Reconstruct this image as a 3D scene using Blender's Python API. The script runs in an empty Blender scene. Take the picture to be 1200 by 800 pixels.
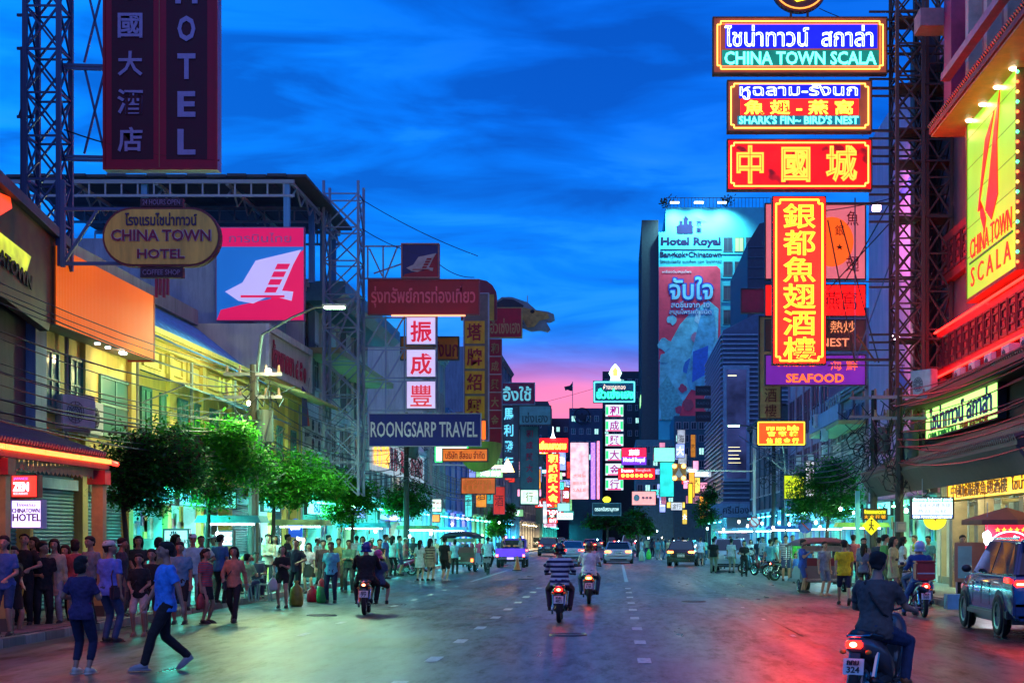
import bpy, bmesh, math, random
from mathutils import Vector, Matrix, Euler, Quaternion
R = math.radians
random.seed(7)
S = bpy.context.scene
C = S.collection
# ---------------------------------------------------------------- camera
F, CX, CY, CH = 1900.0, 722.0, 628.0, 1.86
cd = bpy.data.cameras.new('camera'); cam = bpy.data.objects.new('camera', cd); C.objects.link(cam)
cam.location = (0, 0, CH); cam.rotation_euler = (R(90), 0, 0)
cd.sensor_width = 36; cd.lens = 36 * F / 1200
cd.shift_x = (600 - CX) / 1200; cd.shift_y = (CY - 400) / 1200
cd.clip_end = 6000
S.camera = cam
S.view_settings.view_transform = 'Standard'; S.view_settings.look = 'None'
S.view_settings.exposure = 0.95; S.view_settings.gamma = 1
S.render.engine = 'CYCLES'
S.cycles.use_denoising = True
S.cycles.max_bounces = 5; S.cycles.diffuse_bounces = 3; S.cycles.glossy_bounces = 3; S.cycles.transmission_bounces = 4
S.cycles.sample_clamp_indirect = 3.0; S.cycles.sample_clamp_direct = 12.0
S.cycles.caustics_reflective = False; S.cycles.caustics_refractive = False
# ---------------------------------------------------------------- world: dusk sky, blue with a pink glow where the sun went down
W = bpy.data.worlds.new('World'); S.world = W; W.use_nodes = True
nt = W.node_tree; nt.nodes.clear()
def nd(t, **k):
    n = nt.nodes.new(t)
    for a, b in k.items(): setattr(n, a, b)
    return n
def lk(a, b): nt.links.new(a, b)
def mth(op, a, b=None, c=None, clamp=False):
    n = nd('ShaderNodeMath', operation=op); n.use_clamp = clamp
    for i, v in enumerate((a, b, c)):
        if v is None: continue
        if isinstance(v, (int, float)): n.inputs[i].default_value = v
        else: lk(v, n.inputs[i])
    return n.outputs[0]
def mix(f, a, b, bt='MIX'):
    n = nd('ShaderNodeMix', data_type='RGBA', blend_type=bt)
    for i, v in ((0, f), (6, a), (7, b)):
        if isinstance(v, (int, float)): n.inputs[i].default_value = v
        elif isinstance(v, tuple): n.inputs[i].default_value = (*v, 1)
        else: lk(v, n.inputs[i])
    return n.outputs[2]
def ramp(f, stops):
    n = nd('ShaderNodeValToRGB'); e = n.color_ramp.elements
    while len(e) < len(stops): e.new(0.5)
    for q, (p, c) in zip(e, stops): q.position = p; q.color = (*c, 1)
    lk(f, n.inputs[0]); return n.outputs[0]
tc = nd('ShaderNodeTexCoord'); sp = nd('ShaderNodeSeparateXYZ'); lk(tc.outputs['Generated'], sp.inputs[0])
x, y, z = sp.outputs
el = mth('MULTIPLY', z, 1.0, clamp=True)
az = mth('ARCTAN2', x, y)
mp = nd('ShaderNodeMapping'); mp.inputs['Scale'].default_value = (3.6, 3.6, 17); lk(tc.outputs['Generated'], mp.inputs[0])
nz = nd('ShaderNodeTexNoise'); nz.inputs['Scale'].default_value = 1.9; nz.inputs['Detail'].default_value = 6; nz.inputs['Roughness'].default_value = .52
nz.inputs['Distortion'].default_value = .5; lk(mp.outputs[0], nz.inputs['Vector'])
mp2 = nd('ShaderNodeMapping'); mp2.inputs['Scale'].default_value = (9, 9, 60); mp2.inputs['Rotation'].default_value = (0, R(5), 0); lk(tc.outputs['Generated'], mp2.inputs[0])
nz2 = nd('ShaderNodeTexNoise'); nz2.inputs['Scale'].default_value = 1.3; nz2.inputs['Detail'].default_value = 5; lk(mp2.outputs[0], nz2.inputs['Vector'])
clear = ramp(el, [(0, (.13, .13, .36)), (.045, (.15, .14, .42)), (.09, (.055, .22, .80)), (.16, (.022, .235, .90)), (.25, (.004, .15, .74)), (.35, (.003, .105, .58)), (.7, (.002, .05, .32)), (1, (.002, .04, .25))])
# paler blue to the left of the street, deeper to the right
lft = mth('SMOOTH_MIN', mth('MULTIPLY_ADD', az, -2.2, -.10, clamp=True), .9, .1)
base = mix(mth('MULTIPLY', lft, .85), clear, (.03, .36, 1.25))
dark = ramp(nz.outputs[0], [(.40, (0, 0, 0)), (.49, (.5, .5, .5)), (.60, (1, 1, 1))])
base = mix(mth('MULTIPLY', mth('SUBTRACT', 1.0, dark), .66), base, (.001, .052, .32))
lite = ramp(nz.outputs[0], [(.54, (0, 0, 0)), (.76, (1, 1, 1))])
lowmask = mth('SUBTRACT', 1.0, mth('MULTIPLY', el, 3.0, clamp=True))
base = mix(1.0, base, (.02, .93, 1.05), 'MULTIPLY')
base = mix(mth('MULTIPLY', mth('MULTIPLY', lite, lowmask), .75), base, (.055, .36, .80))
# pink band, a few degrees over the horizon and mostly to the end of the street
g = mth('MULTIPLY', mth('ADD', az, .03), 7.2); g = mth('POWER', 2.718, mth('MULTIPLY', mth('MULTIPLY', g, g), -1.0))
h = mth('DIVIDE', mth('SUBTRACT', el, .079), .021); h = mth('POWER', 2.718, mth('MULTIPLY', mth('MULTIPLY', h, h), -1.0))
pk = mth('MULTIPLY', mth('MULTIPLY', g, h), mth('MULTIPLY_ADD', nz2.outputs[0], 1.1, .45), clamp=True)
base = mix(pk, base, (1.0, .22, .42))
bgn = nd('ShaderNodeBackground'); lk(base, bgn.inputs[0]); bgn.inputs[1].default_value = .68
# a little of the physical sky, its sun already under the rooftops at the end of the street
sk = nd('ShaderNodeTexSky', sky_type='NISHITA'); sk.sun_disc = False; sk.sun_elevation = R(-2); sk.sun_rotation = R(-2); sk.air_density = 1.5
bg2 = nd('ShaderNodeBackground'); lk(sk.outputs[0], bg2.inputs[0]); bg2.inputs[1].default_value = .004
ad = nd('ShaderNodeAddShader'); lk(bgn.outputs[0], ad.inputs[0]); lk(bg2.outputs[0], ad.inputs[1])
out = nd('ShaderNodeOutputWorld'); lk(ad.outputs[0], out.inputs[0])
# wide warm fill added from behind the camera to keep reds visible, no hard shadows
sl_ = bpy.data.lights.new('sun', 'SUN'); sl_.energy = .21; sl_.angle = R(70); sl_.color = (1, .66, .60)
so_ = bpy.data.objects.new('sun', sl_); C.objects.link(so_); so_.rotation_euler = (R(50), 0, R(8))
# ---------------------------------------------------------------- materials
MATS = {}
def M(col, rough=.65, var=.18, scale=2.5, bump=.15, metal=0.0, bscale=40, grime=0.0, coat=0.0):
    """painted / cast / woven surface: base colour broken by two noises, fine bump, optional grime streaks"""
    k = ('m', col, rough, var, scale, bump, metal, bscale, grime, coat)
    if k in MATS: return MATS[k]
    m = bpy.data.materials.new('surface'); m.use_nodes = True; MATS[k] = m
    n = m.node_tree; b = n.nodes['Principled BSDF']
    b.inputs['Metallic'].default_value = metal; b.inputs['Roughness'].default_value = rough; b.inputs['Coat Weight'].default_value = coat
    t = n.nodes.new('ShaderNodeTexCoord')
    a = n.nodes.new('ShaderNodeTexNoise'); a.inputs['Scale'].default_value = scale; a.inputs['Detail'].default_value = 8; a.inputs['Roughness'].default_value = .65
    mpp = n.nodes.new('ShaderNodeMapping'); mpp.inputs['Scale'].default_value = (1, 1, .45 if grime else 1)
    n.links.new(t.outputs['Object'], mpp.inputs[0]); n.links.new(mpp.outputs[0], a.inputs['Vector'])
    r = n.nodes.new('ShaderNodeValToRGB')
    r.color_ramp.elements[0].position = .3; r.color_ramp.elements[1].position = .7
    lo = [c * (1 - var * 1.6) for c in col]; hi = [min(1, c * (1 + var)) for c in col]
    r.color_ramp.elements[0].color = (*lo, 1); r.color_ramp.elements[1].color = (*hi, 1)
    n.links.new(a.outputs[0], r.inputs[0]); last = r.outputs[0]
    if grime:
        g_ = n.nodes.new('ShaderNodeTexNoise'); g_.inputs['Scale'].default_value = 1.6; g_.inputs['Detail'].default_value = 9; g_.inputs['Roughness'].default_value = .7
        m2 = n.nodes.new('ShaderNodeMapping'); m2.inputs['Scale'].default_value = (2.2, 2.2, .22)
        n.links.new(t.outputs['Object'], m2.inputs[0]); n.links.new(m2.outputs[0], g_.inputs['Vector'])
        gr = n.nodes.new('ShaderNodeValToRGB'); gr.color_ramp.elements[0].position = .46; gr.color_ramp.elements[1].position = .68
        gr.color_ramp.elements[1].color = (grime, grime, grime, 1); gr.color_ramp.elements[0].color = (0, 0, 0, 1)
        n.links.new(g_.outputs[0], gr.inputs[0])
        mx = n.nodes.new('ShaderNodeMix'); mx.data_type = 'RGBA'; n.links.new(gr.outputs[0], mx.inputs[0]); n.links.new(last, mx.inputs[6])
        mx.inputs[7].default_value = (col[0] * .25 + .01, col[1] * .24 + .01, col[2] * .22 + .01, 1); last = mx.outputs[2]
    n.links.new(last, b.inputs['Base Color'])
    if bump:
        c = n.nodes.new('ShaderNodeTexNoise'); c.inputs['Scale'].default_value = bscale; c.inputs['Detail'].default_value = 4
        n.links.new(t.outputs['Object'], c.inputs['Vector'])
        bp = n.nodes.new('ShaderNodeBump'); bp.inputs['Strength'].default_value = bump; bp.inputs['Distance'].default_value = .02
        n.links.new(c.outputs[0], bp.inputs['Height']); n.links.new(bp.outputs[0], b.inputs['Normal'])
        rr = n.nodes.new('ShaderNodeMapRange'); rr.inputs[3].default_value = max(.05, rough - .12); rr.inputs[4].default_value = min(1, rough + .15)
        n.links.new(a.outputs[0], rr.inputs[0]); n.links.new(rr.outputs[0], b.inputs['Roughness'])
    return m
def E(col, st, sample=True, var=0.0, vscale=3.0, base=None):
    """something that gives off light: tube, lamp, light box"""
    k = ('e', col, st, sample, var, vscale, base)
    if k in MATS: return MATS[k]
    m = bpy.data.materials.new('glow'); m.use_nodes = True; MATS[k] = m
    n = m.node_tree; b = n.nodes['Principled BSDF']; b.inputs['Base Color'].default_value = (*(base or [c * .4 for c in col]), 1)
    b.inputs['Roughness'].default_value = .35; b.inputs['Emission Color'].default_value = (*col, 1); b.inputs['Emission Strength'].default_value = st
    if var:
        t = n.nodes.new('ShaderNodeTexCoord'); a = n.nodes.new('ShaderNodeTexNoise'); a.inputs['Scale'].default_value = vscale; a.inputs['Detail'].default_value = 3
        n.links.new(t.outputs['Object'], a.inputs['Vector'])
        r = n.nodes.new('ShaderNodeMapRange'); r.inputs[1].default_value = .3; r.inputs[2].default_value = .7; r.inputs[3].default_value = st * (1 - var); r.inputs[4].default_value = st * (1 + var)
        n.links.new(a.outputs[0], r.inputs[0]); n.links.new(r.outputs[0], b.inputs['Emission Strength'])
    if not sample: m.cycles.emission_sampling = 'NONE'
    return m
def lamp_light(parent, loc, energy, col, size=(2.5, .12), rot=(0, 0, 0), kind='AREA', spread=170):
    """the light given by a built fixture or by an added fill, parented near its place"""
    d = bpy.data.lights.new('fixture_or_fill_light', kind); d.energy = energy; d.color = col
    if kind == 'AREA': d.shape = 'RECTANGLE'; d.size, d.size_y = size; d.spread = R(spread)
    else: d.shadow_soft_size = size[1]
    o = bpy.data.objects.new('fixture_or_fill_light', d); C.objects.link(o); o.parent = parent; o.rotation_euler = rot
    o.location = Vector(loc) - WM(parent).translation; return o
def GL(col=(.02, .03, .035), rough=.06):
    k = ('g', col, rough)
    if k in MATS: return MATS[k]
    m = bpy.data.materials.new('glass'); m.use_nodes = True; MATS[k] = m
    b = m.node_tree.nodes['Principled BSDF']; b.inputs['Base Color'].default_value = (*col, 1); b.inputs['Roughness'].default_value = rough
    b.inputs['Specular IOR Level'].default_value = .7
    return m
def STR(c1, c2, freq, axis=2, duty=.5, rough=.85):
    """woven stripes across a garment or slats printed on a panel"""
    k = ('s', c1, c2, freq, axis, duty)
    if k in MATS: return MATS[k]
    m = bpy.data.materials.new('striped'); m.use_nodes = True; MATS[k] = m
    n = m.node_tree; b = n.nodes['Principled BSDF']; b.inputs['Roughness'].default_value = rough
    t = n.nodes.new('ShaderNodeTexCoord'); s = n.nodes.new('ShaderNodeSeparateXYZ'); n.links.new(t.outputs['Object'], s.inputs[0])
    q = n.nodes.new('ShaderNodeMath'); q.operation = 'MULTIPLY'; q.inputs[1].default_value = freq; n.links.new(s.outputs[axis], q.inputs[0])
    f = n.nodes.new('ShaderNodeMath'); f.operation = 'FRACT'; n.links.new(q.outputs[0], f.inputs[0])
    l = n.nodes.new('ShaderNodeMath'); l.operation = 'LESS_THAN'; l.inputs[1].default_value = duty; n.links.new(f.outputs[0], l.inputs[0])
    x_ = n.nodes.new('ShaderNodeMix'); x_.data_type = 'RGBA'; n.links.new(l.outputs[0], x_.inputs[0]); x_.inputs[6].default_value = (*c1, 1); x_.inputs[7].default_value = (*c2, 1)
    n.links.new(x_.outputs[2], b.inputs['Base Color'])
    return m
# ---------------------------------------------------------------- mesh collecting
TS = bpy.data.scenes.new('workbench')   # a scratch scene, so that evaluating one mesh does not walk the whole street
def evaluated(o):
    TS.collection.objects.link(o); TS.view_layers[0].update()
    me = bpy.data.meshes.new_from_object(o.evaluated_get(TS.view_layers[0].depsgraph))
    TS.collection.objects.unlink(o); bpy.data.objects.remove(o); return me
class MB:
    def __init__(s): s.v = []; s.f = []; s.mi = []; s.cm = 0
    def add(s, vs, fs):
        o = len(s.v); s.v.extend(tuple(v) for v in vs); s.f.extend([tuple(i + o for i in f) for f in fs]); s.mi.extend([s.cm] * len(fs)); return s
    def box(s, x0, x1, y0, y1, z0, z1):
        return s.add([(x0, y0, z0), (x1, y0, z0), (x1, y1, z0), (x0, y1, z0), (x0, y0, z1), (x1, y0, z1), (x1, y1, z1), (x0, y1, z1)],
                     [(0, 3, 2, 1), (4, 5, 6, 7), (0, 1, 5, 4), (1, 2, 6, 5), (2, 3, 7, 6), (3, 0, 4, 7)])
    def cbox(s, c, d, rot=None):
        hx, hy, hz = d[0] / 2, d[1] / 2, d[2] / 2
        o = len(s.v); s.box(-hx, hx, -hy, hy, -hz, hz)
        m = Matrix.Translation(c) @ (Euler(rot).to_matrix().to_4x4() if rot else Matrix())
        for i in range(o, len(s.v)): s.v[i] = tuple(m @ Vector(s.v[i]))
        return s
    def tube(s, pts, r, n=6, caps=True):
        """tube along a polyline; r a number or one per point"""
        pts = [Vector(p) for p in pts]; rs = r if isinstance(r, (list, tuple)) else [r] * len(pts)
        rings = []; up = None
        for i, p in enumerate(pts):
            d = (pts[min(i + 1, len(pts) - 1)] - pts[max(i - 1, 0)]).normalized()
            if up is None: up = Vector((0, 0, 1)) if abs(d.z) < .9 else Vector((0, 1, 0))
            a = d.cross(up); a = a.normalized() if a.length > 1e-5 else Vector((1, 0, 0)); b = a.cross(d).normalized(); up = b
            rings.append([p + a * (math.cos(2 * math.pi * k / n) * rs[i]) + b * (math.sin(2 * math.pi * k / n) * rs[i]) for k in range(n)])
        return s.rings(rings, caps)
    def rings(s, rings, caps=True, closed=True):
        n = len(rings[0]); vs = [v for q in rings for v in q]; fs = []
        for i in range(len(rings) - 1):
            for k in range(n if closed else n - 1):
                k2 = (k + 1) % n; fs.append((i * n + k, (i + 1) * n + k, (i + 1) * n + k2, i * n + k2))
        if caps and closed: fs.append(tuple(range(n))); fs.append(tuple((len(rings) - 1) * n + k for k in reversed(range(n))))
        return s.add(vs, fs)
    def ell(s, c, r, n=10, m=7, rot=None):
        rot = Euler(rot).to_matrix() if rot else Matrix.Identity(3); c = Vector(c); rings = []
        for i in range(1, m):
            t = math.pi * i / m; z_ = -math.cos(t) * r[2]; q = math.sin(t)
            rings.append([c + rot @ Vector((r[0] * q * math.cos(2 * math.pi * k / n), r[1] * q * math.sin(2 * math.pi * k / n), z_)) for k in range(n)])
        o = len(s.v); s.rings(rings, False)
        a = len(s.v); s.v.append(tuple(c + rot @ Vector((0, 0, -r[2])))); s.v.append(tuple(c + rot @ Vector((0, 0, r[2]))))
        L = o + (m - 2) * n
        for k in range(n):
            k2 = (k + 1) % n; s.f.append((a, o + k, o + k2)); s.f.append((a + 1, L + k2, L + k)); s.mi += [s.cm, s.cm]
        return s
    def prism(s, poly, a0, a1, axis='y'):
        """closed 2D outline extruded between a0 and a1 along axis"""
        def P(u, v, w): return (u, w, v) if axis == 'y' else (w, u, v) if axis == 'x' else (u, v, w)
        n = len(poly); vs = [P(u, v, a0) for u, v in poly] + [P(u, v, a1) for u, v in poly]
        fs = [tuple(range(n)), tuple(range(2 * n - 1, n - 1, -1))] + [(i, i + n, (i + 1) % n + n, (i + 1) % n) for i in range(n)]
        return s.add(vs, fs)
    def quad(s, a, b, c, d): return s.add([a, b, c, d], [(0, 1, 2, 3)])
    def mesh(s, name, mats, smooth=False):
        me = bpy.data.meshes.new(name); me.from_pydata(s.v, [], s.f)
        for m in (mats if isinstance(mats, (list, tuple)) else [mats]): me.materials.append(m)
        me.polygons.foreach_set('material_index', s.mi)
        bm = bmesh.new(); bm.from_mesh(me); bmesh.ops.recalc_face_normals(bm, faces=bm.faces); bm.to_mesh(me); bm.free()
        if smooth: me.polygons.foreach_set('use_smooth', [True] * len(me.polygons))
        return me
    def build(s, name, mats, parent=None, smooth=False, world=False, kind=None, bevel=0):
        me = s.mesh(name, mats, smooth)
        if bevel:
            bm = bmesh.new(); bm.from_mesh(me)
            bmesh.ops.bevel(bm, geom=[e for e in bm.edges if len(e.link_faces) == 2 and e.calc_face_angle(0) > .5], offset=bevel, segments=2, affect='EDGES', clamp_overlap=True)
            bm.to_mesh(me); bm.free(); me.polygons.foreach_set('use_smooth', [True] * len(me.polygons)); me.set_sharp_from_angle(angle=R(38))
        if world and parent is not None: me.transform(WM(parent).inverted())
        return link(name, me, parent, kind)
def WM(o):
    m = o.matrix_basis.copy(); p = o.parent
    while p: m = p.matrix_basis @ m; p = p.parent
    return m
def link(name, me, parent=None, kind=None):
    o = bpy.data.objects.new(name, me); C.objects.link(o)
    if parent is not None: o.parent = parent
    if kind: o['kind'] = kind
    return o
def thing(name, label, cat, loc=(0, 0, 0), rz=0, group=None):
    o = bpy.data.objects.new(name, None); C.objects.link(o); o.location = loc; o.rotation_euler = (0, 0, rz); o.empty_display_size = .3
    return tag(o, label, cat, group)
def tag(o, label, cat, group=None, kind=None):
    o['label'] = label; o['category'] = cat
    if group: o['group'] = group
    if kind: o['kind'] = kind
    return o
def struct(mb, name, mats, smooth=False):
    o = mb.build(name, mats, smooth=smooth); o['kind'] = 'structure'; return o
def children(o): return [c for c in o.children]
def copy_tree(o, parent=None):
    c = o.copy(); C.objects.link(c); c.parent = parent
    for ch in o.children:
        copy_tree(ch, c)
    return c
def X(px, Y): return (px - CX) * Y / F
def Z(py, Y): return CH + (CY - py) * Y / F
ORD = ('lowest', 'second lowest', 'third lowest', 'fourth lowest', 'fifth lowest', 'sixth lowest', 'seventh lowest', 'middle', 'seventh highest', 'sixth highest', 'fifth highest', 'fourth highest', 'third highest', 'second highest', 'highest')
NEAR = ('nearest', 'second nearest', 'third nearest', 'fourth nearest', 'fifth nearest', 'sixth nearest')
BARM = {}
def bar(parent, a, b, r, m, name='brace', world=True):
    """a straight steel member: one square prism mesh shared by all of them"""
    if m not in BARM:
        BARM[m] = MB().box(-1, 1, -1, 1, -.5, .5).mesh('bar', m)
    o = bpy.data.objects.new(name, BARM[m]); C.objects.link(o); o.parent = parent
    a = Vector(a); b = Vector(b)
    if world and parent is not None:
        iv = WM(parent).inverted(); a = iv @ a; b = iv @ b
    d = b - a
    o.matrix_basis = Matrix.Translation((a + b) / 2) @ d.to_track_quat('Z', 'Y').to_matrix().to_4x4() @ Matrix.Diagonal((r, r, d.length, 1))
    return o
# ---------------------------------------------------------------- lettering
TXT = {}
def txt_mesh(s, style='solid', off=0.0, ext=.012):
    k = (s, style, off, ext)
    if k in TXT: return TXT[k]
    c = bpy.data.curves.new('t', 'FONT'); c.body = s; c.resolution_u = 2; c.align_x = 'CENTER'; c.space_line = .95
    if style == 'outline': c.fill_mode = 'NONE'; c.bevel_depth = off or .018; c.bevel_resolution = 0
    else: c.extrude = ext; c.offset = off
    me = evaluated(bpy.data.objects.new('t', c)); bpy.data.curves.remove(c)
    me.name = 'lettering'
    xs = [v.co.x for v in me.vertices]; ys = [v.co.y for v in me.vertices]
    x0, x1, y0, y1 = min(xs), max(xs), min(ys), max(ys)
    me.transform(Matrix.Translation((-(x0 + x1) / 2, -(y0 + y1) / 2, 0)))
    me.transform(Matrix.Diagonal((1 / (x1 - x0), 1 / (y1 - y0), 1, 1)))
    me.transform(Matrix.Rotation(R(90), 4, 'X'))            # now in x / z, facing -y
    TXT[k] = me; return me
def letters(parent, s, cx, cz, w, h, m, y=0.0, style='solid', off=0.0, name='lettering', depth=1.0):
    me = txt_mesh(s, style, off)
    if not me.materials: me.materials.append(m)
    o = link(name, me, parent); o.location = (cx, y, cz); o.scale = (w, max(w, h) * 0 + depth, h)
    o.material_slots[0].link = 'OBJECT'; o.material_slots[0].material = m
    return o
def border(parent, w, h, cz, m, y, r=.02, inset=.1, name='tube_border', notch=0.0):
    """neon tube running round a sign, corners stepped in when notch is set"""
    a, b = w / 2 - inset, h / 2 - inset; n = notch
    pts = [(-a + n, -b), (a - n, -b), (a - n, -b + n), (a, -b + n), (a, b - n), (a - n, b - n), (a - n, b), (-a + n, b), (-a + n, b - n), (-a, b - n), (-a, -b + n), (-a + n, -b + n)] if n else [(-a, -b), (a, -b), (a, b), (-a, b)]
    g = MB()
    for i in range(len(pts)):
        p, q = pts[i], pts[(i + 1) % len(pts)]; g.tube([(p[0], y, cz + p[1]), (q[0], y, cz + q[1])], r, 5)
    return g.build(name, m, parent)
SIGNN = M((.035, .035, .04), .6)
def sign(name, label, loc, w, h, face, rz=0, frame=None, depth=.22, items=(), group=None, cat='sign', fr=.05, back=None):
    """box sign; origin at the middle of its lower edge, face towards local -y. items: (text, cx, cz from the centre, w, h, material, style, offset)"""
    t = thing(name, label, cat, loc, rz, group)
    frame = frame or SIGNN
    MB().box(-w / 2, w / 2, 0, depth, 0, h).build('cabinet', back or frame, t)
    MB().box(-w / 2 + fr, w / 2 - fr, -.012, .002, fr, h - fr).build('face', face, t)
    g = MB()
    g.box(-w / 2, w / 2, -.045, 0, 0, fr).box(-w / 2, w / 2, -.045, 0, h - fr, h).box(-w / 2, -w / 2 + fr, -.045, 0, fr, h - fr).box(w / 2 - fr, w / 2, -.045, 0, fr, h - fr)
    g.build('frame', frame, t)
    for it in items:
        s, cx, cz, tw, th, m = it[:6]; st = it[6] if len(it) > 6 else 'solid'; of = it[7] if len(it) > 7 else 0.0
        letters(t, s, cx, h / 2 + cz, tw, th, m, -.03, st, of)
    return t
def psign(name, label, x0, y0, x1, y1, Y, face, items=(), **k):
    """sign squarely facing down the street, given where its corners stand at distance Y; items use the same measure"""
    s_ = Y / F; cx = (x0 + x1) / 2; cy = (y0 + y1) / 2
    its = [(i[0], (i[1] - cx) * s_, (cy - i[2]) * s_, i[3] * s_, i[4] * s_, *i[5:]) for i in items]
    return sign(name, label, (X(cx, Y), Y, Z(y1, Y)), (x1 - x0) * s_, (y1 - y0) * s_, face, items=its, **k)
# ================================================================ GROUND
def asphalt(col, key):
    m = bpy.data.materials.new('asphalt'); m.use_nodes = True; n = m.node_tree; b = n.nodes['Principled BSDF']
    t = n.nodes.new('ShaderNodeTexCoord')
    def noise(s, det=6, sc=(1, 1, 1), ro=.6):
        mp_ = n.nodes.new('ShaderNodeMapping'); mp_.inputs['Scale'].default_value = sc; n.links.new(t.outputs['Object'], mp_.inputs[0])
        a = n.nodes.new('ShaderNodeTexNoise'); a.inputs['Scale'].default_value = s; a.inputs['Detail'].default_value = det; a.inputs['Roughness'].default_value = ro
        n.links.new(mp_.outputs[0], a.inputs['Vector']); return a.outputs[0]
    big = noise(.35, 7, (1, .35, 1)); fine = noise(2.6, 9, (1.6, .30, 1), .78); track = noise(.9, 4, (1, .06, 1)); grit = noise(90, 2)
    r = n.nodes.new('ShaderNodeValToRGB'); e = r.color_ramp.elements
    e[0].position = .43; e[1].position = .57; e[0].color = (*[c * .22 for c in col], 1); e[1].color = (*[c * 2.1 for c in col], 1)
    mx = n.nodes.new('ShaderNodeMix'); mx.inputs[0].default_value = .55; n.links.new(big, mx.inputs[2]); n.links.new(fine, mx.inputs[3]); n.links.new(mx.outputs[0], r.inputs[0])
    n.links.new(r.outputs[0], b.inputs['Base Color'])
    # cracks sealed with tar
    v = n.nodes.new('ShaderNodeTexVoronoi'); v.feature = 'DISTANCE_TO_EDGE'; v.inputs['Scale'].default_value = .16
    w_ = n.nodes.new('ShaderNodeTexNoise'); w_.inputs['Scale'].default_value = 1.2; n.links.new(t.outputs['Object'], w_.inputs['Vector'])
    wm = n.nodes.new('ShaderNodeMix'); wm.data_type = 'RGBA'; wm.inputs[0].default_value = .12; n.links.new(t.outputs['Object'], wm.inputs[6]); n.links.new(w_.outputs[1], wm.inputs[7]); n.links.new(wm.outputs[2], v.inputs['Vector'])
    ro = n.nodes.new('ShaderNodeMapRange'); ro.inputs[1].default_value = .38; ro.inputs[2].default_value = .62; ro.inputs[3].default_value = .27; ro.inputs[4].default_value = .50
    m3 = n.nodes.new('ShaderNodeMix'); m3.inputs[0].default_value = .5; n.links.new(track, m3.inputs[2]); n.links.new(big, m3.inputs[3]); n.links.new(m3.outputs[0], ro.inputs[0])
    n.links.new(ro.outputs[0], b.inputs['Roughness'])
    sp_ = n.nodes.new('ShaderNodeMapRange'); sp_.inputs[1].default_value = .43; sp_.inputs[2].default_value = .57; sp_.inputs[3].default_value = .08; sp_.inputs[4].default_value = .85
    n.links.new(mx.outputs[0], sp_.inputs[0]); n.links.new(sp_.outputs[0], b.inputs['Specular IOR Level'])
    bp = n.nodes.new('ShaderNodeBump'); bp.inputs['Strength'].default_value = .35; bp.inputs['Distance'].default_value = .003
    hs = n.nodes.new('ShaderNodeMath'); hs.operation = 'MULTIPLY_ADD'; hs.inputs[1].default_value = 1; n.links.new(fine, hs.inputs[0])
    n.links.new(hs.outputs[0], bp.inputs['Height']); n.links.new(bp.outputs[0], b.inputs['Normal'])
    return m
struct(MB().quad((-900, -60, -.02), (900, -60, -.02), (900, 3000, -.02), (-900, 3000, -.02)), 'ground', M((.07, .07, .07)))
KL, KR = -10.2, 8.7
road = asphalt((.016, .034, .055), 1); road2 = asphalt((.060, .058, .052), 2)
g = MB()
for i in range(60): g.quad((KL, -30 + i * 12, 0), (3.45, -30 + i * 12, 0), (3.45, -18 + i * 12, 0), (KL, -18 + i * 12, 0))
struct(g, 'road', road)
g = MB()
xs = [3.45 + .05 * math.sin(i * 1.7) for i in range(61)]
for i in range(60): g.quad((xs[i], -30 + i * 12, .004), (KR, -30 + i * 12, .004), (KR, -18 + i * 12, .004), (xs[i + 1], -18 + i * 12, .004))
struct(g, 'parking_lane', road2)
pav = M((.17, .16, .15), .7, .25, 1.2, .3)
struct(MB().box(-40, KL - .16, -30, 400, -.02, .15), 'left_pavement', pav)
struct(MB().box(KR + .16, 40, -30, 400, -.02, .15), 'right_pavement', pav)
km = [M((.30, .30, .29), .7, .3, 3, .4, grime=.5), M((.16, .16, .16), .7, .3, 3, .4, grime=.5)]
for nm, xk in (('left_kerb', KL - .08), ('right_kerb', KR + .08)):
    k = struct(MB().box(xk - .078, xk + .078, 96, 400, -.02, .148), nm, km[0])
    me = [MB().box(-.08, .08, -.49, .49, -.02, .158).build('kerb_stone', m_, k, bevel=.012) for m_ in km]
    for i in range(96):
        o = me[i % 2] if i < 2 else me[i % 2].copy()
        if i >= 2: C.objects.link(o)
        o.location = (xk, i + .5, random.uniform(-.004, .004))
# paving slabs of the pavements near the kerb, each slab a piece of its own as far as they can be told apart
sl = [M((.20, .19, .175), .6, .3, 3, .3), M((.16, .15, .14), .6, .3, 3, .3)]
for nm, x0, sgn in (('left_paving', KL - .18, -1), ('right_paving', KR + .18, 1)):
    k = struct(MB().box(*(sorted((x0, x0 + sgn * 2.6))), 14, 66, .152, .156), nm, M((.06, .06, .06)))
    me = [MB().box(-.29, .29, -.29, .29, 0, .018).build('slab', m_, k, bevel=.006) for m_ in sl]
    q = 0
    for i in range(36):
        for j in range(4):
            o = me[q % 2] if q < 2 else me[random.randrange(2)].copy()
            if q >= 2: C.objects.link(o)
            o.location = (x0 + sgn * (.3 + j * .62), 24 + i * .62, .156 + random.uniform(-.003, .003)); q += 1
wp = M((.52, .55, .58), .5, .35, 14, .3)
g = MB()
def dash(x, y0, l=1.0, w=.15): g.quad((x - w / 2, y0, .009), (x + w / 2, y0, .009), (x + w / 2, y0 + l, .009), (x - w / 2, y0 + l, .009))
for i in range(-2, 9):
    dash(.42, 23.7 + i * 4.18, w=.2); dash(-2.75, 24.0 + i * 4.18, w=.2)
    if i > 0: dash(-5.9, 26 + i * 4.18, .9, .14)
dash(.42, 66, 40); dash(-5.92, 66, 22); dash(-2.75, 70, 34, .12)
for i in range(24): dash(-9.8 + i * .8, 112, .9, .42)
for i in range(24): dash(-9.8 + i * .8, 117, .9, .42)
for i in range(12): dash(3.3, 30 + i * 6, .5, .08)
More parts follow.
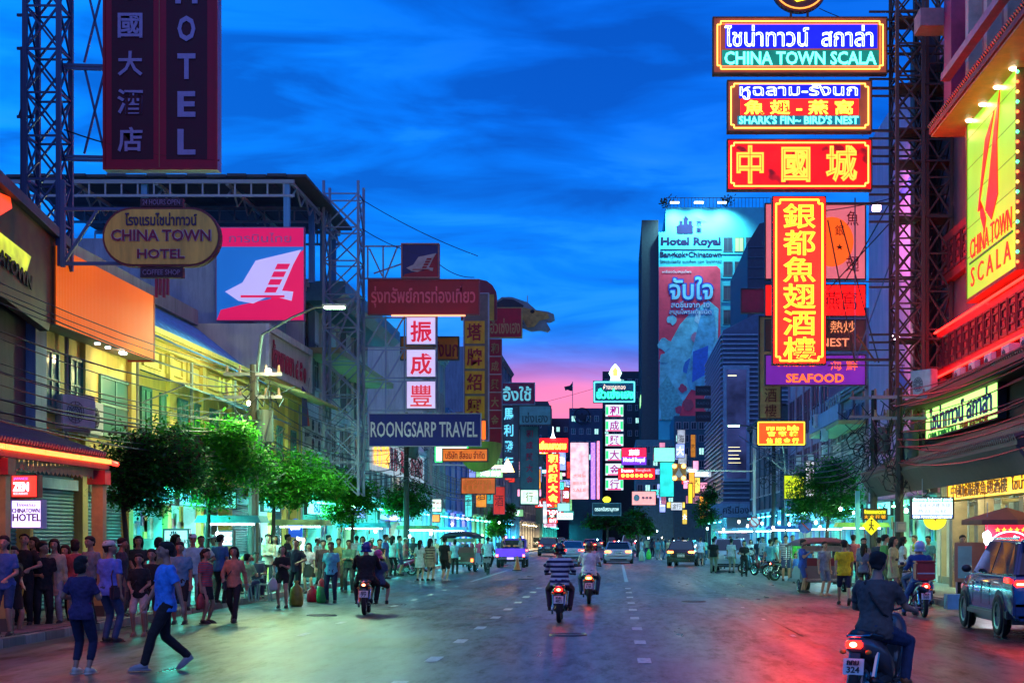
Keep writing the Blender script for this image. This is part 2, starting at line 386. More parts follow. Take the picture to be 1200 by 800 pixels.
for i in range(14): dash(.42, 130 + i * 9, 3); dash(-2.75, 130 + i * 9, 3)
k = struct(g, 'road_markings', wp)
TAR = asphalt((.016, .017, .02), 3)
g = MB()   # mended patches, trench scars and sealed cracks
for x_, y_, a, b in ((-4.6, 27, 1.3, 2.6), (1.6, 31, 1.1, 5), (-1.3, 40, 1.4, 3), (-8.2, 33, 1.6, 6), (2.1, 52, 1, 7), (-4.2, 60, 1.2, 9), (-7.3, 50, 1, 4), (1.2, 76, 1.6, 9), (-2.2, 88, 1.3, 10)): g.quad((x_, y_, .005), (x_ + a, y_, .005), (x_ + a, y_ + b, .005), (x_, y_ + b, .005))
rnk = random.Random(8)
for i in range(26):
    x_, y_ = rnk.uniform(-9.5, 3), rnk.uniform(19, 70); w = .022
    for k in range(14):
        x2, y2 = x_ + rnk.uniform(-.16, .16), y_ + rnk.uniform(.1, .5) * (1 if i % 3 else .3); x2 += 0 if i % 3 else .35
        g.quad((x_ - w, y_, .0065), (x_ + w, y_, .0065), (x2 + w, y2, .0065), (x2 - w, y2, .0065)); x_, y_ = x2, y2
struct(g, 'road_patches', TAR)
g = MB()
for i in range(34): x_ = 3.45 + .06 * math.sin(i * 1.1); g.quad((x_ - .13, 18 + i * 3, .0065), (x_ + .05, 18 + i * 3, .0065), (x_ + .05 + .06 * math.sin(i), 21 + i * 3, .0065), (x_ - .13 + .06 * math.sin(i), 21 + i * 3, .0065))
struct(g, 'road_seam', TAR)
for x_, y_ in ((-.9, 30.5), (-6.9, 38), (2.2, 46), (-3.9, 70)):
    t = thing('manhole_cover', 'round iron manhole cover set in the asphalt', 'manhole cover', (x_, y_, 0), 0, 'manhole covers in the road'); MB().prism([(.33 * math.cos(q * math.pi / 12), .33 * math.sin(q * math.pi / 12)) for q in range(24)], .001, .012, 'z').build('cover', M((.05, .05, .052), .4, .3, 12, .5, .7), t); MB().tube([(.34 * math.cos(q * math.pi / 12), .34 * math.sin(q * math.pi / 12), .008) for q in range(25)], .02, 4, False).build('rim', M((.10, .10, .10), .5), t)
# ================================================================ WINDOWS, SHOPS, HOUSES
WIN = {}
def win_mesh(w, h, nx, nz, sill, fw, fm, pm):
    k = (round(w, 3), round(h, 3), nx, nz, sill, fw, fm, pm)
    if k in WIN: return WIN[k]
    g = MB(); d = .07
    g.box(-w / 2, w / 2, -d, 0, 0, fw).box(-w / 2, w / 2, -d, 0, h - fw, h).box(-w / 2, -w / 2 + fw, -d, 0, fw, h - fw).box(w / 2 - fw, w / 2, -d, 0, fw, h - fw)
    for i in range(1, nx): x_ = -w / 2 + w * i / nx; g.box(x_ - fw * .4, x_ + fw * .4, -d + .012, -.005, fw, h - fw)
    for i in range(1, nz): z_ = h * i / nz; g.box(-w / 2 + fw, w / 2 - fw, -d + .016, -.008, z_ - fw * .35, z_ + fw * .35)
    if sill: g.box(-w / 2 - .08, w / 2 + .08, -.16, -.002, -.07, -.003)
    p = MB().box(-w / 2 + fw, w / 2 - fw, -.03, -.004, fw, h - fw)
    WIN[k] = (g.mesh('window', fm), p.mesh('pane', pm)); return WIN[k]
def window(parent, pos, rz, w, h, fm, pm, nx=2, nz=2, sill=True, fw=.06, name='window'):
    a, b = win_mesh(w, h, nx, nz, sill, fw, fm, pm)
    o = link(name, a, parent); o.location = Vector(pos) - (WM(parent).translation); o.rotation_euler = (0, 0, rz)
    link('pane', b, o); return o
TEAL = M((.10, .34, .33), .5, .2, 2, .1, grime=.35); STEEL = M((.32, .34, .37), .45, .2, 4, .1, .6)
DKG = M((.03, .07, .06), .5); GREENF = M((.03, .16, .13), .5)
FAC = {-1: -13.0, 1: 12.0}
def fo(side, d, X0=None):
    """x at distance d in front (towards the road) of the facade"""
    return (FAC[side] if X0 is None else X0) - side * d
def bx(side, d0, d1, X0=None): return sorted((fo(side, d0, X0), fo(side, d1, X0)))
GOODS = [M(c, .6, .3, 9, .1) for c in ((.5, .07, .05), (.6, .45, .08), (.1, .3, .5), (.55, .5, .45), (.08, .35, .15), (.4, .2, .4))]
SHUT = {}
def shutter(parent, side, y0, y1, z0, z1, m, X0=None, d=-.1):
    n = int((z1 - z0) / .085); g = MB(); x = fo(side, d, X0); s_ = -side
    pts = []
    for i in range(n + 1):
        z_ = z0 + (z1 - z0) * i / n; pts += [(x, z_), (x + s_ * .035, z_ + .03), (x + s_ * .035, z_ + .06)]
    vs = []; fs = []
    for (a, b) in pts: vs += [(a, y0, b), (a, y1, b)]
    for i in range(len(pts) - 1): fs.append((2 * i, 2 * i + 1, 2 * i + 3, 2 * i + 2))
    g.add(vs, fs); s = g.build('roller_shutter', m, parent, world=True)
    MB().box(*sorted((x, x + s_ * .14)), y0, y1, z1 - .25, z1).build('shutter_box', STEEL, s, world=True)
    return s
def shop(parent, side, y0, y1, zt, kind, light, X0=None, sgn=None):
    """ground floor bay: a shutter, or a lit room with tubes, shelves and goods"""
    xo = fo(side, 0, X0); deep = -3.2
    if kind == 'shutter':
        MB().box(*bx(side, -.3, -.22, X0), y0, y1, .15, zt).build('shop_wall', DKG, parent, world=True)
        shutter(parent, side, y0 + .25, y1 - .25, .2, zt - .35, TEAL if light is None else light, X0)
        return
    col, st = light
    rm = MB().box(*bx(side, deep, deep + .05, X0), y0, y1, .15, zt); rm.box(*bx(side, deep, -.1, X0), y0, y0 + .06, .15, zt); rm.box(*bx(side, deep, -.1, X0), y1 - .06, y1, .15, zt)
    rm.box(*bx(side, deep, -.05, X0), y0, y1, zt - .06, zt); rm.build('shop_room', M((.62, .66, .64), .6, .12), parent, world=True)
    for q in (.3, .7):
        yy = y0 + (y1 - y0) * q
        MB().box(*bx(side, deep + .5, -.6, X0), yy - .03, yy + .03, zt - .16, zt - .10).build('tube_lamp', E(col, st), parent, world=True)
    ym = (y0 + y1) / 2; tl_ = MB().box(*bx(side, .30, .38, X0), ym - 1.2, ym + 1.2, zt - .42, zt - .36).build('tube_lamp', E(col, 30, False), parent, world=True)
    lamp_light(parent, (fo(side, .45, X0), ym, zt - .45), st * (5.5 if ym < 130 else 9), col, (.15, 2.4), (0, R(28) * side, 0))
    g = MB(); yy = y0 + .25
    sh = MB()
    for lv in range(4):
        z_ = .5 + lv * .55; sh.box(*bx(side, deep + .06, deep + .5, X0), y0 + .15, y1 - .15, z_, z_ + .03)
        yy = y0 + .2
        while yy < y1 - .4:
            w_ = random.uniform(.1, .3); g.cm = random.randrange(6)
            g.box(*bx(side, deep + .1, deep + random.uniform(.25, .45), X0), yy, yy + w_ * .9, z_ + .03, z_ + .03 + random.uniform(.15, .42)); yy += w_
    sh.build('shelf', STEEL, parent, world=True); g.build('goods', GOODS, parent, world=True, kind='stuff')
    # counter and hanging stock at the mouth of the shop
    g = MB(); g.box(*bx(side, -1.0, -.4, X0), y0 + .5, y1 - 1.2, .15, 1.0); g.build('counter', M((.45, .45, .42), .4), parent, world=True)
    g = MB()
    for i in range(9):
        yy = random.uniform(y0 + .3, y1 - .5); g.cm = random.randrange(6); z_ = random.uniform(1.6, 2.2)
        g.box(*bx(side, -.35, -.3, X0), yy, yy + random.uniform(.2, .4), z_, z_ + random.uniform(.3, .7))
    g.build('hanging_goods', GOODS, parent, world=True, kind='stuff')
def house(name, label, side, y0, y1, z1, wall, floors, bays, fm, pm, wh=(.9, 1.5), shops='', lights=None, zt=3.3, X0=None, deep=12, cor=True, roof=None, nx=2, nz=2, pil=True, shutm=None, gap=0):
    """row house of the street: upper wall, floor bands, pilasters, windows, open ground floor"""
    xf = fo(side, 0, X0)
    t = thing(name, label, 'building', (xf, (y0 + y1) / 2, 0))
    MB().box(*bx(side, -deep, 0, X0), y0, y1, zt, z1).build('wall', wall, t, world=True)
    MB().box(*bx(side, -deep, -3.25, X0), y0 + .05, y1 - .05, .1, zt).build('back_wall', wall, t, world=True)
    bw = (y1 - y0) / bays
    g = MB()
    for i in range(bays + 1):
        yy = y0 + bw * i; a, b = max(y0, yy - .2), min(y1, yy + .2)
        MB().box(*bx(side, -.35, .06, X0), a, b, .12, zt).build('pier', wall, t, world=True)
        if pil: MB().box(*bx(side, 0.001, .13, X0), a, b, zt, z1 - .25).build('pilaster', wall, t, world=True)
    if cor:
        g = MB(); g.box(*bx(side, .002, .34, X0), y0, y1, z1 - .25, z1 - .1).box(*bx(side, .003, .22, X0), y0, y1, z1 - .42, z1 - .25).box(*bx(side, -.3, .42, X0), y0, y1, z1 - .1, z1 + .05)
        g.build('cornice', wall, t, world=True)
    g = MB(); g.box(*bx(side, .002, .2, X0), y0, y1, zt - .02, zt + .22); g.build('string_course', wall, t, world=True)
    for fz in floors:
        for i in range(bays):
            n_ = max(1, round(bw / 2.1))
            for j in range(n_):
                yy = y0 + bw * i + bw * (j + .5) / n_
                window(t, (fo(side, .003, X0), yy, fz), R(90) * -side, min(wh[0], bw / n_ * .7), wh[1], fm, pm, nx, nz)
    for i in range(bays):
        k = shops[i % len(shops)] if shops else None
        if k == 's': shop(t, side, y0 + bw * i + .2, y0 + bw * (i + 1) - .2, zt, 'shutter', shutm, X0)
        elif k == 'o': shop(t, side, y0 + bw * i + .2, y0 + bw * (i + 1) - .2, zt, 'open', lights[i % len(lights)], X0)
    return t
YEL = M((.78, .60, .14), .75, .16, 1.2, .2, grime=.35)
WHT = M((.68, .68, .68), .75, .14, 1.2, .2, grime=.5)
GRY = M((.26, .27, .29), .75, .16, 1.2, .2, grime=.5)
BLUW = M((.16, .22, .30), .7, .16, 1.2, .2, grime=.4)
PAN = GL((.10, .26, .22), .12); PANB = GL((.03, .05, .07), .08); LITW = E((.35, .8, .7), .8, False, .6, 5)
BLUR = M((.12, .30, .62), .45, .3, 3, .15)
CY_ = ((.05, 1, .85), 22); CYB = ((.05, .60, 1), 30); GRN = ((.25, 1, .45), 18); VIO = ((.55, .45, 1), 26); WRM = ((1, .7, .35), 26)
# ---- yellow two storey row on the left
yh = house('yellow_row_house', 'long two storey yellow row house with green windows and a steep blue roof', -1, 35.8, 58.2, 7.55, YEL, [], 6, GREENF, PAN, shops='ssoo so', lights=[CY_, CY_], zt=3.55)
for ya, yb, zb, zc, nx in ((36.7, 37.7, 4.75, 6.15, 2), (38.45, 39.4, 4.75, 6.15, 2), (40.7, 43.3, 4.45, 5.95, 2)):
    window(yh, (-12.997, (ya + yb) / 2, zb), R(90), yb - ya, zc - zb, GREENF, PAN, nx, 2, fw=.09)
for i in range(7):
    ya = 44.7 + i * 1.9
    window(yh, (-12.997, ya, 4.3), R(90), 1.0, 1.65, GREENF, PAN, 2, 3, fw=.07)
g = MB()   # moulded panels over the windows
for i in range(6):
    a = 44.4 + i * 2.3; g.box(-12.999, -12.93, a, a + 1.8, 7.05, 7.1).box(-12.999, -12.93, a, a + 1.8, 6.55, 6.6).box(-12.999, -12.93, a, a + .06, 6.6, 7.05).box(-12.999, -12.93, a + 1.74, a + 1.8, 6.6, 7.05)
g.build('moulding', YEL, yh, world=True)
# roof: corrugated sheets as pieces
rf = MB().prism([(-13.0, 7.5), (-15.2, 9.25), (-15.2, 7.5)], 35.8, 58.2).build('roof', BLUR, yh, world=True)
rs = None
for i in range(28):
    y_ = 35.9 + i * .8
    g = MB(); a, b = (-12.55, 7.28), (-15.25, 9.43)
    n = 6; vs = []
    for j in range(n * 2 + 1):
        h_ = .03 if j % 2 else 0; vs += [(a[0], j * .8 / (2 * n), a[1] + h_), (b[0], j * .8 / (2 * n), b[1] + h_)]
    if rs is None:
        rs = MB().add(vs, [(2 * j, 2 * j + 1, 2 * j + 3, 2 * j + 2) for j in range(2 * n)]).mesh('roof_sheet', BLUR)
    o = link('roof_sheet', rs, rf); o.location = Vector((0, y_, random.uniform(0, .02))) - yh.location
MB().box(-15.8, -15.0, 35.8, 58.2, 9.42, 9.95).build('ridge_cap', GRY, yh, world=True)
# sheet metal awnings over the windows
for i in range(5):
    y_ = 44.2 + i * 2.9
    g = MB(); s0 = (-12.98, 6.42); s1 = (-11.75 + .1 * (i % 2), 5.98 - .05 * (i % 3))
    g.prism([s0, s1, (s1[0], s1[1] - .04), (s0[0], s0[1] - .04)], y_, y_ + 2.82); g.build('awning_sheet', M((.08, .20, .26), .45, .3, 3, .15, .4), yh, world=True)
    bar(yh, (-12.98, y_ + .1, 5.5), (s1[0] + -.05, y_ + .1, s1[1]), .018, STEEL, 'awning_strut')
MB().cbox((-13.05, 36.1, 5.6), (.5, .7, 3.9)).build('corner_pier', M((.16, .30, .45), .7, .2, 1, .2, grime=.4), yh, world=True)
# ---- near left block (dark) with the sloping tile awning, neon edge and columns
nb = thing('corner_shop_building', 'dark grey corner building behind the neon edged awning, cut by the picture edge', 'building', (-13, 30, 0))
MB().box(-22, -13.0, 20, 35.7, 3.4, 8.2).build('wall', M((.10, .075, .085), .8, .25, 1, .3, grime=.5), nb, world=True)
MB().box(-22, -14.6, 20, 35.7, .1, 3.4).build('back_wall', GRY, nb, world=True)
MB().box(-26, -14.0, 33, 36, 8.2, 19).build('stair_tower', M((.30, .16, .17), .8, .2, 1, .2, grime=.4), nb, world=True)
MB().box(-22, -13.45, 29, 32.9, 8.2, 14).build('upper_wall', M((.03, .03, .045), .8), nb, world=True)
for i in range(9): MB().box(-14.02, -13.93, 33, 36.03, 8.8 + i * 1.1, 8.86 + i * 1.1).build('ledge', M((.05, .03, .05)), nb, world=True)
for (a, b) in ((27.5, 30.9), (31.1, 34.1), (34.3, 35.6)): shutter(nb, -1, a, b, .2, 3.0, TEAL, X0=-13.1)
MB().box(-13.35, -13.22, 24, 35.7, .15, 3.4).build('shop_wall', DKG, nb, world=True)
aw = thing('tiled_awning', 'purple tiled awning over the near left pavement with a glowing orange tube along its edge', 'awning', (-13, 30, 3.4))
PT = M((.12, .05, .13), .5, .3, 5, .2)
MB().prism([(-13.02, 4.25), (-10.95, 3.56), (-10.95, 3.44), (-13.02, 3.44)], 22, 34.7).build('deck', M((.12, .08, .08), .7), aw, world=True)
tm = MB().tube([(-13.0, 0, 4.30), (-11.9, 0, 3.93), (-10.88, 0, 3.6)], .055, 6).mesh('roof_tile_row', PT)
for i in range(78):
    o = link('roof_tile_row', tm, aw); o.location = Vector((0, 23 + i * .15, 0)) - aw.location
MB().box(-10.98, -10.86, 22, 34.75, 3.28, 3.50).build('fascia', M((.20, .10, .09), .6), aw, world=True)
for i in range(6): MB().box(-10.85, -10.78, 22.6 + i * 2.02, 24.55 + i * 2.02, 3.40, 3.49).build('orange_tube', E((1, .09, .015), 4.5), aw, world=True)
MB().tube([(-10.85, 34.8, 3.44), (-10.85, 35.25, 3.42)], .05).build('orange_tube', E((1, .02, .01), 4), aw, world=True)
for y_ in (26, 33): lamp_light(aw, (-10.6, y_, 3.3), 11, (1, .10, .10), (.2, 4), (0, R(-25), 0))
MB().box(-12.9, -11.0, 22, 34.6, 3.385, 3.43).build('soffit', M((.5, .42, .25), .5), aw, world=True)
for i in range(7): MB().box(-12.3, -11.3, 23 + i * 1.8, 23.07 + i * 1.8, 3.33, 3.37).build('soffit_lamp', E((1, .55, .16), 5), aw, world=True)
g = MB()   # scalloped pelmet
for i in range(50): g.prism([(0, 0), (.23, 0), (.23, .16), (.115, .24), (0, .16)], 0, .02, 'x'); 
g = MB()
for i in range(52):
    y_ = 22.2 + i * .24; g.add([(-11.0, y_, 3.30), (-11.0, y_ + .235, 3.30), (-11.0, y_ + .235, 3.12), (-11.0, y_ + .12, 3.05), (-11.0, y_, 3.12)], [(0, 1, 2, 3, 4)])
g.build('pelmet', M((.62, .48, .18), .7), aw, world=True)
for i, y_ in enumerate((28.85, 34.3)):
    c = MB().box(-11.06, -10.82, y_ - .12, y_ + .12, .15, 3.1).build('column', M((.55, .38, .12), .5), aw, world=True)
    MB().box(-11.13, -10.75, y_ - .19, y_ + .19, 2.95, 3.25).build('capital', M((.5, .03, .03), .5), c, world=True)
    MB().box(-11.11, -10.77, y_ - .17, y_ + .17, .15, .4).build('plinth', M((.1, .08, .06), .5), c, world=True)
# ---- white shop with a red Thai name, parapet wall
wh = house('white_gold_shop', 'cream shop house whose parapet carries a red Thai name', -1, 58.4, 66.5, 7.7, YEL, [4.6], 3, GREENF, PAN, shops='os o', lights=[CY_, VIO], zt=3.5)
CRM = M((.60, .52, .42), .7, .1, 1, .15, grime=.3)
MB().box(-16, -12.6, 58.3, 66.7, 7.72, 9.5).build('parapet', CRM, wh, world=True)
g = MB(); g.box(-12.6, -12.48, 58.3, 66.7, 9.25, 9.5).box(-12.6, -12.5, 58.3, 66.7, 7.72, 7.92).box(-12.6, -12.49, 58.3, 58.6, 7.92, 9.25).box(-12.6, -12.49, 66.4, 66.7, 7.92, 9.25)
g.build('parapet_frame', M((.66, .60, .54), .7), wh, world=True)
MB().box(-22, -16, 58.3, 66.7, 7.6, 10.1).build('side_wall', M((.25, .33, .40), .7, .2, 1, .2, grime=.4), wh, world=True)
o = letters(wh, 'ห้างขายยา ๔ ๕ ๑', 0, 0, 6.4, 1.05, M((.55, .02, .06), .5), 0, off=.03, name='shop_name')
o.rotation_euler = (0, 0, R(90)); o.location = Vector((-12.56, 62.5, 8.55)) - wh.location
MB().prism([(-12.99, 7.66), (-11.2, 7.05), (-11.2, 6.98), (-12.99, 7.5)], 58.4, 68).build('canopy', M((.40, .36, .12), .7), wh, world=True)
for i_ in range(4): window(wh, (-16.9 - i_ * 1.35, 58.298, 8.1), 0, .95, 1.4, STEEL, PANB, 2, 2)
MB().box(-22, -15.9, 58.1, 58.3, 9.95, 10.15).build('coping', GRY, wh, world=True)
# ---- building with the open steel roof shed
gb = house('shed_roof_building', 'tall pale grey building with dirty walls under an open steel roof shed', -1, 66.8, 84, 12.4, WHT, [4.9, 8.2], 4, STEEL, PANB, wh=(1.1, 2.0), shops='oo', lights=[CY_, CY_, GRN], zt=3.7, pil=True)
MB().box(-30, -13.6, 60.7, 66.9, 9.6, 13).build('front_wall', M((.33, .34, .40), .75, .2, 1, .2, grime=.5), gb, world=True)
for i in range(4): MB().box(-12.86 + .003 * i, -12.84 + .02, 67.6 + i * 4, 69 + i * 4, 7.6, 12).build('stain_panel', M((.10, .10, .12), .8), gb, world=True)
MB().box(-13, -11.4, 66.9, 83, 9.4, 9.65).build('balcony', M((.35, .30, .16), .7), gb, world=True)
g = MB(); g.prism([(-13.5, 12.4), (-11.2, 12.4), (-11.2, 11.9), (-11.6, 11.6), (-13.5, 11.6)], 67, 84); g.build('curved_eave', M((.10, .28, .36), .5), gb, world=True)
SH = M((.045, .05, .07), .7, .3, 2, .2); GS = M((.30, .33, .40), .6, .2)
sd = thing('steel_roof_shed', 'open rusty steel roof shed on posts standing on top of the pale building', 'roof shed', (-16, 65, 12.4))
g = MB()
for i in range(15):
    a = -22.5 + i * .74; g.box(a, a + .7, 59.8, 70.3, 15.1 + .03 * (i % 2), 15.2 + .03 * (i % 2))
g.build('roof', SH, sd, world=True)
for y_ in (60, 65, 70):
    bar(sd, (-22.5, y_, 14.97), (-11.9, y_, 14.97), .07, GS, 'chord'); bar(sd, (-22.5, y_, 14.45), (-11.9, y_, 14.45), .045, GS, 'chord')
    for i in range(18): bar(sd, (-22.5 + i * .6, y_, 14.45), (-22.5 + i * .6, y_, 14.95), .028, GS, 'web')
for x_ in (-12, -14.4, -17, -20): 
    bar(sd, (x_, 60, 14.9), (x_, 70.2, 14.9), .06, GS, 'purlin')
    for i in range(12): bar(sd, (x_, 60 + i * .85, 14.4 + .5 * (i % 2)), (x_, 60.85 + i * .85, 14.9 - .5 * (i % 2)), .03, GS, 'web')
for x_, y_ in ((-12.2, 60.1), (-12.2, 65), (-12.2, 70), (-17.5, 60.2), (-22, 60.2), (-12.2, 67.5)): bar(sd, (x_, y_, 12.0), (x_, y_, 15), .11, M((.09, .28, .5), .5), 'post')
# air conditioners
def ac(x, y, z, rz, label, group, w=.85, h=.62):
    t = thing('air_conditioner', label, 'air conditioner', (x, y, z), rz, group)
    MB().box(-w / 2, w / 2, 0, .32, 0, h).build('casing', M((.55, .56, .55), .5, .15, 4, .05), t, bevel=.02)
    g = MB()
    for k in range(12): a = k * math.pi / 6; g.tube([(-.12 + .05 * math.cos(a), -.012, h / 2 + .05 * math.sin(a)), (-.12 + .24 * math.cos(a), -.012, h / 2 + .24 * math.sin(a))], .008, 4)
    for rr in (.12, .18, .25):
        g.tube([(-.12 + rr * math.cos(q * math.pi / 8), -.014, h / 2 + rr * math.sin(q * math.pi / 8)) for q in range(17)], .008, 4, False)
    g.build('fan_grille', M((.08, .08, .09), .5), t)
    bar(t, (-w / 2 + .1, .1, -.03), (w / 2 - .1, .1, -.03), .025, STEEL, 'bracket', False)
    return t
ac(-12.55, 37.9, 4.35, R(60), 'white air conditioner with round fan grille between the green windows of the yellow house', None, 1.0, .8)
ac(-12.55, 39.2, 4.3, R(90), 'grey air conditioner hung beside the white one on the yellow house', None, 1.0, .8)
for i in range(6): ac(-12.7, 68 + i % 3 * 1.4, 5.4 + (i // 3) * .8, R(90), f"{('front', 'middle', 'far')[i % 3]} air conditioner in the {('lower', 'upper')[i // 3]} row on the pale wall", 'air conditioners stacked on the pale wall')
# ---- further houses on the left
LB = [  # name, label, y0, y1, z1, wall, floors, bays, shops
 ('parapet_shop', 'low shop house whose parapet carries yellow and red raised letters', 84.3, 108, 7.3, WHT, [4.5], 6, 'ooo', [CY_, CYB, CY_]),
 ('pale_green_building', 'pale green lit building with a tall blank pillar beside the hanging name signs', 108.2, 122, 15, M((.34, .42, .38), .7, .15, 1, .2, grime=.4), [4.6, 7.8, 11], 4, 'oo', [CYB, CY_]),
 ('blue_shop_block', 'blue painted corner block with glowing shop front', 122.2, 145, 11.5, M((.05, .14, .40), .5, .2), [5, 8.3], 5, 'oo', [CYB, VIO]),
 ('brown_shop_block', 'brown shop block behind the gold half round sign', 145.2, 170, 13, M((.30, .22, .14), .7, .2, grime=.4), [5, 8.3], 5, 'oo', [GRN, CY_]),
]
for nm, lb, y0, y1, z1, wl, fl, by, sp_, li in LB: house(nm, lb, -1, y0, y1, z1, wl, fl, by, STEEL, PANB, shops=sp_, lights=li, zt=3.7)
house('slate_blue_tower', 'slate blue office tower behind the hexagonal maroon sign', -1, 170.5, 200, 21.8, BLUW, [5, 8.5, 12, 15.5, 18.6], 6, STEEL, PANB, shops='o', lights=[CYB], zt=3.7)
FAC[-1] = -12.0
house('dim_terrace', 'dim terrace of old shop houses beyond the slate tower', -1, 200.5, 240, 15, GRY, [5, 8.5, 12], 6, STEEL, PANB, shops='o', lights=[WRM], zt=3.7)
house('teal_terrace', 'teal terrace of shops low at the bend of the street', -1, 240.5, 300, 14, M((.08, .26, .28), .7), [5, 8.5], 8, STEEL, PANB, shops='o', lights=[CY_], zt=3.7, X0=-11)
FAC[-1] = -13.0
# ================================================================ RIGHT SIDE
RED = M((.50, .02, .02), .5, .2, 2, .1); DRED = M((.22, .015, .02), .6, .25, 3, .2); BRN = M((.20, .11, .08), .7, .2, grime=.3)
sc = thing('restaurant_building', 'red and brown restaurant building with tiled eaves and a glowing green panel', 'building', (12, 50, 0))
MB().box(12.0, 30, 36, 60.5, 3.9, 19.5).build('wall', M((.26, .09, .10), .7, .2, 1, .2, grime=.3), sc, world=True)
MB().box(15.6, 30, 36, 60.4, .1, 3.9).build('back_wall', M((.5, .5, .45), .7), sc, world=True)
for i in range(7):   # upper colonnade
    c = MB().box(11.3, 11.75, 39 + i * 2.6, 39.45 + i * 2.6, 15.6, 20.5).build('column', M((.60, .42, .34), .6), sc, world=True)
MB().box(11.2, 11.9, 54.2, 55.4, 15.6, 22).build('corner_column', M((.42, .03, .10), .5), sc, world=True)
MB().box(10.4, 30, 55.4, 56.6, 19.3, 19.9).build('balcony_slab', M((.45, .2, .2), .6), sc, world=True)
def tiled_eave(parent, y0, y1, xi, zi, xo, zo, m, n, name='roof_tile_row', r=.07, fas=None, sof=None, edge=True):
    """pitched eave: deck, half round tile rows as pieces, round tile ends, fascia and soffit"""
    MB().prism([(xi, zi), (xo, zo), (xo, zo - .18), (xi, zo - .18)], y0, y1).build('eave_deck', fas or M((.08, .05, .05)), parent, world=True)
    pts = [(xi, 0, zi + .03), ((xi + xo) / 2, 0, (zi + zo) / 2 - .04 * abs(zi - zo)), (xo - .04, 0, zo + .04)]
    g = MB(); g.tube(pts, [r, r, r], 6)
    for q in range(1, 9):
        f = q / 9; p = [pts[0][j] + (pts[2][j] - pts[0][j]) * f for j in range(3)]; g.cbox((p[0], 0, p[2] + .01), (.03, r * 2.4, r * 2.2))
    me = g.mesh(name, m); dy = (y1 - y0) / n
    for i in range(n):
        o = link(name, me, parent); o.location = Vector((0, y0 + dy * (i + .5), 0)) - parent.location
    if sof: MB().box(*sorted((xi, xo + .06 * (1 if xi > xo else -1))), y0, y1, zo - .26, zo - .20).build('soffit', sof, parent, world=True)
TGR = M((.05, .07, .06), .4, .3, 5, .2); TRD = M((.20, .05, .045), .45, .35, 6, .25)
tiled_eave(sc, 38, 53.6, 12.0, 16.9, 10.35, 15.3, TGR, 70, sof=M((.60, .22, .08), .5), fas=M((.32, .05, .03)))
MB().box(10.75, 11.05, 38, 53.7, 16.9, 17.15).build('parapet_tiles', M((.45, .14, .2), .5), sc, world=True)
for i in range(6): MB().ell((11.2, 51.4 - i * 1.9, 15.02), (.13, .13, .05), 8, 5).build('downlight', E((1, .75, .5), 10), sc, world=True)
for i in range(4): MB().ell((11.7, 52.4 - i * 1.9, 15.02), (.12, .12, .05), 8, 5).build('downlight', E((1, .75, .5), 12), sc, world=True)
for y_ in (42, 46, 50, 53): lamp_light(sc, (11.0, y_, 14.95), 9, (1, .55, .25), (.3, 1.5))
for y_ in (41, 45, 49, 53, 57): lamp_light(sc, (11.2, y_, 3.7), 120, (.75, 1, .55), (.2, 2.5), (0, R(35), 0))
# lower red lattice band
MB().box(11.55, 12.0, 38, 58.5, 7.55, 9.1).build('red_band', RED, sc, world=True)
MB().box(11.75, 12.0, 52.8, 58.5, 10.9, 12.6).build('red_band', RED, sc, world=True)
fret = MB(); 
for (a, b, c, d) in ((0, .9, 0, .07), (0, .9, 1.03, 1.1), (0, .07, .07, 1.03), (.83, .9, .07, 1.03), (.2, .7, .25, .31), (.2, .7, .8, .86), (.2, .26, .31, .55), (.64, .7, .5, .8), (.35, .55, .5, .56)): fret.box(-.05, 0, a, b, c, d)
fm_ = fret.mesh('fret_panel', M((.17, .01, .015), .5))
for i in range(19):
    o = link('fret_panel', fm_, sc); o.location = Vector((11.548, 38.3 + i * 1.05, 7.78)) - sc.location
for i in range(5):
    o = link('fret_panel', fm_, sc); o.location = Vector((11.748, 53 + i * 1.08, 11.2)) - sc.location
for z_ in (7.5, 9.12): MB().box(11.42, 11.5, 38.2, 58.3, z_, z_ + .05).build('red_tube', E((1, .01, .006), 7), sc, world=True)
for i in range(9): MB().box(11.35, 11.54, 40 + i * 2.1, 40.06 + i * 2.1, 6.9, 7.4).build('rail_post', DRED, sc, world=True)
for i in range(5): ac(11.2, 44.5 + i * 2.2, 6.62, R(-90), f'{NEAR[i]} air conditioner of the row under the red fret band', 'air conditioners under the red fret band', .95, .75)
ac(10.7, 57.0, 6.7, R(-60), 'boxy white air conditioner at the end of the tiled roof beside the steel tower', None, 1.1, 1.0)
tiled_eave(sc, 39, 60.3, 12.0, 7.25, 10.3, 6.55, TRD, 90, fas=M((.10, .04, .03)))
tiled_eave(sc, 38, 62.0, 11.9, 5.25, 9.4, 4.15, TRD, 110, fas=M((.09, .05, .04)), sof=M((.22, .15, .11), .7), r=.085)
MB().prism([(9.35, 4.0), (9.45, 4.0), (9.9, 3.35), (9.8, 3.35)], 38, 62).build('valance', M((.10, .07, .07), .8), sc, world=True)
MB().box(11.5, 11.98, 38, 60.3, 5.2, 6.6).build('sign_band', M((.06, .03, .03), .8), sc, world=True)
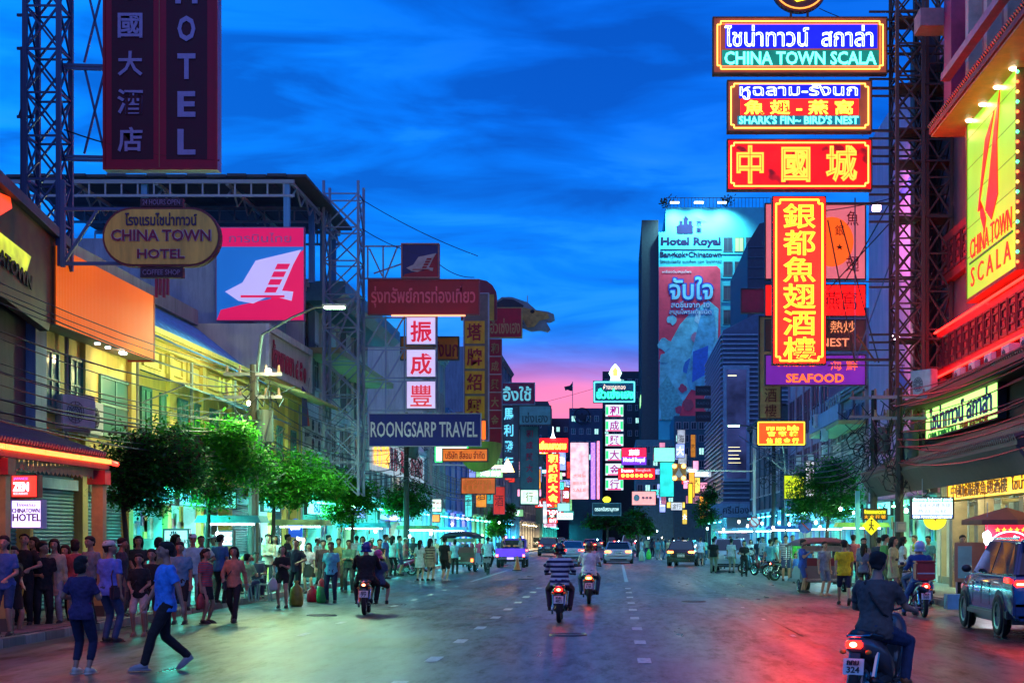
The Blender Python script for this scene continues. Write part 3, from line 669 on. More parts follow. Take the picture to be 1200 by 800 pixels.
# glass front
GF = M((.32, .25, .15), .4)
g = MB()
for i in range(10): g.box(11.9, 12.1, 38.2 + i * 2.35, 38.42 + i * 2.35, .15, 3.9)
g.box(11.92, 12.08, 38, 60, 2.9, 3.0).box(11.92, 12.08, 38, 60, .15, .4); g.build('shopfront_frame', GF, sc, world=True)
for y_ in (44.6, 50.2, 54.0): MB().box(11.2, 11.7, y_, y_ + .5, .15, 3.9).build('pillar', M((.22, .13, .09), .5, .2), sc, world=True)
for i in range(12): MB().box(12.6, 14.8, 39 + i * 1.75, 39.06 + i * 1.75, 3.72, 3.77).build('tube_lamp', E((.75, 1, .66), 22), sc, world=True)
MB().box(12.0, 15.6, 36, 60.4, 3.85, 3.9).build('ceiling', M((.7, .7, .66)), sc, world=True)
g = MB()
for i in range(26):
    y_ = 38.6 + i * .8; g.cm = i % 6; g.box(15.1, 15.55, y_, y_ + .6, .3 + (i % 3) * .5, .9 + (i % 4) * .5)
    g.cm = (i + 2) % 6; g.box(13, 13.5, y_, y_ + .4, .15, .95)
g.build('shop_goods', GOODS, sc, world=True, kind='stuff')
for y_ in (46.3, 51.6): 
    p = MB().box(15.45, 15.59, y_, y_ + 1.9, 1.6, 3.0).build('wall_poster', E((1, .55, .35), .9, False, .5, 4), sc, world=True)
g = MB()
for i in range(22): g.tube([(10.9, 45.4 + i * .14, .15), (10.9, 45.4 + i * .14, 1.25)], .012, 4)
g.tube([(10.9, 45.3, 1.25), (10.9, 48.6, 1.25)], .025, 5).tube([(10.9, 45.3, .3), (10.9, 48.6, .3)], .025, 5)
rl = g.build('railing', M((.10, .09, .07), .4, metal=.8)); tag(rl, 'dark metal crowd railing standing on the pavement before the glass shop front', 'railing')
# ---- tall pink lit wall beyond the steel tower
pk_ = thing('mural_tower', 'tall slab building with a pink lit wall behind the steel tower', 'building', (12, 69, 0))
MB().box(12.0, 26, 61, 77, 3.5, 20.5).build('wall', M((.72, .30, .46), .7, .12, 1, .1, grime=.3), pk_, world=True)
MB().box(15, 26, 61, 76.9, .1, 3.5).build('back_wall', GRY, pk_, world=True)
MB().box(11.6, 12.0, 60.5, 61.3, 3.5, 21).build('corner_pier', M((.09, .06, .08), .7), pk_, world=True)
for i, (a, b, z0_, z1_, c) in enumerate(((62, 66, 13, 15.6, (.6, .1, .05)), (63, 70, 15.7, 16.6, (.12, .1, .4)), (61.9, 65, 8, 9.6, (.6, .05, .08)), (66, 71, 7.2, 9, (.1, .1, .4)))):
    pts = [(a + (b - a) * (.5 + .5 * math.cos(k * math.pi / 5) * (1 if k % 2 else .55)), (z0_ + z1_) / 2 + (z1_ - z0_) / 2 * math.sin(k * math.pi / 5) * (1 if k % 2 else .6)) for k in range(10)]
    MB().prism(pts, 11.96 - .004 * i, 11.99, 'x').build('painted_panel', M(c, .7), pk_, world=True)
shop(pk_, 1, 61.2, 65, 3.5, 'open', CY_); shop(pk_, 1, 65.2, 69, 3.5, 'open', GRN); shop(pk_, 1, 69.2, 76.8, 3.5, 'open', CY_)
fl_ = MB().cbox((10.6, 61.6, 9.4), (.3, .3, .2)).build('added_floodlight', E((1, .6, .8), 12, False), pk_, world=True)  # floodlight added to brighten the pink wall
MB().cbox((10.6, 66, 15.2), (.3, .3, .2)).build('added_floodlight', E((1, .6, .9), 12, False), pk_, world=True)  # housing made up for the second added fill
lamp_light(pk_, (10.7, 63, 9.6), 420, (1, .30, .55), (.3, .4), (0, R(-80), 0)); lamp_light(pk_, (10.7, 66, 15), 380, (.9, .35, .75), (.3, .4), (0, R(-80), 0))  # fill lights added so that the wall shows pink
bh = house('balcony_house', 'mauve shop house with glazed balconies behind the poles', 1, 77.3, 90, 9.3, M((.36, .27, .30), .75, .15, 1, .2, grime=.5), [4.6, 6.9], 3, STEEL, PANB, shops='oo', lights=[CY_, CYB], zt=3.6)
MB().box(10.6, 12, 77.3, 89, 7.2, 7.4).build('balcony_slab', M((.45, .35, .12), .6), bh, world=True)
for i in range(12): MB().box(10.62, 10.68, 77.4 + i, 77.46 + i, 7.4, 8.7).build('balcony_post', M((.3, .35, .45), .5), bh, world=True)
MB().box(10.6, 10.66, 77.4, 89, 7.45, 8.2).build('balcony_panel', M((.20, .28, .45), .5), bh, world=True)
house('purple_facade_house', 'purple lit house front with tall dark windows behind the orange sign', 1, 90.3, 112, 14.5, M((.30, .20, .30), .7, .15, 1, .2, grime=.3), [4.8, 8.4], 5, M((.12, .05, .1)), PANB, wh=(1.4, 2.6), shops='oo', lights=[CYB, CYB, GRN], zt=3.7, pil=True)
house('dark_step_building', 'dark narrow building beside the slatted block', 1, 112.3, 138, 11, M((.04, .06, .09), .7), [5, 8], 6, STEEL, PANB, shops='o', lights=[CYB], zt=3.7, X0=11.5)
# ---- slatted blue block with the dark screen
sb = thing('slatted_block', 'blue slatted corner block with a tall dark screen on its face', 'building', (10, 150, 0))
MB().box(9.9, 26, 150, 178, 4.4, 20.9).build('wall', M((.045, .09, .17), .5), sb, world=True)
MB().prism([(9.9, 20.9), (26, 20.9), (26, 23), (14, 23)], 150.1, 177).build('upper_wall', M((.05, .11, .2), .5), sb, world=True)
SLT = M((.16, .28, .40), .35, .15, 3, .1, .5)
s1_ = MB().box(0, 16.1, -.22, -.01, 0, .13).mesh('slat', SLT); s2_ = MB().box(-.22, -.01, 0, 28, 0, .13).mesh('slat', SLT)
for i in range(38):
    z_ = 4.5 + i * .43
    o = link('slat', s1_, sb); o.location = Vector((9.9, 150, z_)) - sb.location
    o = link('slat', s2_, sb); o.location = Vector((9.9, 150, z_)) - sb.location
MB().box(9.9, 12.3, 149.5, 150, 6.9, 17.6).build('screen_surround', M((.15, .3, .42), .4), sb, world=True)
MB().box(10.2, 12.0, 149.44, 149.5, 7.2, 17.2).build('screen', E((.02, .03, .12), .5, False, .9, .5, base=(.01, .01, .03)), sb, world=True)
g = MB()
for i in range(5): g.box(10.35, 11.5 - .1 * (i % 3), 149.42, 149.438, 8.6 + i * .36, 8.64 + i * .36 + .04 * (i % 2))
g.box(10.3, 11.1, 149.42, 149.438, 16.6, 16.7).build('screen_lines', E((.7, .6, .3), 1.6, False), sb, world=True)
MB().box(8.6, 20, 149.0, 149.99, 3.6, 4.9).build('canopy', M((.12, .30, .42), .5), sb, world=True)
letters(sb, 'ศรีเมือง', 1.0, 4.3, 2.4, .7, M((.02, .05, .1)), -1.02, off=.02, name='lettering')
shop(sb, 1, 151, 157, 3.6, 'open', CYB, X0=10.2); shop(sb, 1, 158, 166, 3.6, 'open', CYB, X0=10.2); shop(sb, 1, 167, 176, 3.6, 'open', CY_, X0=10.2)
# ---- hotel tower
Yh = 260
ht = thing('hotel_tower', 'tall turquoise lit hotel tower with its blue name high on the wall', 'building', (X(772, Yh), Yh, 0))
HT = M((.05, .50, .56), .6, .1, .5, .05)
hx0, hx1, hx2 = X(772, Yh), X(844, Yh), X(902, Yh)
MB().box(hx0, hx2, Yh, Yh + 28, 0, Z(272, Yh)).build('wall', HT, ht, world=True)
MB().box(X(780, Yh), hx2 + 6, Yh + .02, Yh + 28, Z(272, Yh), Z(243, Yh)).build('upper_wall', HT, ht, world=True)
MB().box(hx0 - 2.7, hx0, Yh + 2, Yh + 40, 0, Z(255, Yh)).build('side_block', M((.02, .05, .06), .4), ht, world=True)
gg = [MB().box(-.06, 0, 0, 30, 0, .1).mesh('floor_line', M((.06, .12, .13)))]
for i in range(22):
    o = link('floor_line', gg[0], ht); o.location = Vector((hx0 - 2.7, Yh + 3, 4 + i * 2.2)) - ht.location
for i in range(9): MB().box(hx0 - 2.75, hx0 - 2.6, Yh + 3 + i * 4, Yh + 3.2 + i * 4, 2, Z(262, Yh)).build('fin', M((.05, .10, .11)), ht, world=True)
for i in range(4): MB().box(hx0 - 2.77, hx0 - 2.71, Yh + 10 + i * 2.3, Yh + 11 + i * 2.3, Z(468, Yh), Z(456, Yh)).build('lit_window', E((.3, .9, .3), 1.2, False), ht, world=True)
LW = E((.25, .8, .2), 1.2, False)
for i in range(11):
    for j in range(3):
        px = 853 + j * 13.2; py = 295 + i * 28.3
        window(ht, (X(px, Yh), Yh - .003, Z(py, Yh)), 0, 1.45, 2.3, M((.03, .10, .12)), LW if (i, j) == (0, 1) else PANB, 2, 1, fw=.1)
    g = MB().box(hx1 + .2, hx2, Yh - .12, Yh - .002, Z(298 + i * 28.3, Yh), Z(296.5 + i * 28.3, Yh)).build('ledge', HT, ht, world=True)
g = MB()
for i in range(30): g.box(X(781 + i * 4.2, Yh), X(781.5 + i * 4.2, Yh), Yh + .3, Yh + .4, Z(243, Yh), Z(231, Yh))
g.box(X(780, Yh), X(902, Yh), Yh + .3, Yh + .4, Z(231.6, Yh), Z(231, Yh)); g.build('roof_railing', M((.05, .08, .12)), ht, world=True)
for a in (782, 853):
    g = MB()
    for k in range(60):
        q = Vector((random.gauss(0, .5), random.gauss(0, .5), abs(random.gauss(.8, .5)))); d = q.normalized() * .35
        g.quad(q, q + d, q + d + Vector((.2, 0, .1)), q + Vector((.2, 0, .1)))
    o = g.build('roof_plant', M((.02, .05, .03)), ht); o.location = Vector((X(a, Yh), Yh + 1, Z(243, Yh))) - ht.location
BL = M((.002, .003, .045), 1.0)
def hl(s, cx, cy, w, h, m, y=-.06, off=0, st='solid'): letters(ht, s, X(cx, Yh) - hx0, Z(cy, Yh), w * Yh / F, h * Yh / F, m, y, st, off)
hl('Hotel Royal', 809.5, 284, 70, 12, BL, off=.045); hl('Bangkok•Chinatown', 809.5, 299, 72, 8.5, BL, off=.03); hl('โรงแรมรอยัล แบงค็อก แอท ไชน่าทาวน์', 809.5, 306, 72, 4, BL, off=.01)
MB().box(X(774, Yh), X(846, Yh), Yh - .08, Yh - .002, Z(293, Yh), Z(292, Yh)).build('rule', BL, ht, world=True)
g = MB()   # palace gate emblem
for a, b, c, d in ((793, 812, 274, 266), (796, 800, 266, 259), (801, 806, 266, 257), (807, 811, 266, 259)): g.box(X(a, Yh), X(b, Yh), Yh - .08, Yh - .002, Z(c, Yh), Z(d, Yh))
g.prism([(X(792, Yh), Z(266, Yh)), (X(813, Yh), Z(266, Yh)), (X(809, Yh), Z(263, Yh)), (X(796, Yh), Z(263, Yh))], Yh - .09, Yh - .003)
g.prism([(X(800, Yh), Z(257, Yh)), (X(807, Yh), Z(257, Yh)), (X(803.5, Yh), Z(253, Yh))], Yh - .09, Yh - .003); g.build('emblem', BL, ht, world=True)
hl('京', 819, 262, 6, 7, BL, off=.01); hl('華', 819, 270, 6, 7, BL, off=.01)
# floodlights shining down the hotel wall
for a in (818, 790, 845):
    l = MB().cbox((X(a, Yh), Yh - 2.4, Z(241, Yh)), (1.4, .5, .2)).build('floodlight', E((.75, .95, 1), 9 if a == 818 else 3, False), ht, world=True)
    ld = bpy.data.lights.new('flood', 'SPOT'); ld.energy = 5200; ld.spot_size = R(120); ld.spot_blend = .9; ld.color = (.42, .88, 1); ld.shadow_soft_size = .4
    lo = bpy.data.objects.new('flood_beam', ld); C.objects.link(lo); lo.location = (X(a, Yh), Yh - 3.4, Z(243, Yh)); lo.rotation_euler = (R(28), 0, 0)
# advertising banner on the hotel
bn = thing('hotel_banner', 'huge red and turquoise drink banner covering the hotel wall below its name', 'banner', (X(808, Yh), Yh - .2, Z(492, Yh)))
def bsh(pts, m, name, d): MB().prism([(X(a, Yh), Z(b, Yh)) for a, b in pts], Yh - d, Yh - .2).build(name, m, bn, world=True)
bsh([(772, 492), (772, 313), (840, 312), (844, 316), (844, 492)], M((.85, .05, .10), .6, .2, .4), 'cloth', .25)
TQ = M((.16, .55, .62), .6, .35, .6); 
rnd = random.Random(3)
bsh([(772, 492), (773, 425), (785, 402), (797, 380), (810, 366), (830, 352), (842, 362), (841, 400), (830, 430), (806, 462), (790, 488)], TQ, 'splash', .27)
bsh([(775, 492), (772, 455), (782, 440), (800, 470), (795, 492)], M((.10, .42, .45), .6, .3), 'splash', .28)
for (cx_, cy_, r_, m_) in ((779, 404, 8, TQ), (778, 420, 6, TQ), (800, 455, 5, M((.45, .05, .12))), (795, 480, 5, M((.45, .05, .12))), (812, 430, 12, M((.03, .16, .5))), (817, 396, 8, M((.45, .2, .3))), (822, 372, 9, M((.45, .7, .75))), (788, 375, 6, M((.2, .6, .66))), (806, 474, 7, M((.4, .06, .1)))):
    pts = [(cx_ + r_ * math.cos(k * math.pi / 6) * rnd.uniform(.7, 1.15), cy_ + r_ * math.sin(k * math.pi / 6) * rnd.uniform(.7, 1.15)) for k in range(12)]
    bsh(pts, m_, 'printed_shape', .29 + rnd.random() * .02)
bsh([(822, 366), (836, 362), (839, 385), (826, 460), (808, 456), (804, 440)], M((.10, .42, .6), .5, .35, .8), 'printed_bottle', .315)
bsh([(812, 412), (830, 405), (828, 438), (811, 448)], M((.02, .12, .55), .5), 'bottle_label', .33)
YB = Yh - .36
def bl_(s, cx, cy, w, h, m, off): o = letters(bn, s, X(cx, Yh) - X(808, Yh), Z(cy, Yh) - Z(492, Yh), w * Yh / F, h * Yh / F, m, -.12, 'solid', off); return o
o = bl_('จับใจ', 810, 338, 54, 30, M((.02, .06, .45)), .07); o = bl_('จับใจ', 810, 338, 51, 27, M((.25, .65, .8)), .02); o.location.y = -.16
for s_, cy_, w_ in (('สดชื่นจาก 10', 357, 46), ('สมุนไพรแท้ ชนิด', 366, 50)):
    o = bl_(s_, 809, cy_, w_, 9, M((.02, .06, .45)), .05); o = bl_(s_, 809, cy_, w_ - 1, 7.5, M((.6, .75, .8)), .01); o.location.y = -.16
bl_('เครื่องดื่มสมุนไพร', 793, 319, 34, 4, M((.6, .75, .8)), 0)
# dark block between the hotel and the neon stack, low blocks at the bend
db = thing('dark_slab_building', 'dark blue panelled slab building right of the hotel', 'building', (X(872, 200), 200, 0))
MB().prism([(X(848, 200), 0), (X(849, 200), Z(402, 200)), (X(876, 200), Z(385, 200)), (X(876, 200), Z(285, 200)), (X(890, 200), Z(262, 200)), (X(935, 200), Z(250, 200)), (X(935, 200), 0)], 200, 230).build('wall', M((.025, .05, .085), .6), db, world=True)
for i in range(10): MB().box(X(877, 200), X(930, 200), 199.9, 199.99, Z(290 + i * 12, 200), Z(289 + i * 12, 200)).build('panel_joint', M((.05, .1, .16)), db, world=True)
for i, (a, b, c, d, yy, m_, lb) in enumerate(((667, 706, 478, 640, 290, M((.03, .07, .14)), 'dark blue bank block with a round bird emblem beside the white screen'),
        (706, 756, 435, 640, 300, M((.02, .05, .07)), 'black tower behind the green neon sign column'),
        (790, 832, 487, 640, 235, M((.05, .16, .20)), 'low teal stepped building under the hotel banner'),
        (745, 792, 515, 640, 240, M((.10, .30, .33)), 'pale teal low building in front of the hotel foot'),
        (640, 670, 490, 640, 330, M((.05, .06, .12)), 'small dark block with a flagpole at the end of the street'),
        (600, 642, 470, 640, 310, M((.03, .06, .08)), 'dark terraces closing the left of the bend'))):
    t = thing('distant_block', lb, 'building', (X((a + b) / 2, yy), yy, 0))
    MB().box(X(a, yy), X(b, yy), yy, yy + 20, -.5, Z(c, yy)).build('wall', m_, t, world=True)
    for k in range(int((b - a) / 9)):
        for r_ in range(5): window(t, (X(a + 5 + k * 9, yy), yy - .003, Z(c + 16 + r_ * 15, yy)), 0, .8, 1.1, STEEL, PANB if (k * 3 + r_ * 5 + i) % 7 else LITW, 2, 1, False, .09)
fp = thing('flagpole', 'flagpole with a dark flag against the pink sky', 'flagpole', (X(671, 288), 288, Z(478, 288)))
bar(fp, (X(671, 288), 288, Z(480, 288)), (X(671, 288), 288, Z(447, 288)), .06, STEEL, 'pole')
MB().prism([(0, 0), (-.5, -.6), (-1.5, -.8), (-1.3, -1.5), (-.9, -1.35), (-.2, -1.6), (0, -1.4)], -.03, .03).build('flag', M((.02, .02, .04)), fp).location = (0, 0, 4.6)
# wall closing the view at the bend
house('end_terrace', 'row of small lit shops closing the view at the bend', 1, 240, 300, 12, M((.05, .08, .09)), [5, 8], 8, STEEL, LITW, shops='o', lights=[CYB], zt=3.7, X0=9)
et = thing('end_building', 'block closing the far end of the street', 'building', (-1, 345, 0)); MB().box(-30, 40, 345, 360, -.5, 20).build('wall', M((.03, .05, .07)), et, world=True)
for i in range(14): window(et, (-14 + i * 2.2, 344.99, .5), 0, 1.8, 2.4, STEEL, E((.5, .9, 1), 2.2, False, .6, 1), 1, 1, False, .08, 'shop_window')
# ================================================================ SIGNS
NY = E((1, .42, .05), 3.2, False); NW = E((.55, .70, 1), 3.0, False); NC = E((.10, 1, .78), 2.2, False); NYL = E((1, .62, .03), 2.4, False); NOR = E((1, .20, .02), 2.4, False)
RUST = M((.16, .07, .03), .7, .3)
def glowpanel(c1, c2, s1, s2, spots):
    """face plate with the glow of its tubes put into the material: soft noise pools of emission, laid out in the plate's own space"""
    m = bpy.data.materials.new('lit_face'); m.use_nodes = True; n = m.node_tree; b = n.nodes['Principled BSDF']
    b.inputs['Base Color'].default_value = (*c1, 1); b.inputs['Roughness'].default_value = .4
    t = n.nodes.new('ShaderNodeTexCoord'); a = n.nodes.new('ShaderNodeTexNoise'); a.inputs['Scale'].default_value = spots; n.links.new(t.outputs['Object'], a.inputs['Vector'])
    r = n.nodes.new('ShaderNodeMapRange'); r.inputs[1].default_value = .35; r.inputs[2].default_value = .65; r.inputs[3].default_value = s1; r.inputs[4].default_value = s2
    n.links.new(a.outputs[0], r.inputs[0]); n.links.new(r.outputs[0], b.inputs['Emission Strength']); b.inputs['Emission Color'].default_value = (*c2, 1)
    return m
YN = 58.0; k_ = YN / F
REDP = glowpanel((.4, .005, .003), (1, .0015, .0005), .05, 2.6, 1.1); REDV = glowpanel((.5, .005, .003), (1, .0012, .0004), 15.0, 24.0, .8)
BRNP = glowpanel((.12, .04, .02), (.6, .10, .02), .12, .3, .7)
s1 = psign('neon_sign', 'widest neon sign of the stack, white Thai over turquoise English letters, uppermost under the oval', 835, 20, 1040, 87, YN, BRNP, frame=RUST, depth=.35,
      items=[('ไชน่าทาวน์  สกาล่า', 936, 42.5, 174, 25, NW, 'outline', .014), ('CHINA TOWN SCALA', 938, 68.5, 178, 15.5, NC, 'solid', .02)])
def pool(t, x0, x1, y0, y1, cx, cy, m):  # tube light on the backing put in as a glowing plate
    o = MB().box((x0 - cx) * k_, (x1 - cx) * k_, -.02, -.013, (cy - y1) * k_, (cy - y0) * k_).build('lit_backing', m, t, bevel=.003); return o
hh = (87 - 20) * k_
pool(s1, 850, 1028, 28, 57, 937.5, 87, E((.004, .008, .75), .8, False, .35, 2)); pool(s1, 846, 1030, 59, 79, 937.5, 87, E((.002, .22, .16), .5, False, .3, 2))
border(s1, 205 * k_, hh, hh / 2, NY, -.05, .022, .17, notch=.12); border(s1, 205 * k_, hh, hh / 2, E((1, .2, .03), 1.2, False), -.05, .014, .27)
s2 = psign('neon_sign', 'neon sign with white Thai, yellow Chinese and turquoise English lines, below the widest sign', 852, 94, 1022, 155, YN, BRNP, frame=RUST, depth=.35,
      items=[('หูฉลาม-รังนก', 936, 107.5, 138, 19, NW, 'outline', .014), ('魚 翅 - 燕 窩', 936, 126, 128, 17, NYL, 'solid', .02), ("SHARK'S FIN~ BIRD'S NEST", 936, 141, 140, 9.5, NC, 'solid', .02)])
h2 = 61 * k_
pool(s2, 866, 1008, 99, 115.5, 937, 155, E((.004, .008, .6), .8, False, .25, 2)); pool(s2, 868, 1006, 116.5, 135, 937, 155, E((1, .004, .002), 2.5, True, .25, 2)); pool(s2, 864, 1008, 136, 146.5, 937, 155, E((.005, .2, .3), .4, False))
border(s2, 170 * k_, h2, h2 / 2, NY, -.05, .022, .14, notch=.11)
s3 = psign('neon_sign', 'red neon sign with three large orange outlined Chinese characters', 852, 163, 1022, 223, YN, REDP, frame=RUST, depth=.35,
      items=[('中', 879, 193, 32, 45, NOR, 'outline', .03), ('國', 932.5, 193, 34, 41, NOR, 'outline', .03), ('城', 986, 192, 37, 43, NOR, 'outline', .03)])
for c, x_, w_ in (('中', 879, 31), ('國', 932.5, 33), ('城', 986, 36)): letters(s3, c, (x_ - 937) * k_, 30.5 * k_, w_ * k_, 41 * k_, M((.75, .30, .06), .5), -.02)
border(s3, 170 * k_, 60 * k_, 30 * k_, NY, -.05, .022, .14, notch=.11)
s4 = psign('neon_sign', 'tall bright red neon sign with six yellow Chinese characters in a column', 905, 230, 968, 427, YN - .6, REDV, frame=RUST, depth=.4,
      items=[(c, 937, 253.5 + i * 31.2, 37, 28.5, E((1, .40, .01), 1.3, False), 'solid', .012) for i, c in enumerate('銀都魚翅酒樓')])
k4 = (YN - .6) / F; border(s4, 63 * k4, 197 * k4, 98.5 * k4, NYL, -.05, .03, .13, notch=.14)
for i, c in enumerate('銀都魚翅酒樓'): letters(s4, c, 0, (427 - 253.5 - i * 31.2) * k4, 38 * k4, 29.5 * k4, E((1, .62, .05), 1.5, False), -.05, 'outline', .008)
# oval on top
t = thing('oval_neon_sign', 'dark oval sign with yellow tubes above the neon stack', 'sign', (X(937, YN), YN, Z(14, YN)))
g = MB(); ov = [(1.0 * math.cos(a * math.pi / 16), .9 + .9 * math.sin(a * math.pi / 16)) for a in range(32)]; g.prism(ov, 0, .3).build('cabinet', M((.10, .03, .03)), t)
MB().tube([(u * .9, -.04, .9 + (v - .9) * .88) for u, v in ov] + [(.9, -.04, .9)], .03, 5, False).build('tube_border', E((1, .3, .05), 1.2, False), t)
MB().prism([(-.4, .6), (-.1, .35), (.2, .42), (.45, .8), (.3, 1.1), (0, .9), (-.3, 1.2)], -.05, -.01).build('emblem', E((1, .7, .02), 1.6, False), t)
for x_ in (-.3, .3): bar(t, (x_, .1, -.25), (x_, .1, .1), .04, RUST, 'hanger', False)
# banners behind the stack
YB2 = 64
PNK = M((.62, .20, .24), .6, .12, 1); PNKE = E((.85, .16, .20), .42, True, .1, 1, base=(.6, .2, .22))
s = psign('pink_sign', 'faded pink lightbox with a round orange emblem, half hidden by the tall red neon sign', 896, 238, 1015, 328, YB2, PNKE, items=[('魚', 999, 256, 14, 17, M((.5, .01, .03))), ('翅', 999, 309, 15, 18, M((.5, .01, .03)))])
MB().prism([(.65 + .86 * math.cos(a / 12 * math.pi), 1.5 + .98 * math.sin(a / 12 * math.pi)) for a in range(24)], -.03, -.013).build('emblem', E((1, .10, .01), .7, False), s)
letters(s, '銀', .95, 1.95, .35, .4, M((.3, .01, .01)), -.04); letters(s, '★', .95, 1.3, .3, .25, M((.3, .05, .01)), -.04)
psign('red_sign', 'plain bright red sign board under the pink lightbox', 896, 333, 1015, 371, YB2, E((1, .004, .003), 1.6, True, .25, 1), items=[('燕窩', 985, 352, 40, 22, M((.4, .01, .01)))])
psign('brown_sign', 'dim brown sign with pink Chinese and English lettering under the red board', 896, 374, 1015, 411, YB2, M((.10, .055, .04)), items=[('熱炒', 988, 383, 30, 14, E((1, .3, .12), .6, False)), ("BIRD'S NEST", 955, 401, 80, 10, E((1, .25, .12), .7, False), 'solid', .01)])
psign('seafood_sign', 'purple sign with orange letters below the brown one', 896, 415, 1015, 452, YB2, E((.13, .012, .30), .55, True, .15, 1, base=(.1, .02, .2)), items=[('อาหารทะเล', 933, 423, 46, 13, E((1, .1, .02), .9, False), 'solid', .02), ('海 鮮', 989, 427, 32, 14, E((1, .1, .02), .9, False)), ('SEAFOOD', 955, 443, 68, 10.5, E((1, .12, .02), 1.0, False), 'solid', .03)])
psign('airline_sign', 'dark maroon board with a pale winged shape beside the neon column', 868, 338, 897, 367, 70, M((.20, .02, .06)))
s = psign('cream_sign', 'long cream board with dark Chinese characters hanging under the purple sign', 889, 370, 916, 491, 66, M((.50, .36, .12), .6, .15, 2), items=[('酒', 903, 463, 14, 16, M((.12, .03, .02))), ('樓', 903, 481, 14, 15, M((.12, .03, .02))), ('海', 903, 446, 12, 14, M((.12, .03, .02)))])
s = psign('orange_lightbox', 'orange red lightbox with three yellow lines below the cream board', 887, 493, 944, 522, 66, E((1, .05, .005), 1.3, True, .15, 2), items=[('ขาย ทอง รับซื้อ', 917, 501, 38, 6, NYL, 'solid', .03), ('會 賓 樓', 917, 508, 36, 6, NYL, 'solid', .02), ('信 記 金 行', 917, 516, 38, 6, NYL, 'solid', .02)])
border(s, 57 * 66 / F, 29 * 66 / F, 29 * 66 / F / 2, NYL, -.04, .02, .05)
psign('orange_blade_sign', 'small glowing orange blade sign on the mauve balcony house', 1018, 493, 1030, 522, 80, E((1, .06, .01), 1.2, True, .2))
psign('yellow_lightbox', 'yellow green lightbox sign above the street tree', 918, 556, 943, 585, 84, E((.62, .75, .01), .6, True, .4, 3), items=[('金行', 930, 570, 20, 16, M((.1, .1, .01)))])
psign('white_blade_sign', 'narrow white sign with a red mark beside the yellow green lightbox', 943, 539, 955, 584, 82, E((.8, .8, .85), .7, True, .2))
psign('gold_letter_board', 'board of gold lamps glowing over the shop behind the poles', 1016, 541, 1044, 566, 78, M((.12, .07, .03)), items=[('金金', 1030, 553, 24, 20, E((1, .5, .03), 1.6, False))])
# Scala facade panel
def fsign(name, label, side, Xp, y0, y1, z0, z1, face, items, **k):
    return sign(name, label, (Xp, (y0 + y1) / 2, z0), y1 - y0, z1 - z0, face, rz=R(90) * -side, items=items, **k)
GP = E((.22, .60, .03), .70, True, .12, .6)
s = fsign('glowing_billboard', 'huge glowing lime green panel with a red sail mark and thin red letters', 1, 11.3, 45.6, 52.2, 9.35, 15.25, GP, [('CHINA TOWN', 0, -1.35, 5.4, .62, E((.8, .01, .005), .9, False)), ('S C A L A', 0, -2.25, 5.2, .6, E((.8, .01, .005), .9, False))], frame=M((.3, .12, .05)), depth=.55, fr=.1)
rp = E((.9, .01, .005), 1.0, False)
MB().prism([(1.3, 5.6), (.55, 4.6), (-.1, 3.2), (-.55, 2.45), (.25, 2.0), (1.05, 2.6), (.95, 4.2)], -.05, -.02).build('sail_mark', rp, s)
MB().prism([(-1.6, 2.6), (-.6, 4.6), (.6, 5.2), (-.5, 3.9), (-1.3, 2.9), (-1.25, 2.4), (-.7, 1.8), (-.5, 2.2), (-.9, 2.6)], -.045, -.02).build('sail_mark', rp, s)
MB().box(-2.8, 2.8, -.04, -.02, 1.15, 1.21).build('rule', M((.01, .35, .08)), s)
for i in range(5): MB().box(-3.2, 3.2, -.0165, -.013, 1.4 + i * .95, 1.42 + i * .95).build('panel_seam', M((.2, .3, .05)), s)
for i in range(20): MB().ell((3.45, -.05, .2 + i * .28), (.05, .05, .05), 6, 4).build('fairy_lamp', E(((1, .1, .02), (.05, 1, .3), (1, .5, .05))[i % 3], 4, False), s)
s = fsign('green_name_board', 'yellow green lit board with blue Thai letters between the two tiled eaves', 1, 11.2, 47.4, 58.6, 5.3, 6.45, E((.36, .85, .16), 1.4, True, .1), [('ไชน่าทาวน์ สกาล่า', 0, .10, 9.6, .8, M((.01, .04, .5), .5), 'solid', .03), ('CHINA TOWN SCALA', 2.4 - 5, -.46, 4.8, .2, M((.01, .3, .1)), 'solid', .02), ('中國城 銀都魚翅酒樓', 2.3, -.45, 4, .22, M((.5, .1, .02)))], frame=M((.05, .03, .03)))
s = fsign('gold_name_board', 'golden name board with dense raised letters over the glass shop front', 1, 10.9, 38.5, 53.2, 2.98, 3.62, E((.9, .45, .02), 1.3, True, .4, 1.5), [('中國城銀都魚翅酒樓  ไชน่าทาวน์สกาล่า', 0, 0, 13.6, .42, M((.30, .10, .01), .4), 'solid', .01)], frame=M((.35, .18, .02)), depth=.14)
s = psign('menu_lightbox', 'white lightbox with a green top band and blue foot, hung over the restaurant door', 1067, 582, 1118, 608, 50, E((.75, .95, 1), 1.1, True, .1), items=[('中國城大酒樓 魚翅', 1092, 592, 42, 5, M((.4, .4, .5))), ('燕窩 海鮮', 1092, 599, 34, 5, M((.4, .4, .5)))])
kk = 50 / F; MB().box(-25.5 * kk, 25.5 * kk, -.03, -.014, 20.5 * kk, 26 * kk).build('top_band', E((.0, .45, .12), .8, False), s); MB().box(-25.5 * kk, 25.5 * kk, -.03, -.014, 0, 5 * kk).build('foot_band', E((.0, .06, .5), .8, False), s)
letters(s, 'ภัตตาคาร ไชน่าทาวน์ สกาล่า', 0, 23.3 * kk, 46 * kk, 4 * kk, NW, -.04); letters(s, 'CHINA TOWN SCALA RESTAURANT', 0, 2.5 * kk, 46 * kk, 3 * kk, NW, -.04)
for x_ in (-.3, .4): bar(s, (x_, .05, .68), (x_, .05, 1.25), .012, STEEL, 'hanger', False)
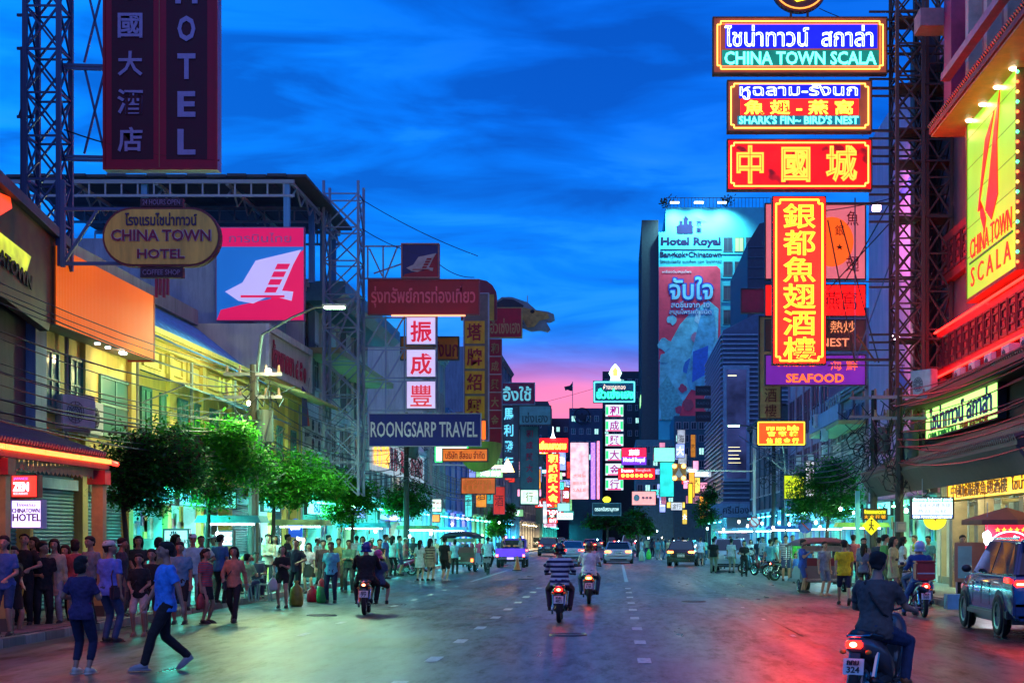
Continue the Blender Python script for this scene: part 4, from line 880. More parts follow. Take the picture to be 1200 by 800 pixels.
t = thing('round_sign', 'round yellow sign with a red and blue star under the menu lightbox', 'sign', (X(1096, 51.5), 51.5, Z(619, 51.5)))
MB().prism([(.36 * math.cos(a * math.pi / 12), .3 + .34 * math.sin(a * math.pi / 12)) for a in range(24)], 0, .1).build('disc', E((.8, .8, .02), .9, True), t)
MB().prism([(.2 * math.cos(a * math.pi / 5 + .3) * (1 if a % 2 else .45), .42 + .2 * math.sin(a * math.pi / 5 + .3) * (1 if a % 2 else .45)) for a in range(10)], -.03, 0).build('star', M((.6, .03, .1)), t)
psign('yellow_text_sign', 'dark olive sign with two rows of yellow letters beside the concrete pole', 1011, 595, 1040, 609, 56, M((.10, .12, .02)), items=[('ห้างทองเยาวราช', 1025, 599, 25, 5.5, E((.9, .8, .02), .9, False), 'solid', .03), ('大 金 行 號', 1025, 605.5, 25, 4.5, E((1, .4, .02), .9, False))])
t = thing('pedestrian_sign', 'yellow diamond pedestrian warning sign on the lamp post', 'road sign', (X(1021, 55), 55, Z(627, 55)))
MB().prism([(0, 0), (.32, .32), (0, .64), (-.32, .32)], 0, .02).build('plate', E((.75, .72, .01), .45, False, base=(.8, .7, .02)), t)
MB().tube([(0, -.01, .46), (0, -.01, .3), (-.08, -.01, .18)], .02, 5).tube([(0, -.01, .3), (.08, -.01, .18)], .02, 5).tube([(-.08, -.01, .36), (.09, -.01, .33)], .016, 5).ell((.01, -.01, .51), (.035, .01, .035), 6, 4).build('walking_figure', M((.01, .01, .01)), t)
# ---------------------------------------------------------------- left hand signs
MAR = M((.10, .004, .03), .45, .15, 1); MARD = M((.06, .002, .02), .7); LAV = M((.34, .28, .52), .6, .1)
s = psign('hotel_sign', 'tall dark maroon hotel sign with pale Chinese characters and vertical Latin letters, top left', 121, -160, 255, 199, 36, M((.34, .004, .035), .7, .12, 3), depth=.35, frame=M((.34, .004, .03)), back=M((.10, .25, .55)),
   items=[(c, 153, -14 + i * 44.5, 29 if i != 3 else 30, 29, LAV, 'solid', .02) for i, c in enumerate('中國大酒店')] + [(c, 219, -10 + i * 44.2, 21 if c != 'H' else 26, 30, LAV, 'solid', .03) for i, c in enumerate('HOTEL')])
kk = 36 / F; 
for a, b in ((131, 180), (195, 243)): MB().box((a - 188) * kk, (b - 188) * kk, -.016, -.0125, 12 * kk, 355 * kk).build('dark_field', MARD, s)
MB().box((186.5 - 188) * kk, (187.5 - 188) * kk, -.03, -.013, 0, 355 * kk).build('joint', M((.4, .12, .08)), s)
OC = M((.80, .52, .08), .55, .15, 2, .15, grime=.5)
t = thing('oval_hotel_sign', 'dull yellow oval hotel sign with maroon outlined letters hung from the steel arm', 'sign', (X(189, 34), 34, Z(312, 34)))
kk = 34 / F; a_, b_ = 69 * kk, 34.5 * kk; rr = b_
pts = [(a_ - rr + rr * math.cos(q), b_ + rr * math.sin(q)) for q in [(-90 + i * 12) * math.pi / 180 for i in range(16)]]; pts += [(-u, v) for u, v in reversed(pts)]
MB().prism(pts, 0, .22).build('cabinet', M((.16, .03, .04)), t); MB().prism([(u * .965, b_ + (v - b_) * .93) for u, v in pts], -.02, .005).build('face', OC, t)
DT = M((.05, .03, .09)); MT = M((.22, .01, .05)); LT = M((.55, .5, .55))
def two(t, s_, cx, cz, w, h):
    letters(t, s_, cx, cz, w, h, LT, -.024, 'solid', .05); letters(t, s_, cx, cz, w * .985, h * .95, MT, -.04, 'solid', .015)
letters(t, 'โรงแรมไชน่าทาวน์', 0, 55 * kk, 84 * kk, 15 * kk, DT, -.03, 'solid', .02); two(t, 'CHINA TOWN', 0, 36 * kk, 118 * kk, 14 * kk); two(t, 'HOTEL', 0, 14.5 * kk, 56 * kk, 11.5 * kk)
for nm, z0_, z1_, w_ in (('top_box', 70, 80, 50), ('bottom_box', -13, -1, 50)):
    MB().box(-w_ / 2 * kk, w_ / 2 * kk, .02, .18, z0_ * kk, z1_ * kk).build(nm, M((.05, .02, .04)), t); letters(t, '24 HOURS OPEN' if z0_ > 0 else 'COFFEE SHOP', 0, (z0_ + z1_) / 2 * kk, 44 * kk, 6 * kk, M((.3, .22, .35)), 0)
for i in range(4): MB().box((-8 + i * 4.4) * kk, (-5.4 + i * 4.4) * kk, .03, .12, (-36 + (i % 2) * 3) * kk, -14 * kk).build('red_strip', M((.35, .02, .06)), t)
# big sagging dark billboard top left
bb = thing('dark_billboard', 'dark billboard with dim lime lettering and an orange shape, cut by the picture edge', 'billboard', (-12.4, 33, 6.2))
MB().prism([(30.5, 6.95), (35.3, 6.32), (36.3, 8.3), (30.5, 9.1)], -12.55, -12.35, 'x').build('board', M((.12, .11, .035), .6, .4, 1.2), bb, world=True)
MB().prism([(30.5, 9.1), (36.3, 8.3), (36.3, 8.5), (30.5, 9.35)], -12.6, -12.2, 'x').build('top_ledge', M((.12, .13, .2), .7), bb, world=True)
MB().prism([(31, 7.75), (33.9, 7.35), (34.2, 7.75), (31, 8.1)], -12.345, -12.335, 'x').build('lime_band', E((.65, .75, .01), .55, True, .6, 2), bb, world=True)
MB().prism([(31, 8.65), (33, 8.75), (33.1, 8.55), (32.4, 8.25), (31.6, 8.3), (31, 8.45)], -12.345, -12.33, 'x').build('orange_shape', E((1, .05, .005), 1.0, False), bb, world=True)
o = letters(bb, 'CHINATOWN', 0, 0, 3.0, .3, M((.03, .03, .02)), 0, 'solid', .03); o.rotation_euler = (0, R(9), R(90)); o.location = (.085, -.3, 1.22)
ob = thing('orange_billboard', 'plain orange corrugated billboard hung on the yellow row house', 'billboard', (-12.3, 39.2, 6.5))
ORG = M((.85, .20, .008), .5, .1, 1.5, .1)
MB().box(-12.9, -12.3, 35.5, 43, 6.52, 8.2).build('cabinet', M((.16, .08, .03)), ob, world=True)
g = MB()
n_ = 75; vs = []
for i in range(n_ * 2 + 1): vs += [(-12.27 + (.012 if i % 2 else 0), 35.5 + i * .05, 6.5), (-12.27 + (.012 if i % 2 else 0), 35.5 + i * .05, 8.22)]
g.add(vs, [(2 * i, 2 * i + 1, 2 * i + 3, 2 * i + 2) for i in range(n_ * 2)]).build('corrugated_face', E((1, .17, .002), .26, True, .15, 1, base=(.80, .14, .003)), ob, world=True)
MB().box(-12.95, -12.25, 42.98, 43.08, 6.48, 8.24).build('end_trim', M((.35, .03, .02)), ob, world=True)
for i, y_ in enumerate((38.6, 39.4, 40.6)): MB().cbox((-12.35, y_, 6.44), (.12, (.08, .08, .22)[i], .05)).build('flood_lamp', E((.9, .95, 1), (2, 2, 25)[i], True), ob, world=True)
lamp_light(ob, (-12.0, 40.6, 6.3), 12, (1, .80, .35), (.2, .3), (0, R(30), 0))
lamp_light(ob, (-11.6, 41.5, 6.4), 14, (1, .8, .35), (.2, .3), (0, R(50), 0))
# rooftop poster with the ship mark
def shipmark(t, w, h, fr_, cw, cr):
    q = lambda u, v: (w * (u - .5), h * v)
    MB().prism([q(0, .0), q(1, 0), q(1, .78), q(.88, .70), q(.62, .24), q(.3, .18), q(.05, .12)], -.03, -.02).build('red_field', cr, t)
    MB().prism([q(.10, .32), q(.30, .42), q(.45, .66), q(.62, .70), q(.97, .78), q(.88, .62), q(.75, .33), q(.88, .32), q(.86, .22), q(.62, .28), q(.42, .19), q(.25, .22)], -.045, -.031).build('white_mark', cw, t)
    for i in range(4): MB().prism([q(.55 + i * .04, .31 + i * .085), q(.68 + i * .045, .31 + i * .085), q(.71 + i * .045, .37 + i * .085), q(.58 + i * .04, .37 + i * .085)], -.06, -.046).build('red_bar', cr, t)
    MB().prism([q(.28, .28), q(.78, .28), q(.78, .255), q(.28, .255)], -.06, -.046).build('red_bar', cr, t)
s = psign('rooftop_poster', 'large pink and blue rooftop poster with a white winged mark', 253, 266, 357, 376, 60, E((.01, .16, .55), .30, True, .1, 1, base=(.02, .16, .5)), frame=M((.3, .1, .2)), fr=.03)
w_, h_ = 104 * 60 / F, 110 * 60 / F
MB().box(-w_ / 2 + .04, w_ / 2 - .04, -.02, -.0135, h_ * .79, h_ - .04).build('pink_band', E((.85, .005, .12), .32, False, base=(.6, .005, .08)), s)
letters(s, 'การบินไทย', 0, h_ * .885, w_ * .7, h_ * .1, M((.6, .2, .4)), -.025)
shipmark(s, w_ * .985, h_ * .97, 0, E((.50, .42, .75), .42, False, base=(.5, .45, .7)), E((.9, .01, .11), .33, False, base=(.6, .01, .08)))
s = psign('small_mark_sign', 'small square dark sign with a winged mark on top of the steel frame', 470, 285, 515, 326, 66, M((.03, .02, .12)), frame=M((.35, .12, .12)), fr=.06)
shipmark(s, 1.4, 1.3, 0, M((.42, .30, .33)), M((.30, .01, .03)))
DR = M((.34, .001, .012), .5, .15, 1)
s = psign('thai_travel_sign', 'wide dull red sign with raised pink Thai letters', 431, 327, 562, 369, 66, DR, frame=M((.25, .03, .05)), items=[('รุ่งทรัพย์การท่องเที่ยว', 496, 348, 122, 25, M((.85, .10, .16)), 'solid', .02)])
MB().box(-1.3, 1.7, -.1, 0, -.06, 0).build('edge_lamp', E((1, .3, .15), 1.2, False), s)
PL = E((.62, .50, .85), .42, True, .06, 1, base=(.7, .65, .8)); RC = E((.55, .003, .03), .5, False, base=(.5, .01, .03))
for c, a, b, lb in (('振', 371, 404, 'upper'), ('成', 409, 442, 'middle'), ('豐', 446, 479, 'lower')):
    psign('character_box', f'{lb} white box with one red Chinese character on the steel frame', 476, a, 511, b, 66, PL, items=[(c, 493.5, (a + b) / 2 + 1, 25, 25, RC, 'solid', .008 if c == '豐' else .02)], frame=M((.3, .3, .4)), fr=.03, depth=.3, group='white boxes with red characters on the steel frame')
psign('birdnest_sign', 'orange sign with dark Thai letters poking out behind the white character boxes', 469, 394, 538, 422, 69, M((.62, .20, .02), .5, .1), items=[('รังนก', 522, 408, 30, 20, M((.25, .02, .04)), 'solid', .02)])
s = psign('travel_agency_sign', 'wide navy sign with pale capital letters under the red Thai sign', 432, 484, 564, 523, 64, M((.002, .004, .13), .8, .1), frame=M((.25, .25, .35)), fr=.03, items=[('ROONGSARP TRAVEL', 497, 503, 125, 18, M((.42, .38, .48)), 'solid', .012)])
AMB = M((.95, .40, .01), .5, .2, 2, .15, grime=.4); RB = M((.35, .01, .02))
s = psign('amber_column_sign', 'amber vertical sign with stacked red Chinese characters in separate cells', 543, 343, 573, 516, 78, M((.20, .12, .10)), items=[(c, 556, 389 + i * 29.3, 18, 20, RB, 'solid', .02) for i, c in enumerate('塔牌紹興')], frame=M((.35, .30, .38)))
kk = 78 / F
for i in range(4):
    MB().box((545 - 558) * kk, (568 - 558) * kk, -.02, -.0125, (516 - 402.5 - i * 29.3) * kk, (516 - 376 - i * 29.3) * kk).build('cell', AMB, s, bevel=.006)
MB().box((558 - 558) * kk, (569 - 558) * kk, -.02, -.0125, 0, 23 * kk).build('lit_cell', E((1, .13, .01), .9, True), s)
t = thing('arched_sign', 'round topped maroon and yellow sign behind the amber column', 'sign', (X(561, 80), 80, Z(375, 80)))
kk = 80 / F; pts = [(-21 * kk, 0), (21 * kk, 0), (21 * kk, 28 * kk)] + [((21 * math.cos(q)) * kk, (28 + 20 * math.sin(q)) * kk) for q in (.3, .7, 1.1, 1.57, 2.0, 2.5)] + [(-21 * kk, 28 * kk)]
MB().prism(pts, 0, .3).build('board', M((.22, .02, .04)), t); MB().prism([(0, 0), (18 * kk, 0), (18 * kk, 30 * kk), (8 * kk, 30 * kk), (0, 20 * kk)], -.03, -.002).build('yellow_field', M((.5, .28, .04)), t)
s = psign('gold_shop_sign', 'maroon sign with gold Thai letters beside the black bird shape', 573, 360, 612, 396, 84, M((.45, .005, .03)), items=[('ฮั่วเซ่งเฮง', 592, 382, 35, 18, M((.50, .20, .10)), 'solid', .02)], frame=M((.4, .25, .1)))
t = thing('bird_shape_sign', 'dark sign board cut in the outline of a swallow, jutting right over the street', 'sign', (X(580, 85), 85, Z(390, 85)))
kk = 85 / F
bp = [(0, 36), (8, 42), (20, 42), (38, 36), (48, 27), (62, 25), (69, 22), (70, 15), (64, 12), (60, 13), (65, 4), (62, 1), (54, 3), (42, 2), (32, 6), (20, 12), (0, 12)]
MB().prism([(a * kk, b * kk) for a, b in bp], 0, .25).build('board', M((.16, .20, .24), .6), t); MB().prism([(a * kk, b * kk) for a, b in [(0, 34), (10, 40), (22, 39), (34, 32), (26, 22), (34, 10), (20, 14), (0, 14)]], -.03, -.002).build('dark_back', M((.02, .02, .035)), t)
MB().prism([(a * kk, b * kk) for a, b in [(26, 24), (34, 30), (44, 27), (62, 23), (64, 17), (52, 14), (46, 7), (38, 6), (34, 14)]], -.04, -.031).build('gold_body', M((.40, .24, .07), .6, .3, 4), t)
MB().ell((44 * kk, -.05, 25 * kk), (.12, .03, .1), 8, 5).build('eye', M((.01, .01, .01)), t)
bar(t, (38 * kk, .1, 36 * kk), (38 * kk, .1, 44 * kk), .02, STEEL, 'spike', False)
s = psign('maroon_column_sign', 'long maroon vertical sign with dull gold marks under the gold shop sign', 573, 397, 588, 520, 84, M((.42, .005, .03)), frame=M((.35, .06, .10)), items=[(c, 580, 408 + i * 21, 9, 12, M((.45, .18, .08)), 'solid', .02) for i, c in enumerate('和成興大金')])
kk = 84 / F
for i in range(5): MB().box(-7.5 * kk, 7.5 * kk, -.06, 0, (520 - 418 - i * 21) * kk, (520 - 417 - i * 21) * kk).build('cell_bar', M((.5, .35, .4)), s)
psign('company_sign', 'small orange sign with red Thai letters and a green tube glow behind its left end', 518, 525, 572, 541, 76, E((1, .20, .02), .35, True, .2, base=(.6, .2, .03)), items=[('บริษัท สีลอม จำกัด', 545, 533, 46, 9, M((.35, .02, .02)), 'solid', .015)])
psign('green_neon_sign', 'bright green edged lightbox half hidden behind the small orange sign', 510, 522, 548, 541, 78, E((.75, 1, .8), 1.2, True), frame=E((.02, 1, .08), 2.5, True))
t = thing('half_round_sign', 'dull gold half round sign under the amber column', 'sign', (X(562, 80), 80, Z(553, 80)))
kk = 80 / F; MB().prism([(26 * kk * math.cos(q), 33 * kk + 33 * kk * math.sin(q) * (1 if math.sin(q) < 0 else .1)) for q in [i * math.pi / 12 for i in range(24)]], 0, .25).build('board', M((.42, .27, .07), .5, .15, grime=.5), t)
psign('brown_text_sign', 'brown orange sign with two lines of small letters lower in the street', 540, 559, 581, 579, 90, E((.75, .13, .02), .35, True, .2, base=(.5, .15, .04)), items=[('โรงรับจำนำ', 560, 564, 30, 6, M((.55, .25, .03))), ('當 舖 押 店 金 銀', 560, 571, 34, 6, M((.7, .35, .05))), ('PAWN SHOP', 560, 576, 28, 2.5, M((.7, .35, .05)))])
psign('hex_sign', 'dark maroon sign with turquoise Thai letters in front of the slate tower', 588, 448, 627, 474, 110, M((.12, .01, .05)), items=[('อึ้งใช้', 606, 461, 33, 17, E((.1, .4, .5), .6, False), 'solid', .02)], frame=M((.1, .2, .3)))
psign('blue_character_column', 'vertical sign with glowing turquoise characters under the hexagonal sign', 589, 475, 608, 560, 112, M((.05, .06, .10)), items=[(c, 596, 485 + i * 19, 11, 14, E((.1, .5, .75), .9, False), 'solid', .02) for i, c in enumerate('馬利發行')])
s = psign('teal_shop_sign', 'teal sign board with dark Thai letters over a column of red diamonds', 608, 475, 646, 498, 118, M((.09, .30, .33)), items=[('เซ่งเฮง', 627, 489, 30, 12, M((.02, .08, .10)), 'solid', .02)])
s = psign('diamond_column_sign', 'vertical teal sign with red characters in diamonds ending in a green white lit cell', 609, 499, 632, 592, 119, M((.06, .17, .19)), items=[(c, 620.5, 508 + i * 13.5, 8, 9, M((.40, .02, .08)), 'solid', .02) for i, c in enumerate('和成興大金')])
kk = 119 / F; MB().box(-10 * kk, 10 * kk, -.03, -.013, 2 * kk, 18 * kk).build('lit_cell', E((.5, .9, .6), .9, True, .4), s); letters(s, '行', 0, 10 * kk, 9 * kk, 11 * kk, M((.6, .03, .05)), -.05)
s = psign('red_neon_column', 'bright red vertical neon sign with yellow characters at the end of the street', 640, 531, 656, 590, 200, E((1, .008, .01), 1.6, True, .1), items=[(c, 648, 537 + i * 11.6, 11, 10, E((1, .75, .05), 2.5, False), 'solid', .04) for i, c in enumerate('和成興大金')])
psign('red_neon_header', 'wide red neon sign with yellow Thai letters crowned by a white lit spire', 631, 513, 666, 530, 199, E((1, .006, .006), 1.7, True, .1), items=[('เยี่ยมเยาวราช', 648, 521.5, 31, 10, E((1, .75, .05), 2.8, False), 'solid', .05)])
t = thing('lit_spire', 'small white lit stupa spire above the red neon header', 'ornament', (X(648, 198), 198, Z(513, 198))); MB().tube([(0, 0, 0), (0, 0, .15), (0, 0, .4), (0, 0, .7), (0, 0, 1.4)], [.35, .22, .14, .08, .02], 8).build('spire', E((.7, .9, 1), 3, False), t)
psign('white_screen', 'tall pinkish white advertising screen', 668, 518, 690, 585, 230, E((.95, .52, .60), .75, True, .4, 1.2), items=[(s_, 679, y_, 15, 4, E((.8, .2, .2), .8, False), 'solid', .01) for s_, y_ in (('大減價', 557), ('歡迎光臨', 566), ('SALE', 574))])
psign('violet_tube_sign', 'narrow violet tube lit column right of the white screen', 692, 518, 698, 585, 228, E((.40, .18, 1), 1.0, True, .4, 4)); psign('pink_tube_sign', 'narrow pink tube lit column right of the violet one', 699, 516, 703, 585, 228, E((1, .28, .5), .9, True, .4, 4))
t = thing('bird_emblem_sign', 'dark round bird emblem on the blue bank block', 'sign', (X(682, 289), 289.5, Z(496, 289)))
MB().tube([(1.4 * math.cos(q * math.pi / 12), -.05, 1.4 + 1.4 * math.sin(q * math.pi / 12)) for q in range(25)], .1, 5, False).build('ring', M((.01, .02, .04)), t); MB().prism([(-1, 1.9), (-.3, 1.5), (0, 2.1), (.3, 1.5), (1, 1.9), (.6, .9), (0, .4), (-.6, .9)], -.1, 0).build('bird', M((.01, .02, .04)), t)
# green neon column with lotus lamp
TL = M((.03, .14, .20))
s = psign('green_neon_header', 'octagonal turquoise edged neon sign with green Thai letters', 695, 446, 745, 472, 150, TL, frame=M((.04, .12, .16)), items=[('ห้างขายทอง', 720, 453, 26, 6, E((.8, .6, .5), 1.2, False)), ('ฮั่วเซ่งเฮง', 721, 461, 44, 12, E((.02, 1, .35), 2.2, False), 'solid', .05)])
border(s, 50 * 150 / F, 26 * 150 / F, 13 * 150 / F, E((.1, .9, .9), 1.6, False), -.05, .05, .12)
t = thing('lotus_lamp', 'white glowing lotus shaped lamp on top of the green neon header', 'lamp', (X(721, 150), 150, Z(446, 150)))
MB().tube([(0, 0, 0), (0, 0, .3), (0, 0, .7), (0, 0, 1.2), (0, 0, 1.55)], [.5, .4, .6, .35, .05], 8).build('petals', E((.55, 1, .9), 1.8, True), t); MB().tube([(0, -.5, .4), (0, -.5, .9), (0, -.5, 1.2)], [.2, .25, .03], 8).build('flame', E((1, .7, .05), 2.5, False), t)
for i, c in enumerate('和成興大金行'):
    y_ = 473.5 + i * 17.2; s = psign('cell_lightbox', f"white lightbox with green sides reading the {('first','second','third','fourth','fifth','lowest')[i]} character of the column", 709, y_, 731, y_ + 15, 150, E((.62, .78, .85), .75, True, .05), items=[(c, 720, y_ + 7.5, 11, 11, E((.45, .0, .25), .5, False), 'solid', .02)], group='lightboxes of the green white character column')
    kk = 150 / F
    for a in (-10, 7): MB().box(a * kk, (a + 3) * kk, -.03, -.013, 3 * kk, 12 * kk).build('green_side', E((.02, .6, .15), .9, False), s)
    MB().box(-8 * kk, 8 * kk, -.03, -.013, .8 * kk, 2.2 * kk).build('magenta_foot', E((.7, .0, .15), .8, False), s)
s = psign('hotel_name_box', 'small red and violet hotel lightbox right of the character column', 728, 524, 758, 545, 140, E((.8, .01, .05), 1.1, True, .1), items=[('Hotel Royal', 743, 539, 25, 6, NW, 'solid', .03), ('京華', 743, 530, 12, 7, NW, 'solid', .03)])
MB().box(-15 * 140 / F, 15 * 140 / F, -.025, -.014, 0, 9.5 * 140 / F).build('violet_foot', E((.15, .03, .8), .9, False), s)
s = psign('red_lamp_sign', 'red lightbox with a row of round yellow lamps', 724, 548, 768, 562, 135, E((.85, .01, .02), 1.0, True, .1), items=[('ร้านทอง', 735, 551, 14, 4, NW), ('Bangkok', 754, 551, 18, 4, E((.3, .5, .6), .8, False))])
for i in range(7): MB().ell(((-16 + i * 5.4) * 135 / F, -.05, 5 * 135 / F), (.14, .04, .14), 8, 5).build('lamp', E((1, .5, .03), 4, False), s)
psign('pink_lightbox', 'blank pale pink lightbox with a round mark', 740, 575, 769, 592, 130, E((.9, .33, .32), .8, True, .1), items=[('●', 746, 583, 7, 8, M((.5, .6, .5))), ('●●●', 758, 583, 12, 3, M((.7, .3, .3)))])
s = psign('soi_sign', 'dark green framed name board with white Thai letters and a yellow lamp on top', 694, 589, 728, 604, 120, M((.02, .08, .09)), frame=M((.2, .35, .38)), items=[('ตรอกอิสรานุภาพ', 711, 597, 28, 6, E((.5, .8, .8), .9, False), 'solid', .01)])
MB().ell((0, 0, 19 * 120 / F), (.3, .1, .22), 10, 6).build('yellow_lamp', E((.8, .8, .02), 1.8, True), s)
psign('mouse_lamp_sign', 'small turquoise rounded lightbox above a white one at the street end', 653, 589, 668, 599, 160, E((.25, .75, .75), .9, True)); psign('white_lightbox', 'small white lightbox over the traffic at the street end', 652, 600, 672, 609, 150, E((.6, .9, 1), 1.1, True), items=[('ร้านทอง', 662, 604.5, 16, 5, M((.1, .2, .5)))])
psign('turquoise_board', 'turquoise lit board with a white lower half under the hotel', 773, 541, 790, 582, 180, E((.02, .55, .5), .9, True, .3, 1)); psign('pale_green_lightbox', 'wide pale green lightbox in front of the hotel foot', 766, 524, 791, 541, 182, E((.22, .8, .6), .8, True, .15))
psign('yellow_blade_sign', 'narrow yellow blade sign beyond the crossing warning lamp', 806, 566, 812, 590, 130, E((.8, .6, .02), .8, True))
for i, (a, b) in enumerate(((452, 463), (467, 478), (482, 494))): psign('dark_board', f"{('upper','middle','lower')[i]} black board on the corner of the slatted block", 815, a, 833, b, 147, M((.01, .015, .03)), items=[('RADO' if i == 1 else 'CITIZEN', 824, (a + b) / 2, 14, 3, M((.08, .14, .2)))], group='three black boards on the slatted block')
psign('gold_shop_fascia', 'violet lit fascia board behind the last left tree', 444, 600, 470, 611, 92, E((.35, .3, 1), .9, True), items=[('ห้างทอง', 457, 605, 20, 7, NW)])
psign('small_price_board', 'white price board with red and green lines on a post', 504, 584, 518, 600, 96, E((.75, .95, .9), .9, True), items=[('••• •••', 511, 589, 11, 3, M((.6, .1, .1))), ('••• •••', 511, 595, 11, 3, M((.1, .5, .3)))]); psign('small_orange_board', 'small orange board under the white price board', 504, 602, 516, 612, 96, E((.9, .25, .05), .8, True))
# arched blue board, shopfront signs on the left
t = thing('blue_arch_sign', 'blue arched shop sign standing among the left crowd', 'sign', (X(346, 58), 58, Z(629, 58))); kk = 58 / F
MB().prism([(-8 * kk, 0), (8 * kk, 0), (8 * kk, 15 * kk), (5 * kk, 20 * kk), (0, 22 * kk), (-5 * kk, 20 * kk), (-8 * kk, 15 * kk)], 0, .1).build('board', E((.01, .07, .55), .6, True, .2), t); letters(t, 'บุฟเฟ่ต์', 0, 10 * kk, 11 * kk, 5 * kk, NW, -.02); bar(t, (0, .05, -1.7), (0, .05, 0), .03, STEEL, 'pole', False)
s = psign('zen_lightbox', 'red round cornered restaurant lightbox over the shop hotel sign', 13, 556, 45, 583, 30.5, E((1, .03, .02), 1.3, True, .1), items=[('ZEN', 25, 570, 18, 10, NW, 'solid', .03), ('JAPANESE', 25, 561, 17, 4, E((.5, .1, .6), .9, False)), ('RESTAURANT', 25, 578, 17, 3, E((.9, .5, .6), .9, False))], frame=M((.2, .02, .02)), fr=.02)
psign('shop_hotel_lightbox', 'white violet hotel lightbox with maroon letters under the red one', 13, 585, 50, 619, 30, E((.62, .48, 1), 1.4, True, .12, 3), items=[('CHINATOWN', 31, 598, 32, 5.5, M((.22, .01, .15)), 'solid', .01), ('HOTEL', 32, 606, 33, 9, M((.25, .01, .12)), 'solid', .02), ('โรงแรม', 31, 591, 22, 4, M((.2, .05, .4)))], frame=M((.5, .5, .8)), fr=.025)
fsign('teal_shop_board', 'teal board over the first roller shutters with pale letters', -1, -12.9, 31.5, 36, 2.9, 3.3, M((.03, .25, .24)), [('ห้างทอง DIRECT', .8, 0, 2.4, .22, E((.1, .7, .5), .5, False))])
psign('paper_sign', 'white menu board with black Thai letters behind the walking man', 191, 619, 222, 648, 46, E((.42, .75, .78), .6, True, .15, 3), items=[('อาหารทะเลสด', 207, 634, 26, 5, M((.01, .02, .05))), ('海鮮火鍋', 207, 642, 20, 4, M((.01, .02, .05))), ('♨', 204, 625, 10, 7, M((.01, .02, .05)))])
psign('pink_menu_board', 'bright white pink menu board hanging beside a bare bulb', 255, 621, 274, 640, 50, E((.85, .7, 1), 1.3, True, .1), items=[('■ ■ ■', 265, 627, 14, 4, M((.7, .3, .3))), ('■ ■ ■', 265, 634, 14, 4, M((.7, .3, .3)))])
# letters on the parapet of the low shop
ps = bpy.data.objects['parapet_shop']
for i in range(14):
    c = 'ห้างทองเล่งหงษ์'[i % 15]
c3 = [E((1, .42, .03), 1.3, False), M((.55, .01, .05))]
for nm, y_, w_, m_ in (('ห้างทอง', 80, 0, 0),): pass
for i, (ch, m_) in enumerate((('金', 0), ('行', 0), ('ท', 0), ('อ', 0), ('ง', 1), ('ค', 1), ('ำ', 1), ('แ', 1), ('ท', 1), ('้', 1), ('ห', 1), ('จ', 1), ('ก', 1), ('ด', 1))):
    if ch in 'ำ้': continue
    o = letters(ps, ch, 0, 0, 1.15, 1.25, c3[m_], 0, 'solid', .04, name='parapet_letter'); o.rotation_euler = (0, 0, R(90)); o.location = Vector((-12.7, 85.6 + i * 1.55, 5.7 + .55)) - ps.location
MB().box(-12.85, -12.75, 84.5, 107.5, 5.35, 7.2).build('letter_board', E((.55, .7, .8), .25, True, .3), ps, world=True)
# other shop fascias
for i, (sd_, y0, y1, xp, col, tx) in enumerate(((-1, 43.8, 47.2, -12.86, (.1, .8, .75), 'ร้านอาหาร'), (-1, 47.6, 51, -12.86, (.15, .6, .9), 'กาแฟสด'), (-1, 51.6, 54.8, -12.86, (.1, .8, .6), 'ห้างทอง'), (-1, 59, 62, -12.86, (.2, .9, .8), 'ขายยา'), (-1, 67.3, 74.5, -12.86, (.4, .95, .9), 'ธนาคาร'), (-1, 76, 83, -12.86, (.35, .35, 1), 'ห้างทอง'),
     (-1, 88, 98, -12.86, (.2, .8, .9), 'เครื่องเงิน'), (1, 61.5, 68.5, 11.8, (.1, .9, .5), 'ร้านขายยา'), (1, 69.5, 76, 11.8, (.2, .9, 1), 'ซุปเปอร์'), (1, 78, 89, 11.8, (.2, .8, 1), 'ห้างทอง'), (1, 92, 110, 11.8, (.15, .7, 1), 'ภัตตาคาร'))):
    fsign('shop_fascia', f"lit shop fascia number board over the {('first','second','third','pharmacy','bank','violet','silver','chemist','grocery','balcony house','far right')[i]} shop", sd_, xp, y0, y1, 2.75, 3.4, E(col, .7, True, .25, 1.5), [(tx, 0, 0, min(4, (y1 - y0) * .6), .4, M((.02, .04, .12)), 'solid', .015)], depth=.1, group='lit fascia boards over the shops')
# ================================================================ STEEL TOWERS
def tower(name, label, x0, x1, y0, y1, z0, z1, st, m, r=.06, rb=.032, rings=True):
    t = thing(name, label, 'lattice tower', ((x0 + x1) / 2, (y0 + y1) / 2, z0))
    cs = [(x0, y0), (x1, y0), (x1, y1), (x0, y1)]
    for c in cs: bar(t, (*c, z0), (*c, z1), r, m, 'leg')
    n = int((z1 - z0) / st)
    for i in range(n):
        a = z0 + i * st; b = a + st
        for k in range(4):
            p, q = cs[k], cs[(k + 1) % 4]
            bar(t, (*p, a), (*q, b), rb, m); bar(t, (*q, a), (*p, b), rb, m)
            if rings: bar(t, (*p, b), (*q, b), rb, m, 'girt')
    return t
TBL = M((.05, .10, .24), .5, .25, 3, .1, .3); TGY = M((.20, .25, .36), .5, .2, 3, .1, .3); TRU = M((.16, .075, .055), .6, .35, 3, .2, .2)
kk = 36 / F
t = tower('lattice_tower', 'blue grey lattice tower carrying the tall hotel sign at the left', X(37, 36), X(76, 36), 35.6, 36.4, 7.8, 20, .95, TBL, .05, .022)
for a in (76, 183, -30):
    for o_ in (0, 4): bar(t, (X(70, 36), 36, Z(a + o_, 36)), (X(122, 36), 36.1, Z(a + o_, 36)), .03, TBL, 'arm')
